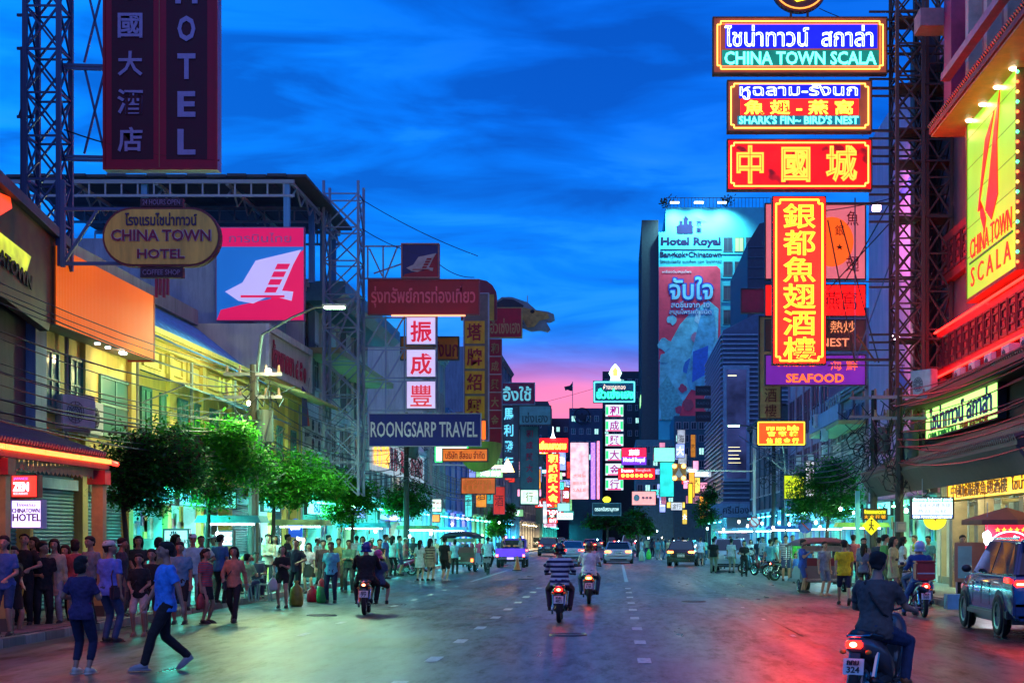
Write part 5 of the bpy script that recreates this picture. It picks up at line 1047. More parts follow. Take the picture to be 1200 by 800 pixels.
for a, b in ((76, 183), (-30, 76)):
    bar(t, (X(97, 36), 36.1, Z(a, 36)), (X(122, 36), 36.1, Z(b, 36)), .022, TBL); bar(t, (X(122, 36), 36.1, Z(a + 2, 36)), (X(97, 36), 36.1, Z(b - 4, 36)), .022, TBL)
for a, b in ((244, 248), (308, 311)): bar(t, (X(70, 34), 34.1, Z(a, 34)), (X(150, 34), 34.1, Z(a, 34)), .035, TBL, 'arm')
bar(t, (X(72, 34), 34.1, Z(308, 34)), (X(112, 34), 34.1, Z(246, 34)), .03, TBL); bar(t, (X(72, 34), 34.1, Z(210, 34)), (X(72, 34), 34.1, Z(312, 34)), .045, TBL, 'leg')
for a in (18, 57, 137): bar(t, (X(20, 36), 36, Z(a, 36)), (X(40, 36), 36, Z(a, 36)), .03, TBL, 'tie')
bar(t, (X(25, 36), 36, Z(55, 36)), (X(25, 36), 36, Z(250, 36)), .02, TBL, 'tie'); bar(t, (X(22, 36), 36, Z(138, 36)), (X(38, 36), 36, Z(85, 36)), .02, TBL)
t = tower('lattice_tower', 'pale blue lattice tower in front of the dirty grey wall', X(383, 66), X(423, 66), 65.3, 66.7, 3.5, Z(216, 66), 1.35, TGY, .05, .025)
for a in (370, 377): bar(t, (X(a, 66), 68, 4), (X(a, 66), 68, 11), .04, TGY, 'leg')
bar(t, (X(397, 66), 66, Z(395, 66)), (X(423, 66), 66, Z(330, 66)), .03, TGY)
fr_ = thing('sign_frame', 'white steel lattice frame holding the character boxes and travel signs', 'steel frame', (X(452, 66.3), 66.3, 4))
for a in (427, 452, 474, 512): bar(fr_, (X(a, 66.3), 66.3, Z(485, 66)), (X(a, 66.3), 66.3, Z(369, 66)), .03, TGY, 'post')
for b in (371, 406, 409, 442, 446, 480): bar(fr_, (X(424, 66.3), 66.3, Z(b, 66)), (X(513, 66.3), 66.3, Z(b, 66)), .025, TGY, 'rail')
for b in (371, 409, 446):
    bar(fr_, (X(430, 66.3), 66.3, Z(b + 33, 66)), (X(450, 66.3), 66.3, Z(b, 66)), .03, TGY); bar(fr_, (X(454, 66.3), 66.3, Z(b + 33, 66)), (X(473, 66.3), 66.3, Z(b, 66)), .03, TGY)
for b in (287, 325): bar(fr_, (X(424, 66.3), 66.3, Z(b, 66)), (X(470, 66.3), 66.3, Z(b, 66)), .03, TGY, 'rail')
for a, b, c, d in ((431, 287, 431, 325), (449, 287, 449, 325), (466, 287, 451, 325), (433, 290, 448, 322), (438, 319, 470, 308)): bar(fr_, (X(a, 66.3), 66.3, Z(b, 66)), (X(c, 66.3), 66.3, Z(d, 66)), .03, TGY)
t = tower('lattice_tower', 'rust brown lattice tower carrying the neon stack at the right', X(1048, 58), X(1078, 58), 57.4, 58.8, 5.5, 26, 1.15, TRU, .06, .03)
t2 = tower('lattice_tower', 'second rusty lattice tower close behind the first, against the red building', X(1084, 58), X(1112, 58), 57.6, 60, 6.5, 26, 1.35, TRU, .06, .03)
for z_ in (Z(20, 58), Z(60, 58), Z(90, 58), Z(110, 58), Z(160, 58), Z(190, 58), Z(226, 58), Z(258, 58), Z(335, 58), Z(400, 58)):
    for o_ in (0, .28): bar(t, (X(1020, 58), 58.3, z_ + o_), (X(1112, 58), 58.5, z_ + o_ + .05), .035, TRU, 'platform_beam')
for z_ in (Z(26, 58), Z(104, 58), Z(156, 58), Z(193, 58), Z(258, 58), Z(400, 58)): MB().box(X(1050, 58), X(1113, 58), 57.5, 58.9, z_, z_ + .07).build('platform', M((.12, .06, .05), .8, .3), t, world=True)
for a, b, c, d in ((970, 258, 1002, 425), (1002, 232, 1002, 425), (1002, 425, 1046, 300), (970, 340, 1046, 258), (985, 258, 1030, 425), (1046, 232, 990, 330), (970, 428, 1060, 428), (968, 330, 1060, 330), (968, 410, 1060, 410)): bar(t, (X(a, 61), 61, Z(b, 61)), (X(c, 61), 61, Z(d, 61)), .022, TGY if a == 1002 else TRU, 'stay')
bar(t, (X(1004, 60), 60, Z(392, 60)), (X(1026, 60), 60, Z(424, 60)), .03, M((.6, .15, .03)), 'stay')
for a, b in ((1040, 30), (1040, 80), (1022, 100), (1022, 150), (1022, 170), (1022, 216), (968, 236), (968, 420)): bar(t, (X(a - 40, 58), 58.4, Z(b, 58)), (X(1052, 58), 58.4, Z(b, 58)), .045, TRU, 'arm')
MB().box(X(1084, 58), X(1098, 58), 60.2, 60.9, 5, Z(30, 58)).build('cable_chase', M((.10, .06, .06), .8), t2, world=True)
# ================================================================ LAMPS, POLES, CABLES
CON = M((.05, .05, .042), .85, .25, 3, .3, grime=.4)
def pole(x, y, h, label, crown=True):
    t = thing('utility_pole', label, 'utility pole', (x, y, .15))
    MB().tube([(0, 0, 0), (0, 0, h * .5), (0, 0, h)], [.17, .14, .10], 8).build('shaft', CON, t)
    if crown:
        for z_ in (h - .3, h - 1.0): bar(t, (-.9, 0, z_), (.9, 0, z_), .05, STEEL, 'crossarm', False)
        for z_ in (h - .3, h - 1.0):
            for q in (-.8, -.4, .4, .8): MB().tube([(q, 0, z_ + .05), (q, 0, z_ + .28)], [.05, .03], 6).build('insulator', M((.3, .18, .12), .3), t)
        MB().tube([(.38, 0, h - 2.4), (.38, 0, h - 1.4)], [.26, .26], 10).build('transformer', M((.09, .13, .12), .5), t, bevel=.02)
        g = MB(); rn = random.Random(int(y * 10))
        for i in range(34):
            a = Vector((rn.uniform(-.7, .7), rn.uniform(-.3, .3), h - rn.uniform(.4, 3.2))); b = a + Vector((rn.uniform(-.9, .9), rn.uniform(-1.2, 1.2), rn.uniform(-.9, .2)))
            c = (a + b) / 2 + Vector((0, 0, -rn.uniform(.1, .6))); g.tube([a, c, b], .018, 4)
        for i in range(10):
            a = Vector((rn.uniform(-.8, .8), 0, h - rn.uniform(1.6, 3.4))); q_ = rn.uniform(.15, .35)
            g.tube([a + Vector((q_ * math.cos(k), .1, q_ * math.sin(k))) for k in range(8)], .02, 4)
        g.build('cable_tangle', M((.015, .015, .018), .6), t)
    return t
po_ = pole(-11.2, 50.0, 7.0, 'concrete utility pole smothered in cables before the Thai name shop')
MB().ell((.5, -.1, 6.8), (.09, .09, .07)).build('pole_lamp', E((1, .95, .7), 30, False), po_)
lamp_light(po_, (-10.2, 48.0, 6.6), 170, (1, .86, .35), (.1, .15), kind='POINT')
bk_ = thing('hanging_bulb', 'added warm fill bulb slung on a wire before the yellow row house', 'bulb', (-10.2, 45.0, 5.55)); MB().ell((0, 0, .0), (.05, .05, .07), 8, 6).build('bulb', E((1, .95, .7), 20, False), bk_); bar(bk_, (0, 0, .06), (0, 0, .35), .008, SIGNN, 'flex', False)  # bulb made up as a fixture for the fill below
lamp_light(po_, (-10.2, 45.0, 5.4), 340, (.75, 1, .35), (.1, .15), kind='POINT')  # fill light added to brighten the yellow row house
pole(-11.0, 85, 8.2, 'concrete utility pole wrapped in black cables by the pale green building')
pole(9.35, 53.5, 6.6, 'concrete utility pole on the right kerb with the warning diamond near it')
pole(9.7, 61, 7.2, 'concrete pole behind the diamond sign on the right pavement')
pole(10.3, 106, 8.5, 'pole by the purple house on the right pavement')
MB_ = MB().box(-.17, .17, -.16, -.02, 0, .34)
t = thing('meter_box', 'grey meter box strapped on the near right concrete pole', 'meter box', (9.35, 53.3, 2.0)); MB_.build('case', M((.4, .38, .34)), t, bevel=.015); MB().box(-.11, .11, -.175, -.162, .08, .27).build('label_plate', M((.6, .55, .4)), t)
def cable(pts, r=.018, sag=.5, label='black overhead cable sagging between the poles', group='overhead cables'):
    out = []
    for i in range(len(pts) - 1):
        a, b = Vector(pts[i]), Vector(pts[i + 1]); n = 10
        for k in range(n + (1 if i == len(pts) - 2 else 0)):
            f = k / n; p = a.lerp(b, f); p.z -= sag * 4 * f * (1 - f); out.append(p)
    o = MB().tube(out, r, 4).build('overhead_cable', M((.012, .012, .016), .5), None); tag(o, label, 'cable', group); return o
rn = random.Random(5)
for i in range(15):
    z_ = 4.3 + i * .19; cable([(-11.3 + rn.uniform(-.4, .4), 16, z_ + rn.uniform(-.1, .2)), (-11.2 + rn.uniform(-.3, .3), 50, min(6.9, z_ + rn.uniform(-.2, .3))), (-11.0 + rn.uniform(-.3, .3), 85, z_ + rn.uniform(.2, .6)), (-10.8, 130, z_ + .5)], rn.uniform(.011, .024), rn.uniform(.25, .9), f'{ORD[i]} of the black cables strung along the left facades', 'cables along the left facades')
for i in range(15):
    z_ = 4.2 + i * .17; cable([(9.5 + rn.uniform(-.3, .4), 20, z_ + .9 + rn.uniform(-.2, .2)), (9.35 + rn.uniform(-.2, .3), 53.5, z_ + rn.uniform(-.1, .3)), (9.7 + rn.uniform(-.2, .2), 61, z_ + rn.uniform(.0, .3)), (10.3 + rn.uniform(-.3, .3), 106, z_ + rn.uniform(.2, .8))], rn.uniform(.012, .026), rn.uniform(.3, 1.1), f'{ORD[i]} of the lit cables strung along the right poles', 'cables along the right poles')
for i in range(6): cable([(9.5, 61, 4.4 + i * .2), (X(905 - i * 8, 84), 84, Z(540 - i * 6, 84))], .02, .8, f'{(ORD[:3] + ORD[-3:])[i]} cable looping from the right poles towards the yellow lightbox', 'loops of cable under the orange lightbox')
for i, (a, b, c, d, yy) in enumerate(((424, 234, 560, 300, 66), (424, 268, 500, 300, 66), (515, 310, 556, 325, 66), (75, 152, 257, 188, 36), (1040, 30, 960, 10, 58), (835, 30, 1045, 60, 58), (905, 250, 1046, 232, 58), (600, 480, 745, 440, 150))): cable([(X(a, yy), yy, Z(b, yy)), (X(c, yy), yy, Z(d, yy))], .016, .15, ('guy wire from the pale tower to the maroon signs', 'short guy wire below the longer one', 'wire from the small mark sign down to the arch', 'wire crossing the tall hotel sign', 'wire above the widest neon sign', 'wire stretched behind the widest neon sign', 'wire behind the tall red neon sign', 'thin wire crossing the pink sky')[i], None)
def lamp(label, x, y, px, py, gx, energy, base=.15, zt=None, col=(.65, .9, 1)):
    """street lamp: arm rising from the post at (x, y) to a head at pixel column px, height py"""
    t = thing('street_lamp', label, 'street lamp', (x, y, base)); hx, hz = X(px, y), Z(py, y)
    gz = hz - .9
    MB().tube([(0, 0, 0), (0, 0, gz - 1.2 - base), (gx * .15, 0, gz - base)], .06, 6).build('post', M((.16, .2, .2), .5, metal=.5), t)
    MB().tube([(gx * .15, 0, gz - base), ((hx - x) * .45, 0, hz - base - .35), ((hx - x) * .75, 0, hz - base - .03), (hx - x, 0, hz - base)], .04, 6).build('arm', M((.03, .04, .05), .5), t)
    MB().cbox((hx - x, 0, hz - base + .03), (.75, .24, .09)).build('head', M((.3, .32, .35), .5), t, bevel=.02)
    MB().cbox((hx - x, 0, hz - base - .045), (.62, .18, .05)).build('lamp_glass', E(col, 22), t)
    ld = bpy.data.lights.new('street', 'SPOT'); ld.energy = energy * .62; ld.spot_size = R(174); ld.spot_blend = .25; ld.color = col; ld.shadow_soft_size = .15
    lo = bpy.data.objects.new('street_lamp_light', ld); C.objects.link(lo); lo.parent = t; lo.location = (hx - x, 0, hz - base - .12)
    return t
lamp('curved arm street lamp glowing white beside the Thai name shop', -11.3, 51, 392, 359, 1, 3900, col=(.50, 1, .55))
lamp('curved arm street lamp in front of the slatted blue block', 9.6, 92, 860, 498, -1, 1300, col=(.45, 1, .65))
# gantry with the crossing sign
t = thing('crossing_gantry', 'slim arm over the street with a flashing pedestrian crossing sign', 'traffic gantry', (X(884, 100), 100, .15))
bar(t, (X(884, 100), 100, .15), (X(884, 100), 100, Z(500, 100)), .09, STEEL, 'post'); bar(t, (X(884, 100), 100, Z(552, 100)), (X(796, 100), 100, Z(551, 100)), .045, STEEL, 'arm')
for q, yq in ((788, 543),): MB().box(X(788, 100), X(804, 100), 99.9, 100.05, Z(563, 100), Z(543, 100)).build('plate', M((.25, .13, .03)), t, world=True)
for a, b in ((790.5, 546), (801, 546), (790.5, 560), (801, 560)): MB().ell((X(a, 100), 99.86, Z(b, 100)), (.13, .05, .13), 8, 5).build('flasher', E((1, .42, .05), 7, False), t, world=True)
MB().prism([(X(790, 100), Z(559, 100)), (X(801, 100), Z(559, 100)), (X(795.5, 100), Z(548, 100))], 99.86, 99.895).build('triangle', M((.35, .35, .4)), t, world=True)
MB().cbox((X(811, 100), 99.9, Z(551, 100)), (.4, .2, .12)).build('arm_lamp', E((.6, .95, 1), 14), t, world=True)
t = thing('crossing_gantry', 'white arm over the left lanes with a glowing triangular warning sign', 'traffic gantry', (X(505, 92), 92, .15))
bar(t, (X(505, 92), 92, .15), (X(505, 92), 92, Z(525, 92)), .08, STEEL, 'post'); bar(t, (X(505, 92), 92, Z(544, 92)), (X(600, 92), 92, Z(546, 92)), .04, M((.6, .6, .6)), 'arm')
MB().prism([(X(587, 92), Z(553, 92)), (X(603, 92), Z(553, 92)), (X(595, 92), Z(537, 92))], 91.9, 92).build('triangle', E((1, .55, .12), 3, True), t, world=True)
lamp_light(t, (X(595, 92), 91.7, Z(547, 92)), 700, (1, .66, .32), (.5, .5), (R(75), 0, 0))
MB().cbox((X(570, 92), 91.9, Z(545, 92)), (.5, .15, .1)).build('arm_lamp', E((.8, .95, 1), 8), t, world=True)
# round no parking signs, bare bulbs over the stalls
for i, (px, py, yy, c) in enumerate(((884, 612, 98, (.5, .05, .05)), (943, 619, 74, (.03, .08, .5)))):
    t = thing('round_road_sign', ('red ringed no turn sign on the gantry post', 'blue round no parking sign beside the truck')[i], 'road sign', (X(px, yy), yy - .2, Z(py + 5, yy))); MB().prism([(.33 * math.cos(q * math.pi / 10), .3 + .33 * math.sin(q * math.pi / 10)) for q in range(20)], 0, .03).build('disc', M(c, .4), t)
    MB().prism([(.24 * math.cos(q * math.pi / 10), .3 + .24 * math.sin(q * math.pi / 10)) for q in range(20)], -.01, 0).build('inner_disc', M((.6, .6, .6) if not i else (.05, .1, .45), .4), t); MB().cbox((0, -.015, .3), (.5, .01, .06), (0, R(45), 0)).build('slash', M((.5, .03, .03)), t); bar(t, (0, .03, -Z(py + 5, yy) + .15), (0, .03, .6), .03, STEEL, 'pole', False)
t = thing('turquoise_post', 'turquoise lit steel post on the right kerb', 'post', (X(1005, 60), 60, .15)); bar(t, (X(1005, 60), 60, .15), (X(1005, 60), 60, Z(575, 60)), .08, M((.10, .5, .5), .4), 'shaft')
bulbs = [(255, 626, 48), (349, 631, 60), (432, 590, 80), (866, 611, 90), (848, 620, 100), (876, 616, 96), (893, 613, 92), (906, 618, 90), (913, 612, 88), (925, 614, 86), (956, 612, 70), (961, 618, 71), (970, 620, 72), (948, 621, 75), (829, 619, 110), (1052, 599, 56), (1062, 598, 57), (1154, 627, 46), (770, 622, 150), (776, 630, 140), (760, 630, 150), (745, 634, 170), (790, 634, 130), (530, 614, 100), (548, 608, 105), (585, 612, 130), (480, 628, 84), (505, 625, 90), (440, 622, 74), (725, 634, 180), (700, 632, 180), (565, 627, 118), (1000, 600, 74), (985, 596, 70)]
bm_ = {}; t = None
for i, (px, py, yy) in enumerate(bulbs):
    if px < 722: px_ = max(px, CX - 9.9 * F / yy) if False else px
    c = ((.7, .95, 1), (.85, .9, 1), (.5, .95, 1), (1, .85, .7))[i % 4]
    if c not in bm_: bm_[c] = MB().ell((0, 0, 0), (.065, .065, .085), 8, 6).mesh('bulb', E(c, 60 if i else 60)); 
    t = thing('hanging_bulb', 'bare glowing bulb hung over the pavement stalls', 'bulb', (X(px, yy), yy, Z(py, yy)), 0, 'bare bulbs over the stalls'); link('bulb', bm_[c], t); bar(t, (0, 0, .1), (0, 0, 1.2), .008, M((.02, .02, .02)), 'flex', False)
    if i in (0, 1): lamp_light(t, (X(px, yy), yy - .15, Z(py, yy)), 130, (.6, .9, 1), (.1, .12), kind='POINT')
# clutter of small glowing signs far down both sides of the street
rn = random.Random(21)
cl_ = [((1, .05, .03), 'red'), ((.1, .9, .8), 'turquoise'), ((1, .7, .1), 'yellow'), ((.3, .4, 1), 'blue'), ((1, .35, .55), 'pink'), ((.4, 1, .4), 'green'), ((.8, .9, 1), 'white'), ((1, .35, .03), 'orange')]
for i in range(110):
    sd_ = -1 if i % 2 else 1; yy = rn.uniform(105 if sd_ < 0 else 155, 300); x_ = (rn.uniform(-12, -8.5) if sd_ < 0 else rn.uniform(7.2, 9.5)) * (1 if yy < 200 else .85); c, nm = cl_[rn.randrange(8)]
    w_, h_ = (rn.uniform(.6, 1.1), rn.uniform(1.6, 3.6)) if rn.random() < .5 else (rn.uniform(1.4, 2.8), rn.uniform(.6, 1.1)); z_ = rn.uniform(3, 13 if yy > 180 else 8)
    sign('small_sign', f'small glowing {nm} sign in the clutter of signs {"beyond the left trees" if sd_ < 0 else "under the hotel tower"}', (x_, yy, z_), w_, h_, E(c, rn.choice((.25, .45, .8)), True, .4, 2), group='small glowing signs crowding the far street', fr=.06, depth=.15, items=[(('ทอง', '金行', '酒家', 'ขาย', '海鮮')[i % 5] if w_ > 1.2 else ('金', '酒', '海', '大', '行')[i % 5], 0, 0, w_ * .7, min(h_ * .6, w_ * .9), M((.05, .02, .02)) if i % 3 else NW)])
# pipes, condensers and grilles on the facades
for i in range(16):
    y_ = 38 + i * 5.6; o = MB().tube([(-12.88, y_, 3.6), (-12.88, y_, 7.2)], .05, 6).build('downpipe', M((.3, .3, .28), .6, grime=.4), None); tag(o, 'grey downpipe running up the left facade', 'pipe', 'downpipes on the left facades')
for i in range(14):
    y_ = 79 + i * 3.3; ac(11.7 if y_ > 90 else 10.4, y_, rn.uniform(4.2, 8), R(-90), 'air conditioner fixed to the right hand mauve and purple fronts', 'air conditioners on the right fronts')
for i in range(14):
    y_ = 86 + i * 5.3; ac(-12.65, y_, rn.uniform(7.4, 9) if y_ > 108 else 7.35, R(90), 'air conditioner perched high on the farther left fronts', 'air conditioners on the farther left fronts')
# ================================================================ TREES
def leaf_mat(c):
    m = M((c[0] * 1.001, c[1], c[2]), .55, .35, 6, 0)   # blades let half of the light through
    n = m.node_tree; b = n.nodes['Principled BSDF']; tr = n.nodes.new('ShaderNodeBsdfTranslucent'); mx = n.nodes.new('ShaderNodeMixShader'); mx.inputs[0].default_value = .5
    n.links.new(b.inputs['Base Color'].links[0].from_socket, tr.inputs[0]); n.links.new(b.outputs[0], mx.inputs[1]); n.links.new(tr.outputs[0], mx.inputs[2])
    n.links.new(mx.outputs[0], n.nodes['Material Output'].inputs[0]); return m
BK = M((.07, .055, .04), .9, .3, 6, .4)
def tree(label, x, y, zb, lobes, n, cols, lean=0, tr=.09, seed=1, leaf=.12):
    rn = random.Random(seed); t = thing('street_tree', label, 'tree', (x, y, zb))
    fork = min(l[2] for l in lobes) - .1 - zb
    tk = MB().tube([(0, 0, 0), (lean * .3, .03, fork * .5), (lean, 0, fork)], [tr, tr * .8, tr * .62], 8).build('trunk', BK, t, smooth=True)
    g = MB()
    for (lx, ly, lz, rx, ry, rz_) in lobes:
        e = Vector((lx - x, ly - y, lz - zb)); mid = Vector((lean, 0, fork)).lerp(e, .5) + Vector((rn.uniform(-.1, .1), rn.uniform(-.1, .1), .1))
        g.tube([(lean, 0, fork - .1), mid, e], [tr * .5, tr * .35, tr * .12], 5)
        for k in range(4):
            q = e + Vector((rn.uniform(-.7, .7) * rx, rn.uniform(-.7, .7) * ry, rn.uniform(-.4, .6) * rz_)); g.tube([mid, (mid + q) / 2 + Vector((0, 0, .08)), q], [tr * .25, tr * .16, .01], 4)
    g.build('limb', BK, t)
    g = MB(); tot = sum(l[3] * l[4] for l in lobes)
    for (lx, ly, lz, rx, ry, rz_) in lobes:
        m = int(n * rx * ry / tot); m = int(m * 2.6); nc = max(6, m // 26)
        for c_ in range(nc):
            d = Vector((rn.gauss(0, 1), rn.gauss(0, 1), rn.gauss(0, 1))).normalized() * (rn.random() ** .35) * (1.28 if rn.random() < .14 else 1)
            cc = Vector((lx - x + d.x * rx, ly - y + d.y * ry, lz - zb + d.z * rz_ * (1 if d.z > 0 else .7))); cr = rn.uniform(.07, .25)
            mi = rn.randrange(len(cols))
            for k in range(26):
                p = cc + Vector((rn.gauss(0, cr), rn.gauss(0, cr), rn.gauss(0, cr * .6)))
                a = Vector((rn.gauss(0, 1), rn.gauss(0, 1), rn.gauss(-.25, .4))).normalized(); b = a.cross(Vector((rn.gauss(0, .4), rn.gauss(0, .4), 1))).normalized()
                L = leaf * rn.uniform(.7, 1.3); w = L * .42; g.cm = mi if rn.random() < .75 else rn.randrange(len(cols))
                g.add([p, p + a * L * .5 + b * w * .5, p + a * L, p + a * L * .5 - b * w * .5], [(0, 1, 2, 3)])
    g.build('crown', cols, t)
    return t
LG = [leaf_mat((.03, .26, .012)), leaf_mat((.05, .36, .012)), leaf_mat((.02, .16, .012)), leaf_mat((.09, .40, .02))]
LD = [leaf_mat((.02, .20, .03)), leaf_mat((.04, .27, .02)), leaf_mat((.015, .12, .025)), leaf_mat((.07, .05, .02))]
def lobes_px(Y, rows):
    return [(X(a, Y), Y + dy, Z(b, Y), 1.15 * ra * Y / F, 1.15 * ra * Y / F, 1.12 * rb * Y / F) for a, b, ra, rb, dy in rows]
tree('dark green street tree with a leaning thin trunk, nearest on the left pavement', X(152, 38.5), 38.5, .15, lobes_px(38.5, [(150, 535, 30, 30, 0), (190, 530, 34, 32, .3), (170, 565, 30, 24, -.2), (215, 560, 24, 26, .2), (150, 575, 20, 22, 0), (180, 590, 14, 16, 0)]), 6000, LD, -.15, .09, 1, .13)
tree('bright green street tree over the white menu board', X(241, 45), 45, .15, lobes_px(45, [(225, 525, 30, 26, 0), (262, 530, 34, 28, .3), (290, 550, 28, 28, 0), (235, 560, 30, 24, -.3), (250, 580, 22, 14, 0), (275, 510, 20, 16, 0)]), 7000, LG, .1, .09, 2, .13)
tree('wide bright green street tree with the lamp lit crown, over the standing crowd', X(318, 54), 54, .15, lobes_px(54, [(310, 555, 30, 26, 0), (345, 555, 34, 24, .4), (335, 580, 30, 16, 0), (375, 570, 26, 20, 0), (300, 540, 18, 14, 0)]), 6500, LG, .1, .09, 3, .14)
tree('bright green street tree with a drooping bough behind the scooter pair', X(412, 68), 68, .15, lobes_px(68, [(400, 575, 26, 18, 0), (425, 585, 18, 18, .3), (402, 600, 18, 18, 0), (385, 560, 18, 12, 0)]), 5000, LG, .05, .1, 4, .16)
tree('shadowy dark green street tree beside the low parapet shop', X(476, 88), 88, .15, lobes_px(88, [(465, 583, 18, 14, 0), (485, 582, 18, 18, .3), (474, 595, 22, 12, 0)]), 3500, LD + LG[:1], 0, .11, 5, .18)
tree('mid green tree low at the end of the left pavement', X(590, 150), 150, .15, lobes_px(150, [(585, 610, 11, 14, 0), (594, 600, 8, 10, 1), (580, 622, 8, 8, 0)]), 2000, LD + LG[:2], 0, .14, 6, .3)
tree('dark green tree under the green framed name board', X(712, 150), 150, .0, lobes_px(150, [(700, 612, 12, 9, 0), (715, 610, 16, 10, 1), (735, 616, 12, 9, 0)]), 2500, LD, 0, .14, 7, .3)
tree('mid green tree right of the green framed name board', X(748, 152), 152, .0, lobes_px(152, [(745, 610, 12, 12, 0), (757, 618, 9, 12, 1), (740, 622, 8, 8, 0)]), 2200, LD + LG[:2], 0, .14, 8, .3)
tree('dark green street tree over the pavement truck at the right', X(968, 72), 72, .15, lobes_px(72, [(965, 560, 26, 20, 0), (985, 555, 20, 18, .4), (950, 585, 22, 20, 0), (975, 592, 28, 18, -.4), (940, 600, 14, 14, 0), (995, 580, 14, 18, 0)]), 7000, LD[:3] + LG[:1], .1, .11, 9, .15)
tree('thin dark tree against the slatted block', X(828, 128), 128, .15, lobes_px(128, [(826, 600, 12, 18, 0), (832, 580, 8, 12, 0)]), 1500, LD, 0, .12, 10, .25)
# ================================================================ PEOPLE
SKIN = [M((.36, .19, .12), .5, .12, 12, .05), M((.45, .25, .16), .5, .1, 12, .05), M((.26, .13, .08), .5, .1, 12, .05)]
HAIR = M((.008, .007, .007), .8, .3, 30, .4); EYE = M((.01, .01, .01), .3); LIP = M((.35, .07, .06), .5)
def ik(a, b, la, lb, hint):
    """joint between a and b for segment lengths la, lb, bending towards hint"""
    a, b, hint = Vector(a), Vector(b), Vector(hint); d = b - a; L = min(d.length, (la + lb) * .995); dn = d.normalized(); b = a + dn * L
    f = (la * la - lb * lb + L * L) / (2 * L); h_ = math.sqrt(max(0, la * la - f * f)); p = hint - dn * hint.dot(dn)
    return a + dn * f + p.normalized() * h_, b
def remeshed(g, vox, smooth=3, noise=0.0):
    me = bpy.data.meshes.new('r'); me.from_pydata(g.v, [], g.f)
    o = bpy.data.objects.new('r', me)
    m = o.modifiers.new('r', 'REMESH'); m.mode = 'VOXEL'; m.voxel_size = vox; m.use_smooth_shade = True
    s = o.modifiers.new('s', 'SMOOTH'); s.iterations = smooth; s.factor = .5
    if noise:
        if 'folds' not in bpy.data.textures: tx = bpy.data.textures.new('folds', 'CLOUDS'); tx.noise_scale = .09; tx.noise_depth = 1
        d = o.modifiers.new('d', 'DISPLACE'); d.texture = bpy.data.textures['folds']; d.strength = noise; d.mid_level = .5
    out = evaluated(o); bpy.data.meshes.remove(me); return out
def cap(g, a, b, ra, rb, n=10):
    g.tube([a, Vector(a).lerp(Vector(b), .5), b], [ra, (ra + rb) / 2 * 1.02, rb], n); g.ell(a, (ra,) * 3, n, 6); g.ell(b, (rb,) * 3, n, 6)
def trunk_loft(g, rows, M4, n=16):
    rings = []
    for (z_, rx, ry, cy_) in rows: rings.append([M4 @ Vector((rx * math.cos(2 * math.pi * k / n), cy_ + ry * math.sin(2 * math.pi * k / n), z_)) for k in range(n)])
    g.rings(rings)
PB = {}
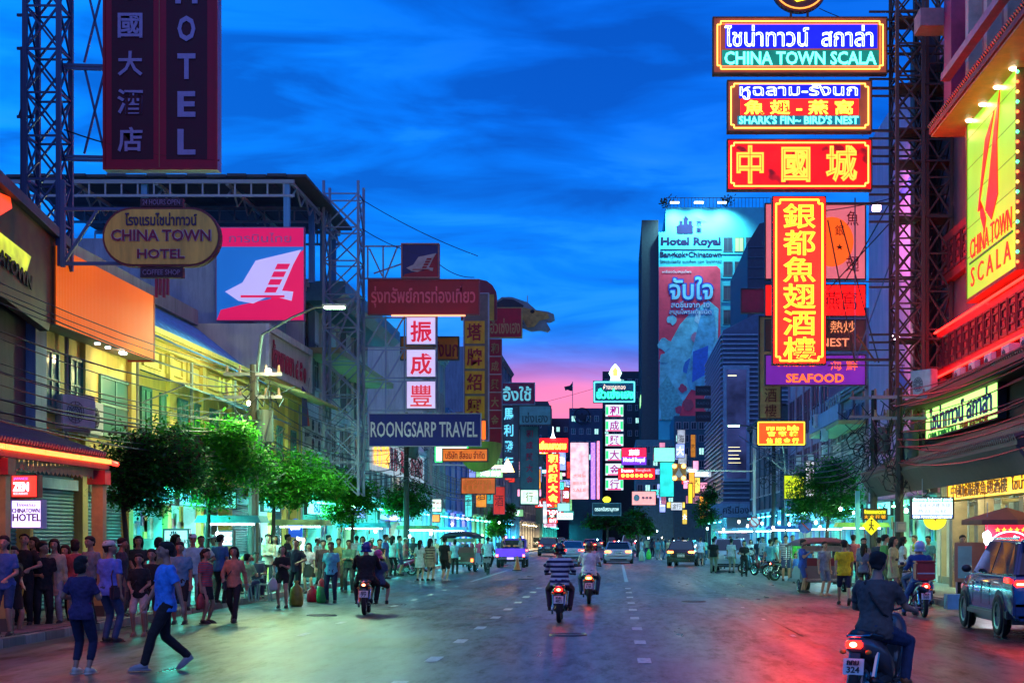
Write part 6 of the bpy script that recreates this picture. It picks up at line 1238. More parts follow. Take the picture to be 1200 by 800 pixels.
def body_set(pose):
    """meshes of a figure 1.70 m tall facing -y; pose: dict of targets"""
    key = repr(sorted(pose.items()))
    if key in PB: return PB[key]
    P = dict(lean=0, pelvis=(0, 0, .92), handL=(.24, -.02, .78), handR=(-.24, -.02, .78), footL=(.11, .0, .08), footR=(-.11, .0, .08), kneeL=(.1, -1, 0), kneeR=(-.1, -1, 0), elbL=(.5, .8, -.2), elbR=(-.5, .8, -.2),
             turn=0, nod=0, sleeve='short', legs='long', hair='short', wide=1.0, vox=.017, female=False, palmL=None, palmR=None, toeL=(0, -1, 0), toeR=(0, -1, 0), hat=None, twist=0)
    P.update(pose); W_ = P['wide']; fe = P['female']; vox = P['vox']
    pv = Vector(P['pelvis']); T = Matrix.Translation(pv) @ Matrix.Rotation(P['twist'], 4, 'Z') @ Matrix.Rotation(P['lean'], 4, 'X') @ Matrix.Translation((0, 0, -.92))
    sw = (.155 if fe else .178) * (W_ * .5 + .5)
    rows = [(.80, .09, .08, .0), (.84, .145, .10, .01), (.92, .165 + (.01 if fe else 0), .115, .015), (1.02, .145 - (.015 if fe else 0), .10, .0), (1.10, .138 - (.02 if fe else 0), .098, -.005), (1.22, .16, .112, -.005), (1.32, .175, .108, 0), (1.38, .165, .088, .01), (1.42, .115, .07, .015), (1.445, .065, .058, .01), (1.50, .053, .055, .0), (1.55, .05, .052, -.005)]
    rows = [(a, b * (W_ if a < 1.4 else 1), c * (W_ if a < 1.4 else 1), d) for a, b, c, d in rows]
    g = MB(); trunk_loft(g, rows, T)
    H = T @ Matrix.Translation((0, -.014, 1.485)) @ Matrix.Scale(1.07, 4) @ Matrix.Rotation(P['turn'], 4, 'Z') @ Matrix.Rotation(P['nod'], 4, 'X')
    def hp(x_, y_, z_): return H @ Vector((x_, y_, z_))
    n = 14; hr = [(.045, .045, .048, -.012), (.065, .058, .066, -.022), (.09, .066, .082, -.02), (.12, .073, .092, -.010), (.15, .077, .097, 0), (.18, .075, .095, .006), (.205, .064, .082, .008), (.222, .042, .055, .008), (.23, .015, .02, .008)]
    g.rings([[hp(rx * math.cos(2 * math.pi * k / n), cy_ + ry * math.sin(2 * math.pi * k / n), z_) for k in range(n)] for z_, rx, ry, cy_ in hr])
    g.tube([hp(0, -.095, .135), hp(0, -.118, .105), hp(0, -.095, .092)], [.010, .017, .014], 6); g.ell(hp(0, -.088, .058), (.024, .014, .012)); g.ell(hp(0, -.078, .028), (.028, .02, .018))
    for s_ in (-1, 1): g.ell(hp(s_ * .078, .012, .12), (.012, .022, .032)); g.ell(hp(s_ * .045, -.068, .10), (.022, .018, .02))
    sh = {}; el_ = {}; wr = {}; kn = {}; an = {}; hipj = {}
    for s_, L in ((1, 'L'), (-1, 'R')):
        S_ = T @ Vector((s_ * sw, .01, 1.375)); e_, w_ = ik(S_, P['hand' + L], .285, .255, P['elb' + L]); sh[L], el_[L], wr[L] = S_, e_, w_
        cap(g, S_, e_, .052 * (W_ * .5 + .5), .040); cap(g, e_, w_, .040, .026)
        d = (w_ - e_).normalized(); pd = Vector(P['palm' + L]) if P['palm' + L] else (d + Vector((0, -.15, -.35))).normalized(); side = pd.cross(Vector((0, 1, 0.2))).normalized()
        side = side if side.length > .1 else Vector((1, 0, 0)); nrm = pd.cross(side).normalized(); c0 = w_ + pd * .045
        g.tube([w_, w_ + pd * .03, w_ + pd * .085], [.024, .034, .036], 8); inn = -s_ * side if side.x > 0 else s_ * side
        hx = .0095 if vox < .012 else .012
        for f in range(4):
            b0 = w_ + pd * .08 + side * (f - 1.5) * .021; l_ = (.060, .075, .070, .052)[f]; curl = nrm * (.5 + .06 * f)
            p1 = b0 + (pd + curl * .25).normalized() * l_ * .5; p2 = p1 + (pd + curl * .9).normalized() * l_ * .5; g.tube([b0, p1, p2], [hx, hx * .95, hx * .8], 6); g.ell(p2, (hx * .8,) * 3, 6, 4)
        b0 = w_ + pd * .025 + side * .028; g.tube([b0, b0 + side * .025 + pd * .025, b0 + side * .032 + pd * .055 + nrm * .012], [hx * 1.25, hx * 1.1, hx * .9], 6)
        hj = T @ Vector((s_ * .09 * W_, .01, .88)); k_j, a_j = ik(hj, P['foot' + L], .43, .41, P['knee' + L]); hipj[L], kn[L], an[L] = hj, k_j, a_j
        cap(g, hj, k_j, .085 * W_, .055); cap(g, k_j, k_j.lerp(a_j, .3), .053, .055); cap(g, k_j.lerp(a_j, .3), a_j, .055, .036)
        td = Vector(P['toe' + L]).normalized(); g.tube([a_j + Vector((0, 0, -.02)), a_j + td * .05 + Vector((0, 0, -.035)), a_j + td * .16 + Vector((0, 0, -.055))], [.036, .036, .026], 8)
    out = {'body': remeshed(g, vox)}
    # top garment
    if P['sleeve'] != 'none_top':
        g = MB(); lo = .80 if P['legs'] != 'skirt' else .86
        rr = [(lo, .185 * W_, .135 * W_, .012)] + [(a, b + .022, c + .022, d) for a, b, c, d in rows if lo + .05 < a < 1.43]; rr += [(1.435, .09, .078, .012)]
        trunk_loft(g, rr, T)
        for L in 'LR':
            if P['sleeve'] == 'short': m_ = sh[L].lerp(el_[L], .72); g.tube([sh[L], m_], [.062, .066], 10); g.ell(sh[L], (.062,) * 3)
            elif P['sleeve'] == 'long': cap(g, sh[L], el_[L], .066 * (W_ * .5 + .5), .053); g.tube([el_[L], el_[L].lerp(wr[L], .95)], [.053, .040], 10)
            else: g.ell(sh[L], (.055,) * 3)
        out['top'] = remeshed(g, vox, 2, .032)
    g = MB()
    if P['legs'] == 'skirt':
        trunk_loft(g, [(.56, .23, .18, .0), (.70, .21, .165, .0), (.85, .19, .145, .01), (1.0, .15, .12, 0), (1.06, .145, .11, 0)], T)
    else:
        fr = {'long': 1.75, 'capri': 1.42, 'shorts': .86, 'mini': .45}[P['legs']]
        trunk_loft(g, [(.80, .10 * W_, .10 * W_, 0), (.86, .175 * W_, .13 * W_, .01), (.94, .18 * W_, .13 * W_, .012), (1.0, .158 * W_, .118 * W_, .0)], T)
        for L in 'LR':
            cap(g, hipj[L], hipj[L].lerp(kn[L], min(1, fr)), .10 * W_, .078 if fr < 1 else .068)
            if fr > 1: cap(g, kn[L], kn[L].lerp(an[L], min(1, fr - 1 + .2)), .068, .058)
    out['bottom'] = remeshed(g, vox, 2, .014)
    g = MB()
    for L in 'LR':
        td = Vector(P['toe' + L]).normalized(); a = an[L]
        q = [a - td * .045 + Vector((0, 0, -.02)), a + td * .03 + Vector((0, 0, -.03)), a + td * .11 + Vector((0, 0, -.045)), a + td * .19 + Vector((0, 0, -.058))]
        g.tube(q, [.042, .048, .044, .024], 10)
        up = Vector((0, 0, 1)); sd_ = td.cross(up).normalized() * .045
        dn = Vector((0, 0, -.085)); g.add([a + dn - td * .08 - sd_, a + dn - td * .08 + sd_, a + dn + td * .21 + sd_ * .8, a + dn + td * .21 - sd_ * .8] + [a + dn * .72 - td * .08 - sd_, a + dn * .72 - td * .08 + sd_, a + dn * .72 + td * .21 + sd_ * .8, a + dn * .72 + td * .21 - sd_ * .8], [(0, 3, 2, 1), (4, 5, 6, 7), (0, 1, 5, 4), (1, 2, 6, 5), (2, 3, 7, 6), (3, 0, 4, 7)])
    out['shoes'] = g.mesh('shoes', HAIR, True)
    g = MB()
    hh_ = [(.10, .06, .05, .045), (.13, .078, .07, .035), (.155, .081, .096, .014), (.19, .084, .101, .008), (.217, .074, .090, .008), (.238, .050, .062, .010), (.249, .014, .018, .012)]
    if P['hair'] == 'short': hh_ = [(.055, .058, .03, .06)] + hh_
    if P['hair'] in ('long', 'bob', 'bun', 'tail'): hh_ = [(.02, .062, .04, .05)] + hh_
    g.rings([[hp(rx * 1.06 * math.cos(2 * math.pi * k / n), cy_ + ry * 1.05 * math.sin(2 * math.pi * k / n), z_ + (0.0 if math.sin(2 * math.pi * k / n) > -.5 else .028 if z_ < .18 else 0)) for k in range(n)] for z_, rx, ry, cy_ in hh_])
    if P['hair'] == 'long': g.tube([hp(0, .05, .17), hp(0, .085, .05), hp(0, .095, -.08), hp(0, .09, -.20)], [.085, .085, .07, .035], 10); [g.tube([hp(q * .075, .0, .18), hp(q * .09, -.01, .08), hp(q * .085, .01, -.04)], [.03, .028, .015], 6) for q in (-1, 1)]
    if P['hair'] == 'bob': g.tube([hp(0, .04, .17), hp(0, .05, .08), hp(0, .045, .01)], [.09, .095, .075], 12)
    if P['hair'] == 'bun': g.ell(hp(0, .12, .17), (.045, .045, .045))
    if P['hair'] == 'tail': g.tube([hp(0, .1, .18), hp(0, .14, .12), hp(0, .12, -.05)], [.03, .035, .012], 7)
    out['hair'] = remeshed(g, .013, 1, .026)
    if P['hat'] == 'helmet':
        g = MB(); g.ell(hp(0, .012, .145), (.125, .142, .125), 16, 10); g.tube([hp(-.1, -.03, .05), hp(-.11, .03, .04), hp(0, .11, .04), hp(.11, .03, .04), hp(.1, -.03, .05)], .03, 6); out['helmet'] = remeshed(g, .015, 3)
    if P['hat'] == 'cap':
        g = MB(); g.rings([[hp(rx * math.cos(2 * math.pi * k / n), .008 + ry * math.sin(2 * math.pi * k / n), z_) for k in range(n)] for z_, rx, ry in ((.165, .092, .112), (.20, .09, .108), (.235, .068, .08), (.25, .02, .025))]); b0 = [hp(-.075, -.06, .17), hp(-.07, -.13, .165), hp(0, -.185, .155), hp(.07, -.13, .165), hp(.075, -.06, .17)]; g.add(b0 + [p + Vector((0, 0, .012)) for p in b0], [(0, 1, 2, 3, 4), (9, 8, 7, 6, 5), (0, 5, 6, 1), (1, 6, 7, 2), (2, 7, 8, 3), (3, 8, 9, 4)]); out['cap'] = g.mesh('cap', HAIR, True)
    g = MB()
    for s_ in (-1, 1): g.ell(hp(s_ * .031, -.086, .125), (.016, .009, .009), 8, 5); g.tube([hp(s_ * .018, -.094, .143), hp(s_ * .048, -.082, .146)], .004, 4)
    out['eyes'] = g.mesh('eyes', EYE); out['mouth'] = MB().tube([hp(-.02, -.094, .062), hp(0, -.102, .061), hp(.02, -.094, .062)], .005, 5).mesh('mouth', LIP)
    out['_j'] = dict(wr=wr, sh=sh, T=T, H=H, pv=pv, el=el_, an=an); PB[key] = out; return out
def person(label, px, py, pose, top, bottom, rot=0, hgt=1.70, skin=0, shoes=(.02, .02, .02), group=None, ground=0.0, loc=None, bag=None, bagc=(.05, .05, .06), hatc=(.6, .6, .6), parent_rot=None):
    """stand a figure with its feet at pixel (px, py) of the ground plane"""
    b = body_set(pose)
    if loc is None:
        Y = (CH - ground) * F / (py - CY); loc = (X(px, Y), Y, ground)
    t = thing('person', label, 'person', loc, R(rot), group); s_ = hgt / 1.70; t.scale = (s_, s_, s_)
    sm = SKIN[skin]
    def put(nm, me, m, par=t):
        o = link(nm, me, par)
        if not me.materials: me.materials.append(m)
        o.material_slots[0].link = 'OBJECT'; o.material_slots[0].material = m; return o
    cl = lambda c: c if not isinstance(c, tuple) else M(c, .85, .20, 9, .4, bscale=26)
    put('body', b['body'], sm)
    if 'top' in b: put('shirt', b['top'], cl(top))
    put({'skirt': 'skirt', 'shorts': 'shorts', 'mini': 'shorts'}.get(pose.get('legs', 'long'), 'trousers'), b['bottom'], cl(bottom))
    put('shoes', b['shoes'], M(shoes, .6))
    if 'helmet' in b: put('helmet', b['helmet'], M(hatc, .25, .05, 2, 0, coat=.5))
    else: put('hair', b['hair'], HAIR)
    if 'cap' in b: put('cap', b['cap'], M(hatc, .8))
    put('eyes', b['eyes'], EYE); put('mouth', b['mouth'], LIP)
    if bag:
        j = b['_j']; T = j['T']; bm_ = M(bagc, .6, .15, 4, .1); w = WM(t)
        own = {'tote': 'tote_bag', 'plastic': 'plastic_bag', 'shoulder': 'shoulder_bag', 'pack': 'backpack', 'sling': 'cross_body_bag'}[bag]
        bt = thing(own, f"{bag if bag != 'pack' else 'back'} bag carried by the {label}"[:90].rsplit(' ', 1)[0] if False else {'tote': 'cloth tote held by', 'plastic': 'plastic bag hanging from', 'shoulder': 'shoulder bag worn by', 'pack': 'backpack worn by', 'sling': 'cross body bag strapped on'}[bag] + ' the ' + ' '.join(label.split()[:9]), 'bag', w.translation, R(rot)); bt.scale = t.scale
        g = MB()
        if bag in ('tote', 'plastic'):
            h_ = j['wr']['R'] + Vector((-.02, -.02, -.08)); z0_ = h_.z - .42
            g.rings([[(h_.x + rx * math.cos(q * math.pi / 6), h_.y + ry * math.sin(q * math.pi / 6), z_) for q in range(12)] for z_, rx, ry in ((z0_, .09, .05), (z0_ + .04, .13, .07), (z0_ + .18, .13, .075), (z0_ + .28, .10, .05), (z0_ + .36, .03, .02))]); g.build('bag_body', bm_, bt, smooth=True)
            MB().tube([h_ + Vector((0, 0, -.06)), h_ + Vector((0, .02, 0))], .01, 5).build('handle', bm_, bt)
        elif bag == 'pack':
            g.tube([T @ Vector((0, .19, 1.0)), T @ Vector((0, .2, 1.1)), T @ Vector((0, .19, 1.35))], [.12, .15, .11], 12); g.build('bag_body', bm_, bt, smooth=True)
        else:
            c0 = T @ Vector((-.2, .03, .86)); g.cbox(c0, (.10, .30, .24)); o = g.build('bag_body', bm_, bt, bevel=.03)
            s0 = T @ Vector((.12 if bag == 'sling' else -.14, -.02, 1.44)); MB().tube([c0 + Vector((0, -.1, .1)), T @ Vector((-.05 if bag == 'sling' else -.18, -.14, 1.15)), s0, T @ Vector((-.05 if bag == 'sling' else -.19, .15, 1.15)), c0 + Vector((0, .1, .1))], .012, 5).build('strap', bm_, bt)
    return t
ST = {}; WK = dict(footL=(.09, -.30, .08), footR=(-.09, .34, .18), toeR=(0, -.8, -.6), kneeR=(-.1, -1, 0), handL=(.25, .2, .82), handR=(-.25, -.22, .84), lean=-.04)
def P_(**k): return k
poses = dict(
 m=P_(), m2=P_(handL=(.14, -.26, 1.08), handR=(-.14, -.26, 1.08), elbL=(.8, .3, -.3), elbR=(-.8, .3, -.3), nod=-.3), mturn=P_(turn=.9, handR=(-.1, -.25, 1.1), wide=1.05), big=P_(wide=1.28, hat='cap', turn=-.6, nod=-.1),
 fsh=P_(female=True, legs='shorts', hair='bob', handL=(.12, -.22, 1.0), handR=(-.12, -.2, .98)), fdress=P_(female=True, legs='skirt', hair='bun', turn=-.9, handL=(.05, -.22, 1.0), handR=(-.24, -.05, .8)),
 flong=P_(female=True, hair='long', handL=(.08, -.2, .92), handR=(-.08, -.2, .92)), fback=P_(female=True, hair='bob', legs='capri', handL=(.22, -.22, 1.1), handR=(-.1, -.3, 1.15), wide=1.06, nod=-.15, vox=.012),
 mgr=P_(legs='shorts', wide=1.12), warm=P_(sleeve='long', handL=(-.08, -.2, 1.12), handR=(.08, -.22, 1.12), elbL=(1, .1, -.6), elbR=(-1, .1, -.6)), fcross=P_(female=True, hair='tail', sleeve='none', handL=(-.1, -.2, 1.1), handR=(.1, -.22, 1.12), elbL=(1, .1, -.6), elbR=(-1, .1, -.6)),
 fmini=P_(female=True, legs='mini', hair='long', handL=(.05, -.28, 1.2), handR=(-.18, -.3, 1.0), nod=-.35), fskirt=P_(female=True, legs='skirt', hair='tail', wide=1.15), flongs=P_(female=True, hair='long', sleeve='long'),
 walk=dict(WK, vox=.011, turn=-.1, wide=1.05), walk2=dict(WK, legs='shorts'), mlongs=P_(sleeve='long'), mcap=P_(hat='cap', handR=(-.2, -.28, 1.1)), mshort=P_(legs='shorts'), sit=P_(pelvis=(0, .1, .46), footL=(.13, -.32, .08), footR=(-.13, -.30, .08), handL=(.13, -.28, .68), handR=(-.13, -.28, .68), lean=.15, nod=-.2))
NAVY = (.012, .015, .05); BLK = (.012, .012, .014); WHI = (.55, .56, .58); BLU = (.05, .22, .62); DENIM = (.03, .06, .14)
pp = poses
G = .15
# ---- left crowd, roughly from the picture edge inwards
person('woman in a black knee length dress with her hair up, first at the kerb', 15, 748, pp['fdress'], BLK, BLK, 60, 1.64, 1, ground=0)
person('man in black bent over his phone behind the woman in the black dress', 28, 733, pp['m2'], BLK, BLK, 10, 1.72, 1, ground=G)
person('man in black shirt and trousers looking back over his shoulder', 50, 741, pp['mturn'], BLK, BLK, 30, 1.72, 0, ground=0)
person('woman in a cream top half hidden behind the white shirted woman', 64, 731, pp['flongs'], (.5, .4, .25), (.3, .3, .32), 0, 1.62, 1, ground=G)
person('long haired woman in a white polo shirt holding her hands together', 77, 735, pp['flong'], WHI, BLK, -10, 1.64, 1, shoes=(.6, .6, .6), ground=0)
person('woman seen from behind in dark purple shirt, navy cropped trousers and cream shoes', 96, 789, pp['fback'], (.035, .025, .10), NAVY, 165, 1.56, 0, shoes=(.6, .55, .45))
person('heavy man in a blue shirt, jeans and a white cap carrying a dark bag', 129, 752, pp['big'], (.10, .16, .60), DENIM, 150, 1.74, 0, shoes=(.02, .02, .02), hatc=(.6, .58, .5), bag='shoulder', bagc=(.04, .015, .03))
person('short woman in a black top and white shorts with a bag across her body', 163, 745, pp['fsh'], BLK, (.55, .42, .36), 5, 1.50, 0, bag='sling', bagc=(.03, .02, .025), shoes=(.2, .1, .07))
person('woman in black partly hidden behind the walking man', 178, 742, pp['fsh'], BLK, BLK, 0, 1.58, 0)
person('tall woman with loose dark hair behind the woman in white shorts', 162, 716, pp['flong'], (.02, .03, .03), BLK, 20, 1.68, 0, ground=G)
person('grey haired man in a bright blue shirt and black trousers striding along the road', 193, 785, pp['walk'], (.04, .26, .80), BLK, -62, 1.74, 0, shoes=(.25, .28, .3))
person('man in a grey blue shirt and black shorts holding a white plastic bag', 211, 731, pp['mgr'], (.10, .25, .36), BLK, 0, 1.70, 0, bag='plastic', bagc=(.5, .6, .7))
person('man in a white cap and pale shirt behind the grey blue shirted man', 226, 714, pp['mcap'], (.35, .55, .58), (.2, .3, .3), 20, 1.72, 0, hatc=(.6, .6, .6), ground=G)
person('woman in a red striped shirt and dark skirt carrying a red bag', 241, 730, pp['fskirt'], STR((.42, .05, .06), (.16, .08, .12), 18), BLK, 70, 1.56, 0, bag='plastic', bagc=(.4, .05, .05))
person('woman in an orange brown sweater and black trousers walking towards the camera', 274, 729, dict(WK, female=True, hair='long', sleeve='long', handR=(-.2, -.2, 1.0)), (.50, .20, .12), BLK, 0, 1.60, 0, bag='sling', bagc=(.03, .04, .05))
person('man in a beige shirt standing with folded arms by the stools', 314, 693, pp['warm'], (.45, .40, .25), BLK, 20, 1.74, 1, ground=G)
person('man sitting low on a stool in a grey shirt', 300, 700, pp['sit'], (.10, .14, .16), NAVY, 20, 1.7, 0, ground=G)
person('woman in black top and tiny shorts checking a phone with a white tote', 331, 712, pp['fmini'], BLK, BLK, 0, 1.58, 1, bag='tote', bagc=(.55, .58, .58))
person('man in a dark buttoned shirt standing behind the yellow sack', 346, 703, pp['m2'], (.03, .03, .05), BLK, 0, 1.74, 0)
person('young woman in a pink top and black skirt with a white plastic bag', 362, 695, dict(pp['fskirt'], hair='long', wide=.95), (.5, .35, .40), BLK, -10, 1.60, 1, bag='plastic', bagc=(.6, .65, .65))
person('man in a black jacket over a red shirt beside the green bag', 379, 696, pp['mlongs'], (.05, .012, .02), BLK, 0, 1.70, 0)
person('woman in a turquoise tunic and navy trousers holding a red bag', 388, 706, dict(female=True, hair='tail', wide=1.1), (.10, .42, .55), NAVY, 0, 1.66, 2, bag='plastic', bagc=(.6, .02, .03))
person('man in an olive shirt behind the turquoise tunic', 397, 690, pp['m'], (.30, .28, .10), (.1, .1, .06), 0, 1.74, 0)
person('man in a dark green shirt beside the black jacketed rider', 409, 694, pp['warm'], (.05, .12, .09), (.03, .05, .05), 0, 1.70, 2)
person('woman in black with folded bare arms and long dark trousers', 445, 690, pp['fcross'], BLK, (.03, .06, .10), 10, 1.72, 0)
person('woman in a white top behind the rider', 433, 688, pp['flong'], (.5, .52, .55), BLK, 0, 1.66, 1)
rn = random.Random(11)
cols = [((.5, .55, .55), 'white'), ((.03, .04, .06), 'dark'), ((.35, .50, .25), 'lime'), ((.05, .12, .35), 'blue'), ((.4, .08, .10), 'red'), ((.10, .3, .32), 'teal'), ((.4, .35, .2), 'tan'), ((.2, .2, .22), 'grey')]
backs = [(258, 706, 3, 'm'), (290, 702, 2, 'sit'), (372, 684, 0, 'mcap'), (356, 682, 0, 'm2'), (385, 680, 2, 'm'), (425, 680, 5, 'flong'), (436, 680, 4, 'mcap'), (418, 676, 0, 'm'), (452, 678, 3, 'mlongs'), (460, 674, 0, 'flong'), (468, 674, 5, 'mgr'), (475, 670, 4, 'mcap'), (456, 668, 7, 'm'),
         (484, 668, 1, 'flong'), (236, 707, 0, 'm2'), (186, 713, 6, 'fsh'), (206, 708, 1, 'flong'), (143, 722, 1, 'm'), (106, 730, 7, 'm'), (88, 728, 4, 'fsh'), (305, 684, 5, 'm'), (337, 686, 1, 'm'), (322, 690, 0, 'flong'), (250, 700, 5, 'mcap'), (270, 696, 2, 'sit'), (5, 745, 3, 'fsh'), (2, 735, 6, 'm'), (40, 728, 1, 'flong')]
where = ['by the teal shutters', 'beside the food stalls', 'under the bright tree', 'near the blue arched sign', 'beyond the scooter pair', 'at the shop mouth']
for i, (a, b, c, p) in enumerate(backs):
    person(f"{cols[c][1]} topped {'woman' if p[0] == 'f' else 'man'} {'sitting' if p == 'sit' else 'standing'} {where[(a // 90) % 6]}, {'half seen between the front row' if i % 2 else 'behind the front row of the crowd'}", a, b, pp[p], cols[c][0], (BLK, DENIM, (.12, .1, .08))[i % 3], rn.choice((0, 20, -30, 160, 90, 200)), rn.uniform(1.6, 1.74), i % 3, ground=G, group='people at the back of the left crowd')
# further left, in the road
person('woman in a white dress standing at the edge of the road by the three wheeler', 492, 680, dict(female=True, hair='long', legs='skirt'), (.55, .58, .58), (.55, .58, .58), 170, 1.66, 1)
person('woman in a brown striped dress beside the one in white', 504, 680, dict(female=True, hair='long', legs='skirt', wide=1.1), STR((.4, .3, .2), (.12, .08, .07), 9), (.35, .25, .18), 160, 1.72, 1)
person('man in black shirt and shorts behind the three wheeler', 521, 680, dict(pp['mshort'], wide=1.1), BLK, BLK, 150, 1.78, 1, shoes=(.5, .5, .5))
person('woman in a pale blue top and black trousers lifting her arm', 533, 672, dict(female=True, hair='bob', handR=(-.25, -.15, 1.6), elbR=(-1, .2, .5)), (.3, .45, .6), BLK, 180, 1.66, 1)
person('man in a maroon shirt near the cyclist', 562, 664, pp['m'], (.28, .04, .10), BLK, 180, 1.7, 2)
for i, (a, b, c, p) in enumerate(((545, 664, 1, 'm'), (553, 662, 4, 'mgr'), (475, 667, 0, 'flong'), (510, 664, 6, 'm'), (585, 658, 1, 'mshort'), (575, 656, 0, 'flong'))):
    person(f"{cols[c][1]} topped {'woman' if p[0] == 'f' else 'man'} small in the distance {('beyond the three wheeler', 'beside the maroon shirt', 'by the white dress', 'behind the black shirted man', 'near the pickup', 'far behind the cyclist')[i]}", a, b, pp[p], cols[c][0], BLK, rn.choice((0, 180, 90)), 1.68, i % 3)
# ---- right crowd
person('man in a yellow polo shirt and navy shorts walking away beside the turquoise post', 989, 709, dict(WK, legs='shorts', wide=1.08), (.72, .50, .01), NAVY, 180, 1.72, 0)
person('bald man in a grey shirt and shorts at the back of the truck', 966, 698, dict(pp['mshort'], hair='short'), (.22, .26, .32), (.15, .18, .24), 30, 1.66, 1, shoes=(.35, .15, .1))
person('man in a blue sleeveless top and blue shorts eating beside the truck', 941, 694, dict(pp['mshort'], handR=(-.1, -.28, 1.3)), (.02, .07, .40), (.02, .05, .25), 60, 1.72, 0)
person('man in a turquoise shirt and black trousers beside parked scooters', 903, 679, dict(WK, wide=1.1), (.10, .38, .45), BLK, 140, 1.70, 0)
person('person in black carrying an orange pouch in front', 872, 675, dict(female=True, hair='bob', handL=(.1, -.2, 1.1), handR=(-.1, -.2, 1.1)), BLK, BLK, 0, 1.62, 1)
person('grey haired man in a black polo shirt and khaki trousers', 836, 671, dict(wide=1.1), BLK, (.20, .22, .16), 170, 1.72, 1)
person('man in a white shirt and shorts beside the white pickup', 857, 671, dict(pp['mshort']), (.6, .62, .62), (.35, .33, .25), 150, 1.70, 0)
person('man in a pale blue shirt by the back of the black car', 821, 663, dict(pp['mshort'], wide=1.08), (.25, .42, .55), (.1, .1, .12), 170, 1.76, 0)
person('woman in a light blue dress behind the khaki trousered man', 847, 666, dict(female=True, hair='bob', legs='skirt'), (.25, .45, .55), (.2, .4, .5), 180, 1.6, 1)
person('man in a lime green shirt against the lit stalls', 929, 678, pp['m2'], (.12, .60, .08), (.3, .05, .05), 0, 1.72, 1, ground=G)
person('man in a striped shirt next to the lime green shirt', 921, 680, pp['mshort'], STR((.5, .55, .55), (.05, .08, .1), 14), DENIM, 0, 1.7, 1, ground=G)
person('small child in a blue vest in front of the stalls', 932, 683, dict(female=True, hair='bob', legs='shorts'), (.05, .15, .55), (.4, .1, .15), 20, 1.15, 1)
person('man in a green shirt behind the concrete pole', 1037, 698, pp['m'], (.10, .30, .06), (.2, .2, .1), 100, 1.72, 1, ground=G)
person('woman in a cream flowered dress behind the concrete pole', 1047, 700, dict(female=True, hair='long', legs='skirt'), (.5, .45, .2), (.4, .4, .2), 60, 1.66, 1, ground=G)
person('shopkeeper in a white shirt inside the lit glass front', 1072, 686, pp['m'], (.6, .6, .55), BLK, -60, 1.7, 1, ground=G)
person('woman with dark hair in a grey top near the turquoise post', 1012, 700, dict(female=True, hair='long'), (.10, .12, .2), BLK, 150, 1.6, 1, ground=0)
rb = [(746, 652, 1, 'm'), (752, 655, 0, 'fsh'), (758, 652, 2, 'm'), (764, 652, 1, 'flong'), (771, 655, 5, 'mgr'), (777, 655, 5, 'm'), (784, 655, 6, 'mshort'), (767, 650, 4, 'mlongs'), (789, 652, 0, 'flong'), (740, 648, 1, 'm'), (733, 646, 4, 'mcap'), (800, 652, 6, 'flong'), (812, 656, 0, 'm'), (845, 662, 1, 'mcap'), (864, 664, 4, 'flong'), (880, 666, 0, 'flong'), (889, 671, 1, 'mshort'), (895, 669, 3, 'm2'), (909, 676, 0, 'm'), (914, 670, 7, 'mcap'), (826, 656, 2, 'fsh'), (948, 678, 3, 'fsh'), (955, 676, 0, 'm')]
wr_ = ['at the crossing', 'beside the black car', 'near the white pickup', 'by the parked scooters', 'in front of the lit stalls']
for i, (a, b, c, p) in enumerate(rb):
    person(f"{cols[c][1]} topped {'woman' if p[0] == 'f' else 'man'} {wr_[min(4, (a - 730) // 48)]}, {'turned from the traffic' if i % 2 else 'waiting among others'}", a, b, pp[p], cols[c][0], (BLK, (.3, .3, .25), DENIM)[i % 3], rn.choice((0, 180, 150, 90)), rn.uniform(1.6, 1.76), i % 3, group='people gathered on the right side of the street')
# bags on the road edge
def sack(label, px, py, w, h, col, cat='bag', top=True):
    Y = CH * F / (py - CY); t = thing('shopping_bag', label, cat, (X(px, Y), Y, 0)); n = 12; q = Y / F
    g = MB(); g.rings([[(rx * w * q * .5 * math.cos(k * math.pi / 6) * (1 + .1 * math.sin(k * 5)), rx * w * q * .4 * math.sin(k * math.pi / 6), z_ * h * q) for k in range(n)] for z_, rx in ((0, .8), (.1, 1), (.45, 1.02), (.7, .85), (.85, .35), (.9, .25), (1, .45))]); g.build('bag_body', M(col, .35, .2, 8, .4), t, smooth=True); return t
sack('tall yellow and black sack standing at the feet of the man in dark', 347, 710, 17, 30, (.26, .24, .03)); sack('red plastic bag on the road beside the green one', 366, 705, 15, 19, (.6, .01, .03)); sack('green plastic bag on the road by the turquoise tunic', 377, 706, 14, 27, (.03, .28, .06)); sack('pale sack on the road in the right crowd', 752, 657, 8, 14, (.55, .5, .3)); sack('lime green bag hanging in the right crowd', 760, 655, 6, 12, (.1, .7, .05))
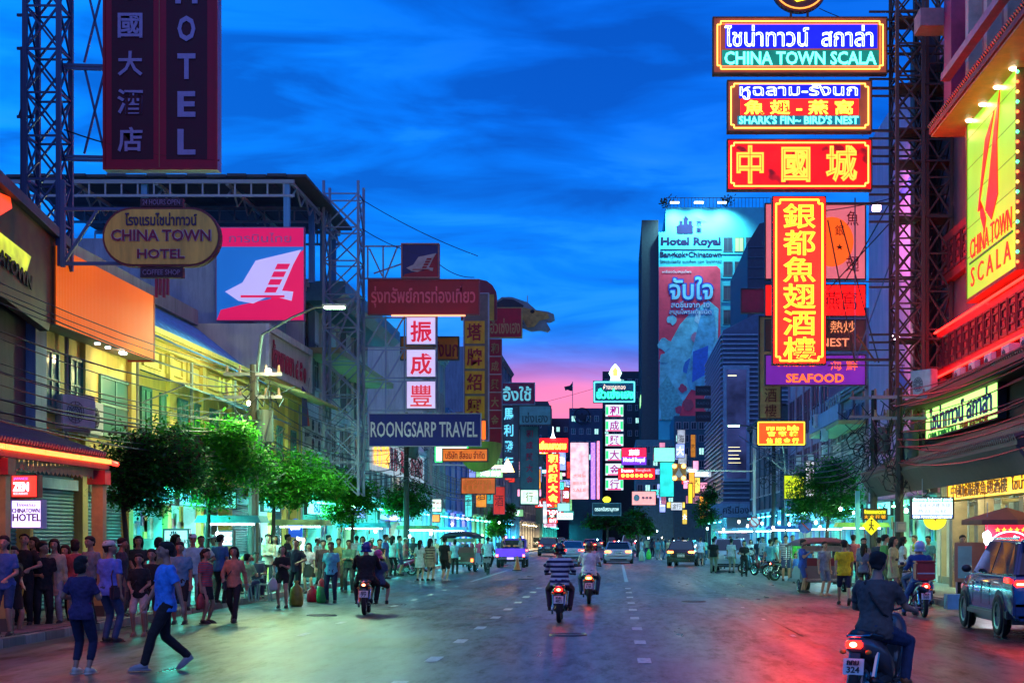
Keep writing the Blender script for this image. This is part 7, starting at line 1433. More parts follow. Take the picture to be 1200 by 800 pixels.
# ================================================================ SCOOTERS
TYRE = M((.012, .012, .013), .8, .2, 10, .2); CHR = M((.5, .5, .52), .2, .1, 3, 0, 1.0); BLP = M((.012, .012, .015), .3, .1, 3, 0, coat=.3); TAIL = E((1, .008, .004), 6); TAILC = E((1, .12, .05), 26); AMBL = E((1, .30, .02), 6); PLT = M((.62, .62, .62), .5, .1)
def wheel(parent, c, r, w, rim=CHR, axis='x', spokes=5):
    n = 20; g = MB(); pr = [(r * .62, w * .42), (r * .9, w * .5), (r, w * .28), (r, -w * .28), (r * .9, -w * .5), (r * .62, -w * .42)]
    g.rings([[(c[0] + b, c[1] + a * math.cos(k * 2 * math.pi / n), c[2] + a * math.sin(k * 2 * math.pi / n)) for a, b in pr] for k in range(n + 1)], False, True)
    t = g.build('tyre', TYRE, parent, smooth=True)
    g = MB(); g.tube([(c[0] - w * .3, c[1], c[2]), (c[0] + w * .3, c[1], c[2])], r * .16, 10)
    g.rings([[(c[0] + b, c[1] + a * math.cos(k * 2 * math.pi / n), c[2] + a * math.sin(k * 2 * math.pi / n)) for a, b in ((r * .56, w * .4), (r * .66, w * .44), (r * .66, -w * .44), (r * .56, -w * .4))] for k in range(n + 1)], False, True)
    for k in range(spokes):
        a = k * 2 * math.pi / spokes; d = Vector((0, math.cos(a), math.sin(a))); g.tube([Vector(c) + d * r * .12, Vector(c) + d * r * .6], [r * .075, r * .06], 5)
    g.build('rim', rim, t); return t
def scooter(label, loc, rz=0, col=(.02, .02, .025), tail=TAIL, box=None, plate='กทม 324', trim=None, sc=1.0):
    """small motorcycle pointing away (+y)"""
    t = thing('scooter', label, 'scooter', loc, R(rz)); t.scale = (sc,) * 3
    body = M(col, .28, .12, 2, 0, coat=.6)
    wheel(t, (0, -.62, .28), .28, .10); wheel(t, (0, .62, .28), .28, .09)
    g = MB()   # tail body
    def ring(y_, zc, rx, rz_): return [(rx * math.cos(k * math.pi / 6), y_, zc + rz_ * math.sin(k * math.pi / 6)) for k in range(12)]
    g.rings([ring(-.82, .72, .05, .05), ring(-.76, .71, .11, .09), ring(-.55, .66, .15, .13), ring(-.25, .58, .17, .17), ring(0, .45, .16, .16), ring(.1, .36, .13, .08)]); g.build('tail_fairing', body, t, smooth=True)
    MB().rings([[(rx * math.cos(k * math.pi / 6), y_, zc + (.035 if math.sin(k * math.pi / 6) > 0 else .05) * math.sin(k * math.pi / 6) * 1.2) for k in range(12)] for y_, zc, rx in ((-.74, .82, .07), (-.55, .80, .13), (-.25, .76, .15), (.05, .73, .11), (.12, .70, .05))]).build('seat', BLP, t, smooth=True)
    g = MB(); g.rings([ring(.28, .42, .10, .16), ring(.36, .62, .17, .20), ring(.44, .82, .15, .14), ring(.48, .93, .08, .05)]); g.build('leg_shield', body, t, smooth=True)
    MB().box(-.13, .13, .05, .36, .27, .32).build('footboard', BLP, t, bevel=.015)
    g = MB(); g.tube([(-.30, .32, 1.02), (-.16, .40, 1.04), (0, .44, 1.0), (.16, .40, 1.04), (.30, .32, 1.02)], .013, 6); hb = g.build('handlebar', BLP, t, smooth=True)
    for s_ in (-1, 1):
        MB().tube([(s_ * .22, .37, 1.03), (s_ * .34, .30, 1.02)], .02, 7).build('grip', BLP, hb)
        m_ = MB().tube([(s_ * .18, .40, 1.04), (s_ * .24, .40, 1.16), (s_ * .30, .40, 1.20)], .007, 5); m_.ell((s_ * .33, .40, 1.22), (.055, .015, .038), 10, 6, (0, s_ * .2, 0)); m_.build('mirror', BLP, t)
        MB().ell((s_ * .13, -.77, .64), (.035, .03, .025), 8, 5).build('indicator', M((.6, .2, .02), .3), t)
        MB().tube([(s_ * .11, -.62, .30), (s_ * .13, -.50, .62)], [.035, .03], 8).build('shock_absorber', CHR, t)
        g = MB(); g.tube([(s_ * .06, .62, .28), (s_ * .06, .50, .62), (0, .46, .9)], .022, 6); g.build('fork', CHR, t)
        MB().tube([(s_ * .05, .02, .25), (s_ * .24, -.02, .24)], .014, 6).build('foot_peg', BLP, t)
    MB().cbox((0, -.815, .715), (.17, .05, .075)).build('tail_light', tail, t, bevel=.015); MB().ell((0, -.842, .715), (.038, .01, .026), 10, 6).build('tail_bulb', TAILC, t)
    MB().cbox((0, -.80, .50), (.10, .03, .26), (-.2, 0, 0)).build('rear_fender', BLP, t); pl = MB().cbox((0, -.835, .50), (.21, .012, .16), (-.2, 0, 0)).build('license_plate', PLT, t)
    letters(pl, plate.split()[0], 0, .54, .12, .045, M((.02, .02, .03)), -.855, 'solid', .02); letters(pl, plate.split()[-1], 0, .47, .13, .06, M((.02, .02, .03)), -.842, 'solid', .02)
    for o in pl.children: o.rotation_euler = (-.2, 0, 0)
    MB().tube([(.10, .05, .28), (.15, -.3, .27), (.16, -.72, .36)], [.022, .035, .045], 8).build('exhaust', M((.05, .05, .05), .35, .2, 3, 0, .8), t, smooth=True)
    MB().cbox((0, -.15, .30), (.22, .5, .20)).build('engine', M((.10, .10, .10), .4, .3, 8, .2, .6), t, bevel=.03); MB().tube([(-.13, -.4, .28), (-.17, -.4, .28)], .11, 12).build('gear_case', CHR, t)
    g = MB(); g.tube([(-.1, -.4, .83), (-.11, -.7, .80), (-.06, -.84, .80), (.06, -.84, .80), (.11, -.7, .80), (.1, -.4, .83)], .013, 6); g.build('grab_rail', CHR, t, smooth=True)
    MB().ell((0, .50, .86), (.08, .05, .06), 10, 6).build('headlight', M((.7, .7, .7), .1), t); g = MB(); g.rings([[(.07 * math.cos(k * math.pi / 5), .62 + (.33) * math.sin(a), .28 + .33 * math.cos(a) + .02 * math.sin(k * math.pi / 5)) for k in range(10)] for a in (-.5, -.1, .3, .7)]); g.build('front_fender', body, t, smooth=True)
    if box:
        b = MB().cbox((0, -.62, 1.06), (.44, .42, .40)).build('delivery_box', M(box, .5, .12, 5, .05), t, bevel=.03); MB().cbox((0, -.62, 1.27), (.46, .44, .04)).build('box_lid', M([c * .8 for c in box], .5), b, bevel=.01) if False else MB().cbox((0, -.62, 1.28), (.46, .44, .04)).build('box_lid', M(tuple(c * .8 for c in box), .5), b, bevel=.01)
        MB().box(-.2, .2, -.845, -.832, 1.0, 1.03).build('box_stripe', M((.6, .5, .5)), b)
    return t
RIDE = dict(pelvis=(0, .18, .86), lean=.12, footL=(.22, -.02, .32), footR=(-.22, -.02, .32), kneeL=(.35, -1, .3), kneeR=(-.35, -1, .3), handL=(.31, -.27, 1.06), handR=(-.31, -.27, 1.06), elbL=(.35, .4, -.9), elbR=(-.35, .4, -.9), palmL=(-.2, -.9, -.2), palmR=(.2, -.9, -.2), wide=1.12)
def on(px, py, off=0.0): Y = CH * F / (py - CY); return (X(px, Y), Y + off, 0)
# near right rider: wheel bottoms sit just under the frame
L1 = (X(1046, 16.6), 17.4, 0)
scooter('dark scooter of the man in the grey shirt, cut by the bottom of the picture', L1, -27, (.10, .085, .09), plate='กทม 324', sc=1.05)
person('rider in a charcoal grey shirt and jeans with a strap across his back', 0, 0, dict(RIDE, vox=.0105, hair='short', pelvis=(0, .16, .88), footL=(.24, -.0, .34), footR=(-.25, -.1, .34), wide=1.15), (.075, .068, .064), (.02, .04, .10), 152, 1.70, 0, loc=L1, shoes=(.25, .1, .04))
sb_ = thing('shoulder_strap', 'dark bag strap crossing the back of the nearest rider', 'strap', L1, R(152)); sb_.scale = (1.06,) * 3
MB().tube([(.12, .03, 1.36), (.09, .19, 1.29), (-.02, .27, 1.12), (-.12, .24, .98), (-.17, .12, .92)], .014, 6).build('strap', M((.01, .01, .01), .7), sb_)
# rider in stripes and rider in white
L2 = (X(655, CH * F / 101), CH * F / 101 + .6, 0)
scooter('black scooter ridden by the man in the striped shirt, tail light glowing', L2, 0, (.02, .012, .015), plate='กข 4821')
person('rider in a black helmet and white and navy striped shirt', 0, 0, dict(RIDE, sleeve='long', hat='helmet', vox=.012, wide=1.22), STR((.50, .52, .58), (.02, .02, .07), 9.5, 2, .52), (.06, .02, .04), 180, 1.72, 0, loc=L2, hatc=(.01, .01, .012), shoes=(.05, .02, .02))
L3 = (X(690, CH * F / 79), CH * F / 79 + .6, 0)
scooter('small scooter with twin orange tail lights ahead of the striped rider', L3, 0, (.03, .02, .02), tail=E((1, .10, .02), 10), plate='คก 19')
person('rider in a white shirt and jeans on the scooter ahead', 0, 0, dict(RIDE, hat='helmet', vox=.013, wide=1.2), (.60, .60, .66), DENIM, 180, 1.72, 0, loc=L3, hatc=(.05, .02, .02))
L4 = (X(425, CH * F / 92), CH * F / 92 + .6, 0)
scooter('black scooter carrying two people along the left lane', L4, 4, (.02, .02, .03), tail=M((.25, .01, .01), .3), plate='ฎง 77')
person('rider in a black jacket and blue helmet on the left lane scooter', 0, 0, dict(RIDE, sleeve='long', hat='helmet', vox=.013, wide=1.3), BLK, BLK, 184, 1.74, 0, loc=L4, hatc=(.02, .03, .22))
person('passenger in a dark flowered top and pink helmet, hidden behind the black jacket', 0, 0, dict(RIDE, female=True, hat='helmet', legs='shorts', handL=(.2, -.2, 1.1), handR=(-.2, -.2, 1.1)), (.05, .08, .15), BLK, 184, 1.55, 1, loc=(L4[0] + .22, L4[1] + .42, .0), hatc=(.5, .05, .2))
L5 = (X(1083, CH * F / 95), CH * F / 95 + .6, 0)
scooter('delivery scooter with a red box and glowing tail light by the glass shop', L5, 0, (.18, .02, .02), box=(.45, .03, .025), plate='ทน 560')
person('delivery rider in a dark blue jacket and pale helmet with one foot on the road', 0, 0, dict(RIDE, sleeve='long', hat='helmet', vox=.014, footL=(.36, .05, .09), pelvis=(0, .1, .86), lean=.1), (.02, .06, .22), (.05, .12, .28), 176, 1.76, 0, loc=(L5[0] + .06, L5[1] + .25, 0), hatc=(.35, .45, .6))
person('passenger in a yellow helmet and pale vest beyond the delivery rider', 0, 0, dict(RIDE, hat='helmet'), (.35, .45, .5), DENIM, 200, 1.7, 0, loc=(X(1076, 44), 44.5, 0), hatc=(.55, .60, .02)); scooter('pale scooter beyond the delivery scooter', (X(1076, 44), 44.5, 0), 20, (.35, .4, .45), tail=M((.2, .01, .01)))
for i, (px, py, c) in enumerate(((885, 672, (.03, .05, .1)), (895, 674, (.2, .02, .03)), (914, 676, (.02, .1, .3)), (922, 680, (.02, .02, .03)), (468, 674, (.3, .02, .1)), (478, 672, (.02, .02, .03)), (487, 670, (.2, .2, .22)), (592, 660, (.02, .02, .03)), (616, 652, (.05, .02, .02)))):
    scooter(('blue black scooter parked nose in among the right crowd', 'maroon scooter parked beside the turquoise shirted man', 'blue scooter parked before the lit stalls', 'black scooter parked under the round blue sign', 'pink red scooter parked under the last left tree', 'black scooter parked by the left stalls', 'grey scooter parked behind the white dress', 'scooter riding far ahead near the pickup', 'scooter riding beyond the purple pickup')[i], on(px, py), (70, 40, 60, -60, 80, 60, 100, 0, 0)[i], c, tail=TAIL if i > 6 else M((.2, .01, .01)))
# bicycle
def bicycle(label, loc):
    t = thing('bicycle', label, 'bicycle', loc)
    for y_ in (-.52, .52):
        g = MB(); g.tube([(0, y_ + .33 * math.cos(k * math.pi / 10), .34 + .33 * math.sin(k * math.pi / 10)) for k in range(21)], .018, 5, False)
        for k in range(8): g.tube([(0, y_, .34), (0, y_ + .32 * math.cos(k * math.pi / 4), .34 + .32 * math.sin(k * math.pi / 4))], .004, 3)
        g.build('wheel', TYRE, t)
    g = MB(); g.tube([(0, -.52, .34), (0, -.1, .32), (0, .4, .85), (0, .52, .34)], .02, 6).tube([(0, -.1, .32), (0, -.2, .85)], .02, 6).tube([(0, -.2, .8), (0, .4, .82)], .02, 6).tube([(0, -.52, .34), (0, -.2, .75)], .015, 6).tube([(0, .4, .85), (0, .38, 1.0)], .02, 6).tube([(-.28, .3, 1.02), (0, .38, 1.0), (.28, .3, 1.02)], .014, 6); g.build('frame', M((.05, .05, .06), .4), t); MB().ell((0, -.22, .9), (.09, .13, .04)).build('saddle', BLP, t); MB().cbox((0, -.62, .70), (.3, .25, .2)).build('rear_basket', M((.2, .2, .22)), t)
L6 = on(572, 673); bicycle('bicycle ridden away by the man in the pale shirt', L6)
person('cyclist in a pale blue shirt riding away by the pickup', 0, 0, dict(RIDE, pelvis=(0, .2, .98), footL=(.12, .1, .2), footR=(-.12, 0, .45), vox=.016), (.40, .55, .68), BLK, 180, 1.72, 0, loc=(L6[0], L6[1], .0))
# ================================================================ CARS
def car(label, loc, rz=0, col=(.3, .3, .32), L=4.5, Wd=1.78, H=1.45, kind='sedan', tail=TAIL, lights=True, cat='car', name='car', plate='ศง 1186', glass=(.02, .03, .04), rimc=CHR, wheelr=.33, front=False):
    """car pointing away (+y); sections lofted along its length, greenhouse with separate panes"""
    t = thing(name, label, cat, loc, R(rz)); pm = M(col, .25, .06, 1.5, 0, .35, coat=.8); hw = Wd / 2; hl = L / 2
    suv = kind in ('suv', 'van'); zb = .22 if not suv else .32; zs = (.92 if not suv else 1.12) * (H / (1.45 if not suv else 1.8)); 
    deck = zs + (.04 if kind == 'sedan' else 0)
    if kind == 'sedan': prof = [(-hl, .62, .9), (-hl + .05, .95, .95), (-hl + .3, .99, .97), (-hl + 1, deck, 1), (-.2, zs, 1), (hl - 1.4, zs - .02, 1), (hl - .5, zs - .16, .96), (hl - .08, .66, .88), (hl, .52, .8)]
    else: prof = [(-hl, zs - .22, .93), (-hl + .06, zs, .97), (-hl + .4, zs, .99), (-hl + 1, zs, 1), (0, zs, 1), (hl - 1.5, zs, 1), (hl - .6, zs - .06, .97), (hl - .1, zs - .22, .9), (hl, .62, .84)]
    def sec(y_, zt, k): w = hw * k; return [(-w * .88, y_, zb), (w * .88, y_, zb), (w, y_, zb + .16), (w * 1.0, y_, (zb + zt) / 2 + .02), (w * .985, y_, zt - .12), (w * .93, y_, zt), (w * .5, y_, zt + .015), (-w * .5, y_, zt + .015), (-w * .93, y_, zt), (-w * .985, y_, zt - .12), (-w, y_, (zb + zt) / 2 + .02), (-w, y_, zb + .16)]
    g = MB(); g.rings([sec(*p) for p in prof]); g.build('body', pm, t, smooth=False, bevel=.02)
    # greenhouse
    if kind == 'sedan': G0 = [(-hl + .55, zs), (-hl + 1.25, H - .03), (.35, H), (hl - 1.25, zs)]
    else: G0 = [(-hl + .08, zs), (-hl + .38, H - .03), (hl - 2.1, H), (hl - 1.25, zs)]
    wb, wt = hw * .93, hw * .74
    def gp(i, s_, k=1.0): y_, z_ = G0[i]; w = (wb if i in (0, 3) else wt) * k; return Vector((s_ * w, y_, z_))
    g = MB(); pts = [gp(i, -1) for i in range(4)] + [gp(i, 1) for i in range(4)]
    g.add(pts, [(0, 4, 5, 1), (1, 5, 6, 2), (2, 6, 7, 3), (0, 1, 2, 3), (7, 6, 5, 4), (0, 3, 7, 4)]); g.build('cabin', pm, t, bevel=.045)
    gm = GL(glass, .04)
    def pane(a, b, c, d, nm, inset=.1, out=.012):
        ce = (a + b + c + d) / 4; n_ = (b - a).cross(d - a).normalized(); n_ = n_ if n_.dot(ce - Vector((0, 0, zs))) > 0 else -n_
        q = [p.lerp(ce, inset) + n_ * out for p in (a, b, c, d)]; r_ = [p - n_ * .01 for p in q]; MB().add(q + r_, [(0, 1, 2, 3), (4, 7, 6, 5), (0, 4, 5, 1), (1, 5, 6, 2), (2, 6, 7, 3), (3, 7, 4, 0)]).build(nm, gm, t)
    pane(gp(0, -1), gp(0, 1), gp(1, 1), gp(1, -1), 'rear_window', .12); pane(gp(3, -1), gp(3, 1), gp(2, 1), gp(2, -1), 'windscreen', .1)
    for s_ in (-1, 1):
        A, B, C_, D = gp(0, s_), gp(1, s_), gp(2, s_), gp(3, s_); m0, m1 = A.lerp(D, .5), B.lerp(C_, .52)
        pane(A.lerp(D, .12), m0, m1, B.lerp(C_, .06), 'side_window', .1); pane(m0, D.lerp(A, .08), C_, m1, 'side_window', .1)
        if suv: pane(A, A.lerp(D, .14), B.lerp(C_, .1), B, 'side_window', .14)
        for yw in (-hl + L * .2, hl - L * .19):
            MB().tube([(s_ * (hw - .05), yw, wheelr), (s_ * (hw + .006), yw, wheelr)], wheelr * 1.22, 20).build('wheel_arch', BLP, t)
            wheel(t, (s_ * (hw - .06), yw, wheelr), wheelr, .22, rimc, spokes=6)
        for q, y_ in enumerate((-.35, .65)): MB().cbox((s_ * (hw + .004), y_ - .2, zs - .16), (.03, .16, .03)).build('door_handle', CHR, t, bevel=.006)
        for y_ in (-hl + L * .36, hl - L * .34 - .02, 0.02): MB().cbox((s_ * (hw - .0), y_, (zs + zb) / 2 + .06), (.012, .012, zs - zb - .35)).build('door_gap', BLP, t)
        m_ = MB().ell((s_ * (hw + .1), hl - 1.55, zs + .10), (.11, .06, .08), 10, 6).build('mirror', BLP if suv else pm, t, smooth=True)
        zt_ = zs - .14 if kind == 'sedan' else zs - .12
        MB().cbox((s_ * hw * .72, -hl + .03, zt_), (hw * .42, .10, .13)).build('tail_light', tail if lights else M((.3, .01, .01), .2), t, bevel=.03)
        if lights: MB().cbox((s_ * hw * .78, -hl - .025, zt_ - .01), (hw * .22, .02, .035)).build('tail_lamp_core', TAILC if tail is TAIL else AMBL, t)
        if lights: MB().cbox((s_ * hw * .62, -hl - .012, zb + .16), (hw * .28, .03, .045)).build('reflector', E((1, .03, .02), 2), t)
        MB().cbox((s_ * hw * .7, hl - .04, zs - .30), (hw * .35, .12, .13)).build('headlight', M((.7, .7, .7), .1), t, bevel=.02)
    MB().cbox((0, -hl + .02, zb + .18), (Wd * .97, .14, .26)).build('rear_bumper', pm, t, bevel=.05); MB().cbox((0, -hl - .03, zb + .07), (Wd * .6, .08, .09)).build('lower_trim', BLP, t, bevel=.02); MB().cbox((0, hl - .02, zb + .16), (Wd * .93, .12, .24)).build('front_bumper', pm, t, bevel=.05)
    zp = zs - .22 if kind == 'sedan' else zs - .35
    p_ = MB().cbox((0, -hl - .02, zp), (.44, .02, .15)).build('license_plate', PLT, t); letters(p_, plate, 0, zp, .36, .09, M((.02, .02, .03)), -hl - .034, 'solid', .02)
    MB().cbox((0, -hl - .015, zp + .13), (.5, .04, .03)).build('trunk_trim', CHR, t); MB().box(-hw * .9, hw * .9, -hl + .3, hl - .3, zb - .08, zb + .02).build('underbody', BLP, t)
    return t
# blue grey suv at the right edge
YS = 30.4
s = car('blue grey sport utility vehicle with glowing tail light at the right kerb', (X(1171, 30.2) + .93, 31.7, 0), 0, (.015, .055, .17), 4.8, 1.86, 1.80, 'suv', glass=(.01, .02, .035), wheelr=.39, plate='ฌค 5504', rimc=M((.25, .25, .27), .3, .1, 2, 0, .9))
g = MB().box(-.965, -.93, -1.3, 1.35, .36, .44); g.build('side_step', BLP, s)
for q_ in (-.66, .66): MB().cbox((q_, -.9, 1.82), (.045, 1.9, .04)).build('roof_rail', CHR, s, bevel=.01)
MB().cbox((0, -2.12, 1.76), (1.25, .34, .05), (.12, 0, 0)).build('roof_spoiler', M((.045, .11, .22), .25, .06, 1.5, 0, .35, coat=.8), s, bevel=.015)
for q_ in (-1, 1): MB().cbox((q_ * .925, -.5, 1.125), (.02, 3.1, .03)).build('chrome_strip', CHR, s)
MB().box(-.94, .94, -2.1, 2.0, .34, .50).build('sill_cladding', BLP, s, bevel=.02)
MB().cbox((-.935, -2.12, 1.06), (.03, .40, .09)).build('tail_light', TAIL, s, bevel=.012)
sedanL = E((1, .16, .03), 9)
YC = CH * F / 32; car('silver sedan with orange tail lights waiting right of the centre line', (X(724.5, YC), YC + 2.2, 0), 0, (.42, .44, .48), 4.6, 1.95, 1.5, tail=sedanL)
YC = CH * F / 29; car('silver sedan ahead of the striped rider, blue rear window', (X(671, YC), YC + 2.2, 0), 0, (.42, .44, .50), 4.5, 1.85, 1.5, glass=(.02, .06, .14))
YC = CH * F / 21; car('green yellow taxi sedan half hidden beyond the silver sedans', (X(664, YC), YC + 2.2, 0), 0, (.35, .42, .03), 4.5, 1.8, 1.5, name='taxi', cat='taxi')
YC = CH * F / 23; car('dark pickup like wagon left of the silver sedan', (X(642, YC), YC + 2.4, 0), 0, (.03, .035, .04), 4.8, 1.9, 1.75, 'suv')
YC = CH * F / 35; car('black hatchback parked askew on the right with its tail light on', (X(806, YC), YC + 2, 0), -12, (.012, .012, .016), 4.2, 1.85, 1.6, 'suv', tail=sedanL)
YC = CH * F / 42; car('white pickup parked behind the right crowd', (X(862, YC), YC + 3, 0), -8, (.40, .46, .50), 4.9, 1.85, 1.75, 'suv', lights=False)
YC = CH * F / 20; car('pale van beyond the right sedan', (X(738, YC), YC + 2.4, 0), 0, (.5, .5, .5), 5, 1.9, 2.0, 'van', name='van', cat='van')
far = [(691, 17, (.4, .02, .02), 'sedan', 'red car far ahead between the two silver sedans'), (700, 14, (.4, .42, .45), 'sedan', 'pale sedan in the far queue of traffic'), (656, 15, (.2, .2, .22), 'suv', 'grey car far ahead on the left lanes'), (716, 12, (.05, .05, .06), 'suv', 'dark car at the far end of the right lanes'), (678, 12, (.5, .5, .5), 'van', 'white van small at the far end of the traffic'), (627, 15, (.05, .1, .12), 'suv', 'teal dark car left of the wagon'), (612, 13, (.3, .05, .03), 'sedan', 'reddish sedan far ahead on the left edge'), (640, 11, (.05, .05, .2), 'van', 'blue van at the far left end of the traffic'), (706, 10, (.4, .3, .05), 'van', 'yellow bus like van at the bend')]
for px, dy, c, kd, lb in far: YC = CH * F / dy; car(lb, (X(px, YC), YC + 2, 0), 0, c, 4.6, 1.8, 2.1 if kd == 'van' else 1.5 + .2 * (kd == 'suv'), kd, name='van' if kd == 'van' else 'car', cat='van' if kd == 'van' else 'car')
# purple lit pickup bus (songthaew) at the left
YP = CH * F / 37; t = thing('open_pickup', 'purple lit open pickup carrying seated passengers away from the camera', 'pickup', (X(598, YP), YP + 2.4, 0))
PUR = M((.05, .03, .50), .35, .15, 2, 0, .2, coat=.5)
MB().box(-.85, .85, -2.3, .2, .62, .68).build('bed_floor', BLP, t)
for s_ in (-1, 1): MB().box(s_ * .85 - .03, s_ * .85 + .03, -2.3, .2, .66, 1.12).build('side_board', PUR, t); wheel(t, (s_ * .74, -1.6, .34), .34, .22); wheel(t, (s_ * .74, 1.5, .34), .34, .22); MB().cbox((s_ * .78, -2.34, .72), (.12, .05, .14)).build('tail_light', E((1, .1, .1), 5), t)
MB().box(-.85, .85, -2.34, -2.28, .66, 1.14).build('tailgate', E((.08, .03, 1), .5, True, .3, 2, base=(.06, .03, .5)), t); MB().box(-.85, .85, .2, 2.3, .45, 1.1).build('body', PUR, t, bevel=.05); MB().box(-.78, .78, .3, 1.5, 1.1, 1.72).build('cabin', PUR, t, bevel=.08); MB().box(-.68, .68, .28, .295, 1.2, 1.62).build('rear_window', GL(), t)
MB().cbox((0, -2.36, .55), (1.5, .08, .12)).build('rear_bumper', CHR, t, bevel=.02); MB().cbox((0, -2.4, .56), (.4, .02, .13)).build('license_plate', E((.4, .3, 1), 1.2, False), t); MB().box(-.7, .7, -1.9, 2.1, .36, .5).build('chassis', BLP, t)
for i, q in enumerate((-.5, 0, .5)): MB().ell((q, .6, 1.8), (.09, .09, .06)).build('roof_lamp', E(((1, .1, .6), (.1, 1, .3), (.2, .3, 1))[i], 9), t)
for i, (a, b) in enumerate(((-.5, -1.2), (.5, -1.2), (-.5, -.5), (.45, -.4))): person(('passenger in dark clothes at the left rear of the pickup bed', 'passenger in grey at the right rear of the pickup bed', 'passenger in purple inside the pickup bed on its left', 'passenger in blue inside the pickup bed on its right')[i], 0, 0, pp['sit'], ((.03, .03, .05), (.2, .2, .22), (.2, .05, .25), (.05, .1, .3))[i], BLK, (90, -90, 90, -90)[i], 1.65, 0, loc=(X(598, YP) + a, YP + 2.4 + b, .64))
# three wheelers
def tuktuk(label, loc, rz, canopy=(.05, .03, .04), body=(.10, .03, .04), lit=True, wd=1.0):
    t = thing('three_wheeler', label, 'three wheeler', loc, R(rz)); bmt = M(body, .35, .15, 3, 0, .2, coat=.4); w = .72 * wd
    MB().prism([(-w, .40), (w, .40), (w, 1.0), (-w, 1.0)], -1.5, -1.42).build('rear_panel', bmt, t); MB().box(-w, w, -1.42, .6, .38, .5).build('floor_pan', BLP, t)
    for s_ in (-1, 1): MB().prism([(-1.42, .5), (-.2, .5), (-.1, .7), (-.5, .98), (-1.42, 1.0)], s_ * w - .03, s_ * w + .03, 'x').build('side_panel', bmt, t); wheel(t, (s_ * (w - .06), -1.05, .26), .26, .16)
    wheel(t, (0, 1.25, .26), .26, .12); MB().box(-w + .08, w - .08, -1.3, -.85, .5, .85).build('seat', M((.2, .02, .03), .5), t, bevel=.04); MB().box(-w + .08, w - .08, -1.38, -1.28, .85, 1.3).build('backrest', M((.2, .02, .03), .5), t, bevel=.04); MB().box(-.22, .22, .2, .5, .5, .8).build('driver_seat', BLP, t, bevel=.03)
    for s_ in (-1, 1):
        for y_ in (-1.45, .1, .9): MB().tube([(s_ * w, y_, .5 if y_ < .5 else .9), (s_ * w * .97, y_, 1.78)], .022, 6).build('post', CHR, t)
    g = MB(); n = 9; g.rings([[(w * 1.03 * math.cos(math.pi * k / n), y_, zc + h_ * wd * 1.3 * math.sin(math.pi * k / n)) for k in range(n + 1)] + [(w * 1.02 * math.cos(math.pi * k / n), y_, zc - .04 + (h_ * wd * 1.3 - .02) * math.sin(math.pi * k / n)) for k in range(n, -1, -1)] for y_, zc, h_ in ((-1.65, 1.74, .12), (-1.3, 1.78, .2), (.4, 1.78, .2), (1.05, 1.72, .12))]); g.build('canopy', M(canopy, .6, .25, 4, .2), t, smooth=False)
    MB().box(-w, w, -1.5, -1.47, 1.55, 1.76).build('rear_board', M((.35, .28, .22), .6, .3, 6), t); MB().rings([[(-.3, .9, .5), (.3, .9, .5), (.3, .9, 1.1), (-.3, .9, 1.1)], [(-.14, 1.45, .55), (.14, 1.45, .55), (.14, 1.4, .9), (-.14, 1.4, .9)]]).build('nose', bmt, t, bevel=.03)
    for s_ in (-1, 1): MB().cbox((s_ * w * .85, -1.53, .62), (.12, .04, .16)).build('tail_light', E((1, .12, .02), 5) if lit else M((.3, .02, .02)), t)
    MB().cbox((0, -1.52, .48), (1.3 * wd, .06, .1)).build('rear_bumper', CHR, t); MB().cbox((0, -1.53, .72), (.3, .02, .14)).build('license_plate', PLT, t); MB().cbox((0, -.9, 1.72), (.7, .06, .04)).build('roof_tube', E((.9, .8, .7), 3), t) if lit else None
    return t
YT = CH * F / 42; tuktuk('dark three wheeler taxi with a black canopy standing at the left of the road', (X(541, YT), YT + 1.5, 0), -8, (.02, .015, .02), (.12, .03, .03), wd=1.25)
YT = CH * F / 66; tuktuk('old three wheeler truck with a brown canopy parked behind the bald man', (X(962, YT), YT + 1.5, .0), 6, (.09, .05, .05), (.16, .13, .14), False, wd=1.12).scale = (1, 1, .88)
# traffic cones, stools, stalls
for px, py, lb in ((606, 668, 'orange traffic cone beside the purple pickup'), (480, 668, 'orange traffic cone by the left scooters')):
    t = thing('traffic_cone', lb, 'traffic cone', on(px, py)); MB().tube([(0, 0, .03), (0, 0, .8)], [.2, .03], 12).build('cone', M((.8, .12, .02), .5), t); MB().box(-.25, .25, -.25, .25, 0, .04).build('base', BLP, t)
def stool(loc, label, col=(.22, .30, .32)):
    t = thing('stool', label, 'stool', loc, 0, 'stools on the left pavement'); m = M(col, .4)
    MB().box(-.16, .16, -.16, .16, .42, .46).build('seat', m, t, bevel=.01)
    for a in (-1, 1):
        for b in (-1, 1): bar(t, (a * .18, b * .18, 0), (a * .13, b * .13, .42), .016, m, 'leg', False)
    return t
for i, (px, py) in enumerate(((309, 704), (296, 700), (286, 704))): Y = (CH - .15) * F / (py - CY); stool((X(px, Y), Y, .15), ('pale metal stool at the front of the standing crowd', 'metal stool under the seated man', 'metal stool by the orange sweater', 'plastic stool beside the striped shirt', 'stool behind the red bag', 'bar stool beside the heavy man')[i])
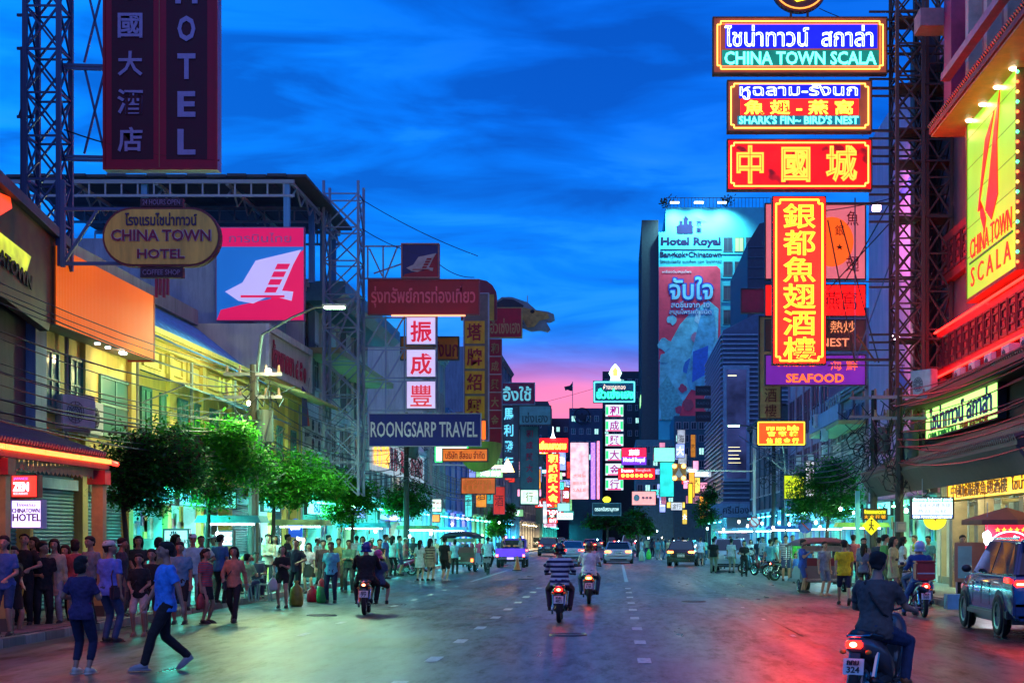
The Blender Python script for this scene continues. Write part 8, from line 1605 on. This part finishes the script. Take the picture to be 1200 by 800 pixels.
def stall(label, x, y, w, col, goods, umb=None, z=.15, lit=None):
    t = thing('food_stall', label, 'food stall', (x, y, z)); m = M((.35, .37, .38), .35, .2, 4, 0, .6)
    MB().box(-w / 2, w / 2, -.35, .35, .25, .95).build('cart', M(col, .5, .2, 4), t, bevel=.02); MB().box(-w / 2 - .05, w / 2 + .05, -.4, .4, .951, 1.0).build('counter', m, t)
    for a in (-1, 1):
        for b in (-1, 1): bar(t, (a * w * .45, b * .35, 0), (a * w * .45, b * .35, 2.1), .018, m, 'post', False)
    g = MB(); g.prism([(-w / 2 - .15, 2.1), (w / 2 + .15, 2.1), (w / 2 + .05, 2.3), (-w / 2 - .05, 2.3)], -.6, .6); g.build('canopy', M(goods, .7, .2, 3), t)
    g = MB(); rr = random.Random(int(x * 10 + y))
    for i in range(14): g.cm = rr.randrange(6); xx = rr.uniform(-w / 2 + .1, w / 2 - .2); g.ell((xx, rr.uniform(-.3, .3), 1.07), (.07, .07, rr.uniform(.06, .12)), 8, 5)
    g.build('goods', GOODS, t, kind='stuff'); MB().box(-w * .4, w * .4, -.02, .02, 2.03, 2.07).build('tube_lamp', E(lit or (.7, .95, 1), 16), t)
    return t
stall('food cart with a pale canopy behind the orange sweater woman', -11.0, 46.5, 1.6, (.3, .35, .35), (.2, .5, .5)); stall('food cart under the bright green tree', -11.3, 58, 1.8, (.35, .3, .2), (.4, .45, .2)); stall('food cart by the drooping bough', -11.2, 72, 2, (.2, .3, .35), (.1, .4, .5)); stall('food cart by the dark tree', -11, 90, 2, (.4, .4, .4), (.5, .5, .2))
stall('fruit stall glowing beyond the left crowd', -10.9, 104, 2.6, (.4, .4, .4), (.15, .45, .5)); stall('fruit cart glowing behind the truck', 10.6, 70, 2, (.4, .4, .35), (.5, .45, .1)); stall('noodle cart behind the lime green shirt', 10.2, 80, 2.4, (.35, .4, .42), (.2, .4, .6)); stall('drink cart under blue canopies at the right', 9.9, 92, 2.6, (.3, .4, .45), (.02, .08, .3)); stall('stall with a white canopy beyond the parked cars', 9.6, 112, 3, (.4, .4, .45), (.3, .45, .5)); stall('glowing stall at the far right kerb', 9.4, 130, 3, (.4, .4, .45), (.6, .4, .3), lit=(1, .6, .6))
# chestnut stall with umbrella at the right edge
t = thing('chestnut_stall', 'red chestnut stall banner under a terracotta umbrella behind the blue vehicle', 'food stall', (X(1184, 41), 41, .15)); kk = 41 / F
zb_ = 628 - 645
MB().box(-.62, .62, .0, .08, 1.0, 2.0).build('banner', E((.75, .02, .05), .8, True, .15), t); letters(t, 'เกาลัด', 0, 1.55, .75, .36, NW, -.03, 'solid', .03); letters(t, '★★★★★', 0, 1.88, .8, .12, E((1, .6, .05), 1, False), -.03); letters(t, 'อร่อยดี หอมมัน', 0, 1.27, .6, .12, NW, -.03)
MB().tube([(.52 * math.cos(q * math.pi / 12), -.02, 1.47 + .36 * math.sin(q * math.pi / 12)) for q in range(25)], .015, 4, False).build('banner_ring', NW, t)
bar(t, (0, .4, 0), (0, .4, 2.5), .025, STEEL, 'pole', False); n = 8
for k in range(8):
    a, b = 2 * math.pi * k / 8, 2 * math.pi * (k + 1) / 8; c, d = (1.15 * math.cos(a), .4 + 1.15 * math.sin(a)), (1.15 * math.cos(b), .4 + 1.15 * math.sin(b)); MB().add([(0, .4, 2.45), (*c, 2.12), (*d, 2.12), (*c, 2.0), (*d, 2.0), (0, .4, 2.42), (c[0], c[1], 2.1), (d[0], d[1], 2.1)], [(0, 1, 2), (1, 3, 4, 2), (5, 7, 6)]).build('umbrella_panel', M((.35, .10, .06), .8), t)
MB().box(-.6, .6, .1, .8, 0, .9).build('cart', M((.4, .1, .08), .5), t, bevel=.02)
t = thing('chestnut_lamp', 'white glowing lamp at the left end of the chestnut stall', 'lamp', (X(1155, 41), 40.8, Z(630, 41))); MB().ell((0, 0, 0), (.10, .10, .18)).build('bulb', E((.7, .9, 1), 40), t); bar(t, (0, 0, .15), (0, 0, .9), .01, STEEL, 'flex', False)
MB().cbox((0, 0, 0), (.55, .4, .35)).build('display_case', M((.2, .5, .6), .3), None).location = (X(1122, 38), 38, .33)
o = bpy.data.objects['display_case']; tag(o, 'turquoise crate on the pavement ahead of the blue vehicle', 'crate')
# brown board beside the glass front
t = thing('display_board', 'brown framed display board standing on the right pavement', 'display board', (X(1141, 43), 43, .15)); MB().box(-.5, .5, 0, .06, .5, 1.55).build('board', M((.22, .12, .08), .5), t); MB().box(-.42, -.05, -.01, -.002, .6, 1.45).build('blue_panel', M((.1, .3, .35)), t)
for a in (-.45, .45): bar(t, (a, .03, 0), (a, .03, .5), .02, STEEL, 'leg', False)
# flag on the left shop
t = thing('shop_flag', 'furled striped flag leaning out from the Thai name shop', 'flag', (-12.4, 64, 6.2)); MB().prism([(0, 0), (.3, 0), (.15, 1.4), (0, 1.6)], -.04, .04).build('cloth', STR((.4, .05, .06), (.06, .05, .2), 2.2, 0, .5), t); bar(t, (0, 0, -.2), (.3, 0, 1.9), .02, STEEL, 'pole', False)
for i, (a, b, c, p, nm) in enumerate(((1012, 694, 7, 'fsh', 'by the diamond warning sign'), (1030, 690, 1, 'm', 'under the olive lettered sign'), (1058, 692, 0, 'flong', 'at the glass shop door'), (1088, 690, 5, 'm', 'against the bright shop window'), (1128, 700, 6, 'mlongs', 'beside the brown display board'), (1000, 686, 4, 'm', 'beyond the yellow polo shirt'), (978, 684, 1, 'mcap', 'beyond the brown canopy'), (894, 668, 0, 'mgr', 'near the round no turn sign'), (856, 660, 3, 'm', 'far behind the white pickup'), (838, 658, 0, 'flong', 'in front of the white canopy'), (806, 648, 2, 'm', 'beyond the black hatchback'), (795, 646, 0, 'm', 'where the crossing ends'), (778, 646, 1, 'm', 'among the far crossing crowd'))):
    person(f"{cols[c][1]} topped {'woman' if p[0] == 'f' else 'man'} on the right pavement {nm}", a, b, poses[p], cols[c][0], (BLK, DENIM)[i % 2], (0, 160, 90, -40)[i % 4], 1.62 + .02 * (i % 6), i % 3, ground=.15 if a > 820 else 0)
bpy.data.scenes.remove(TS)
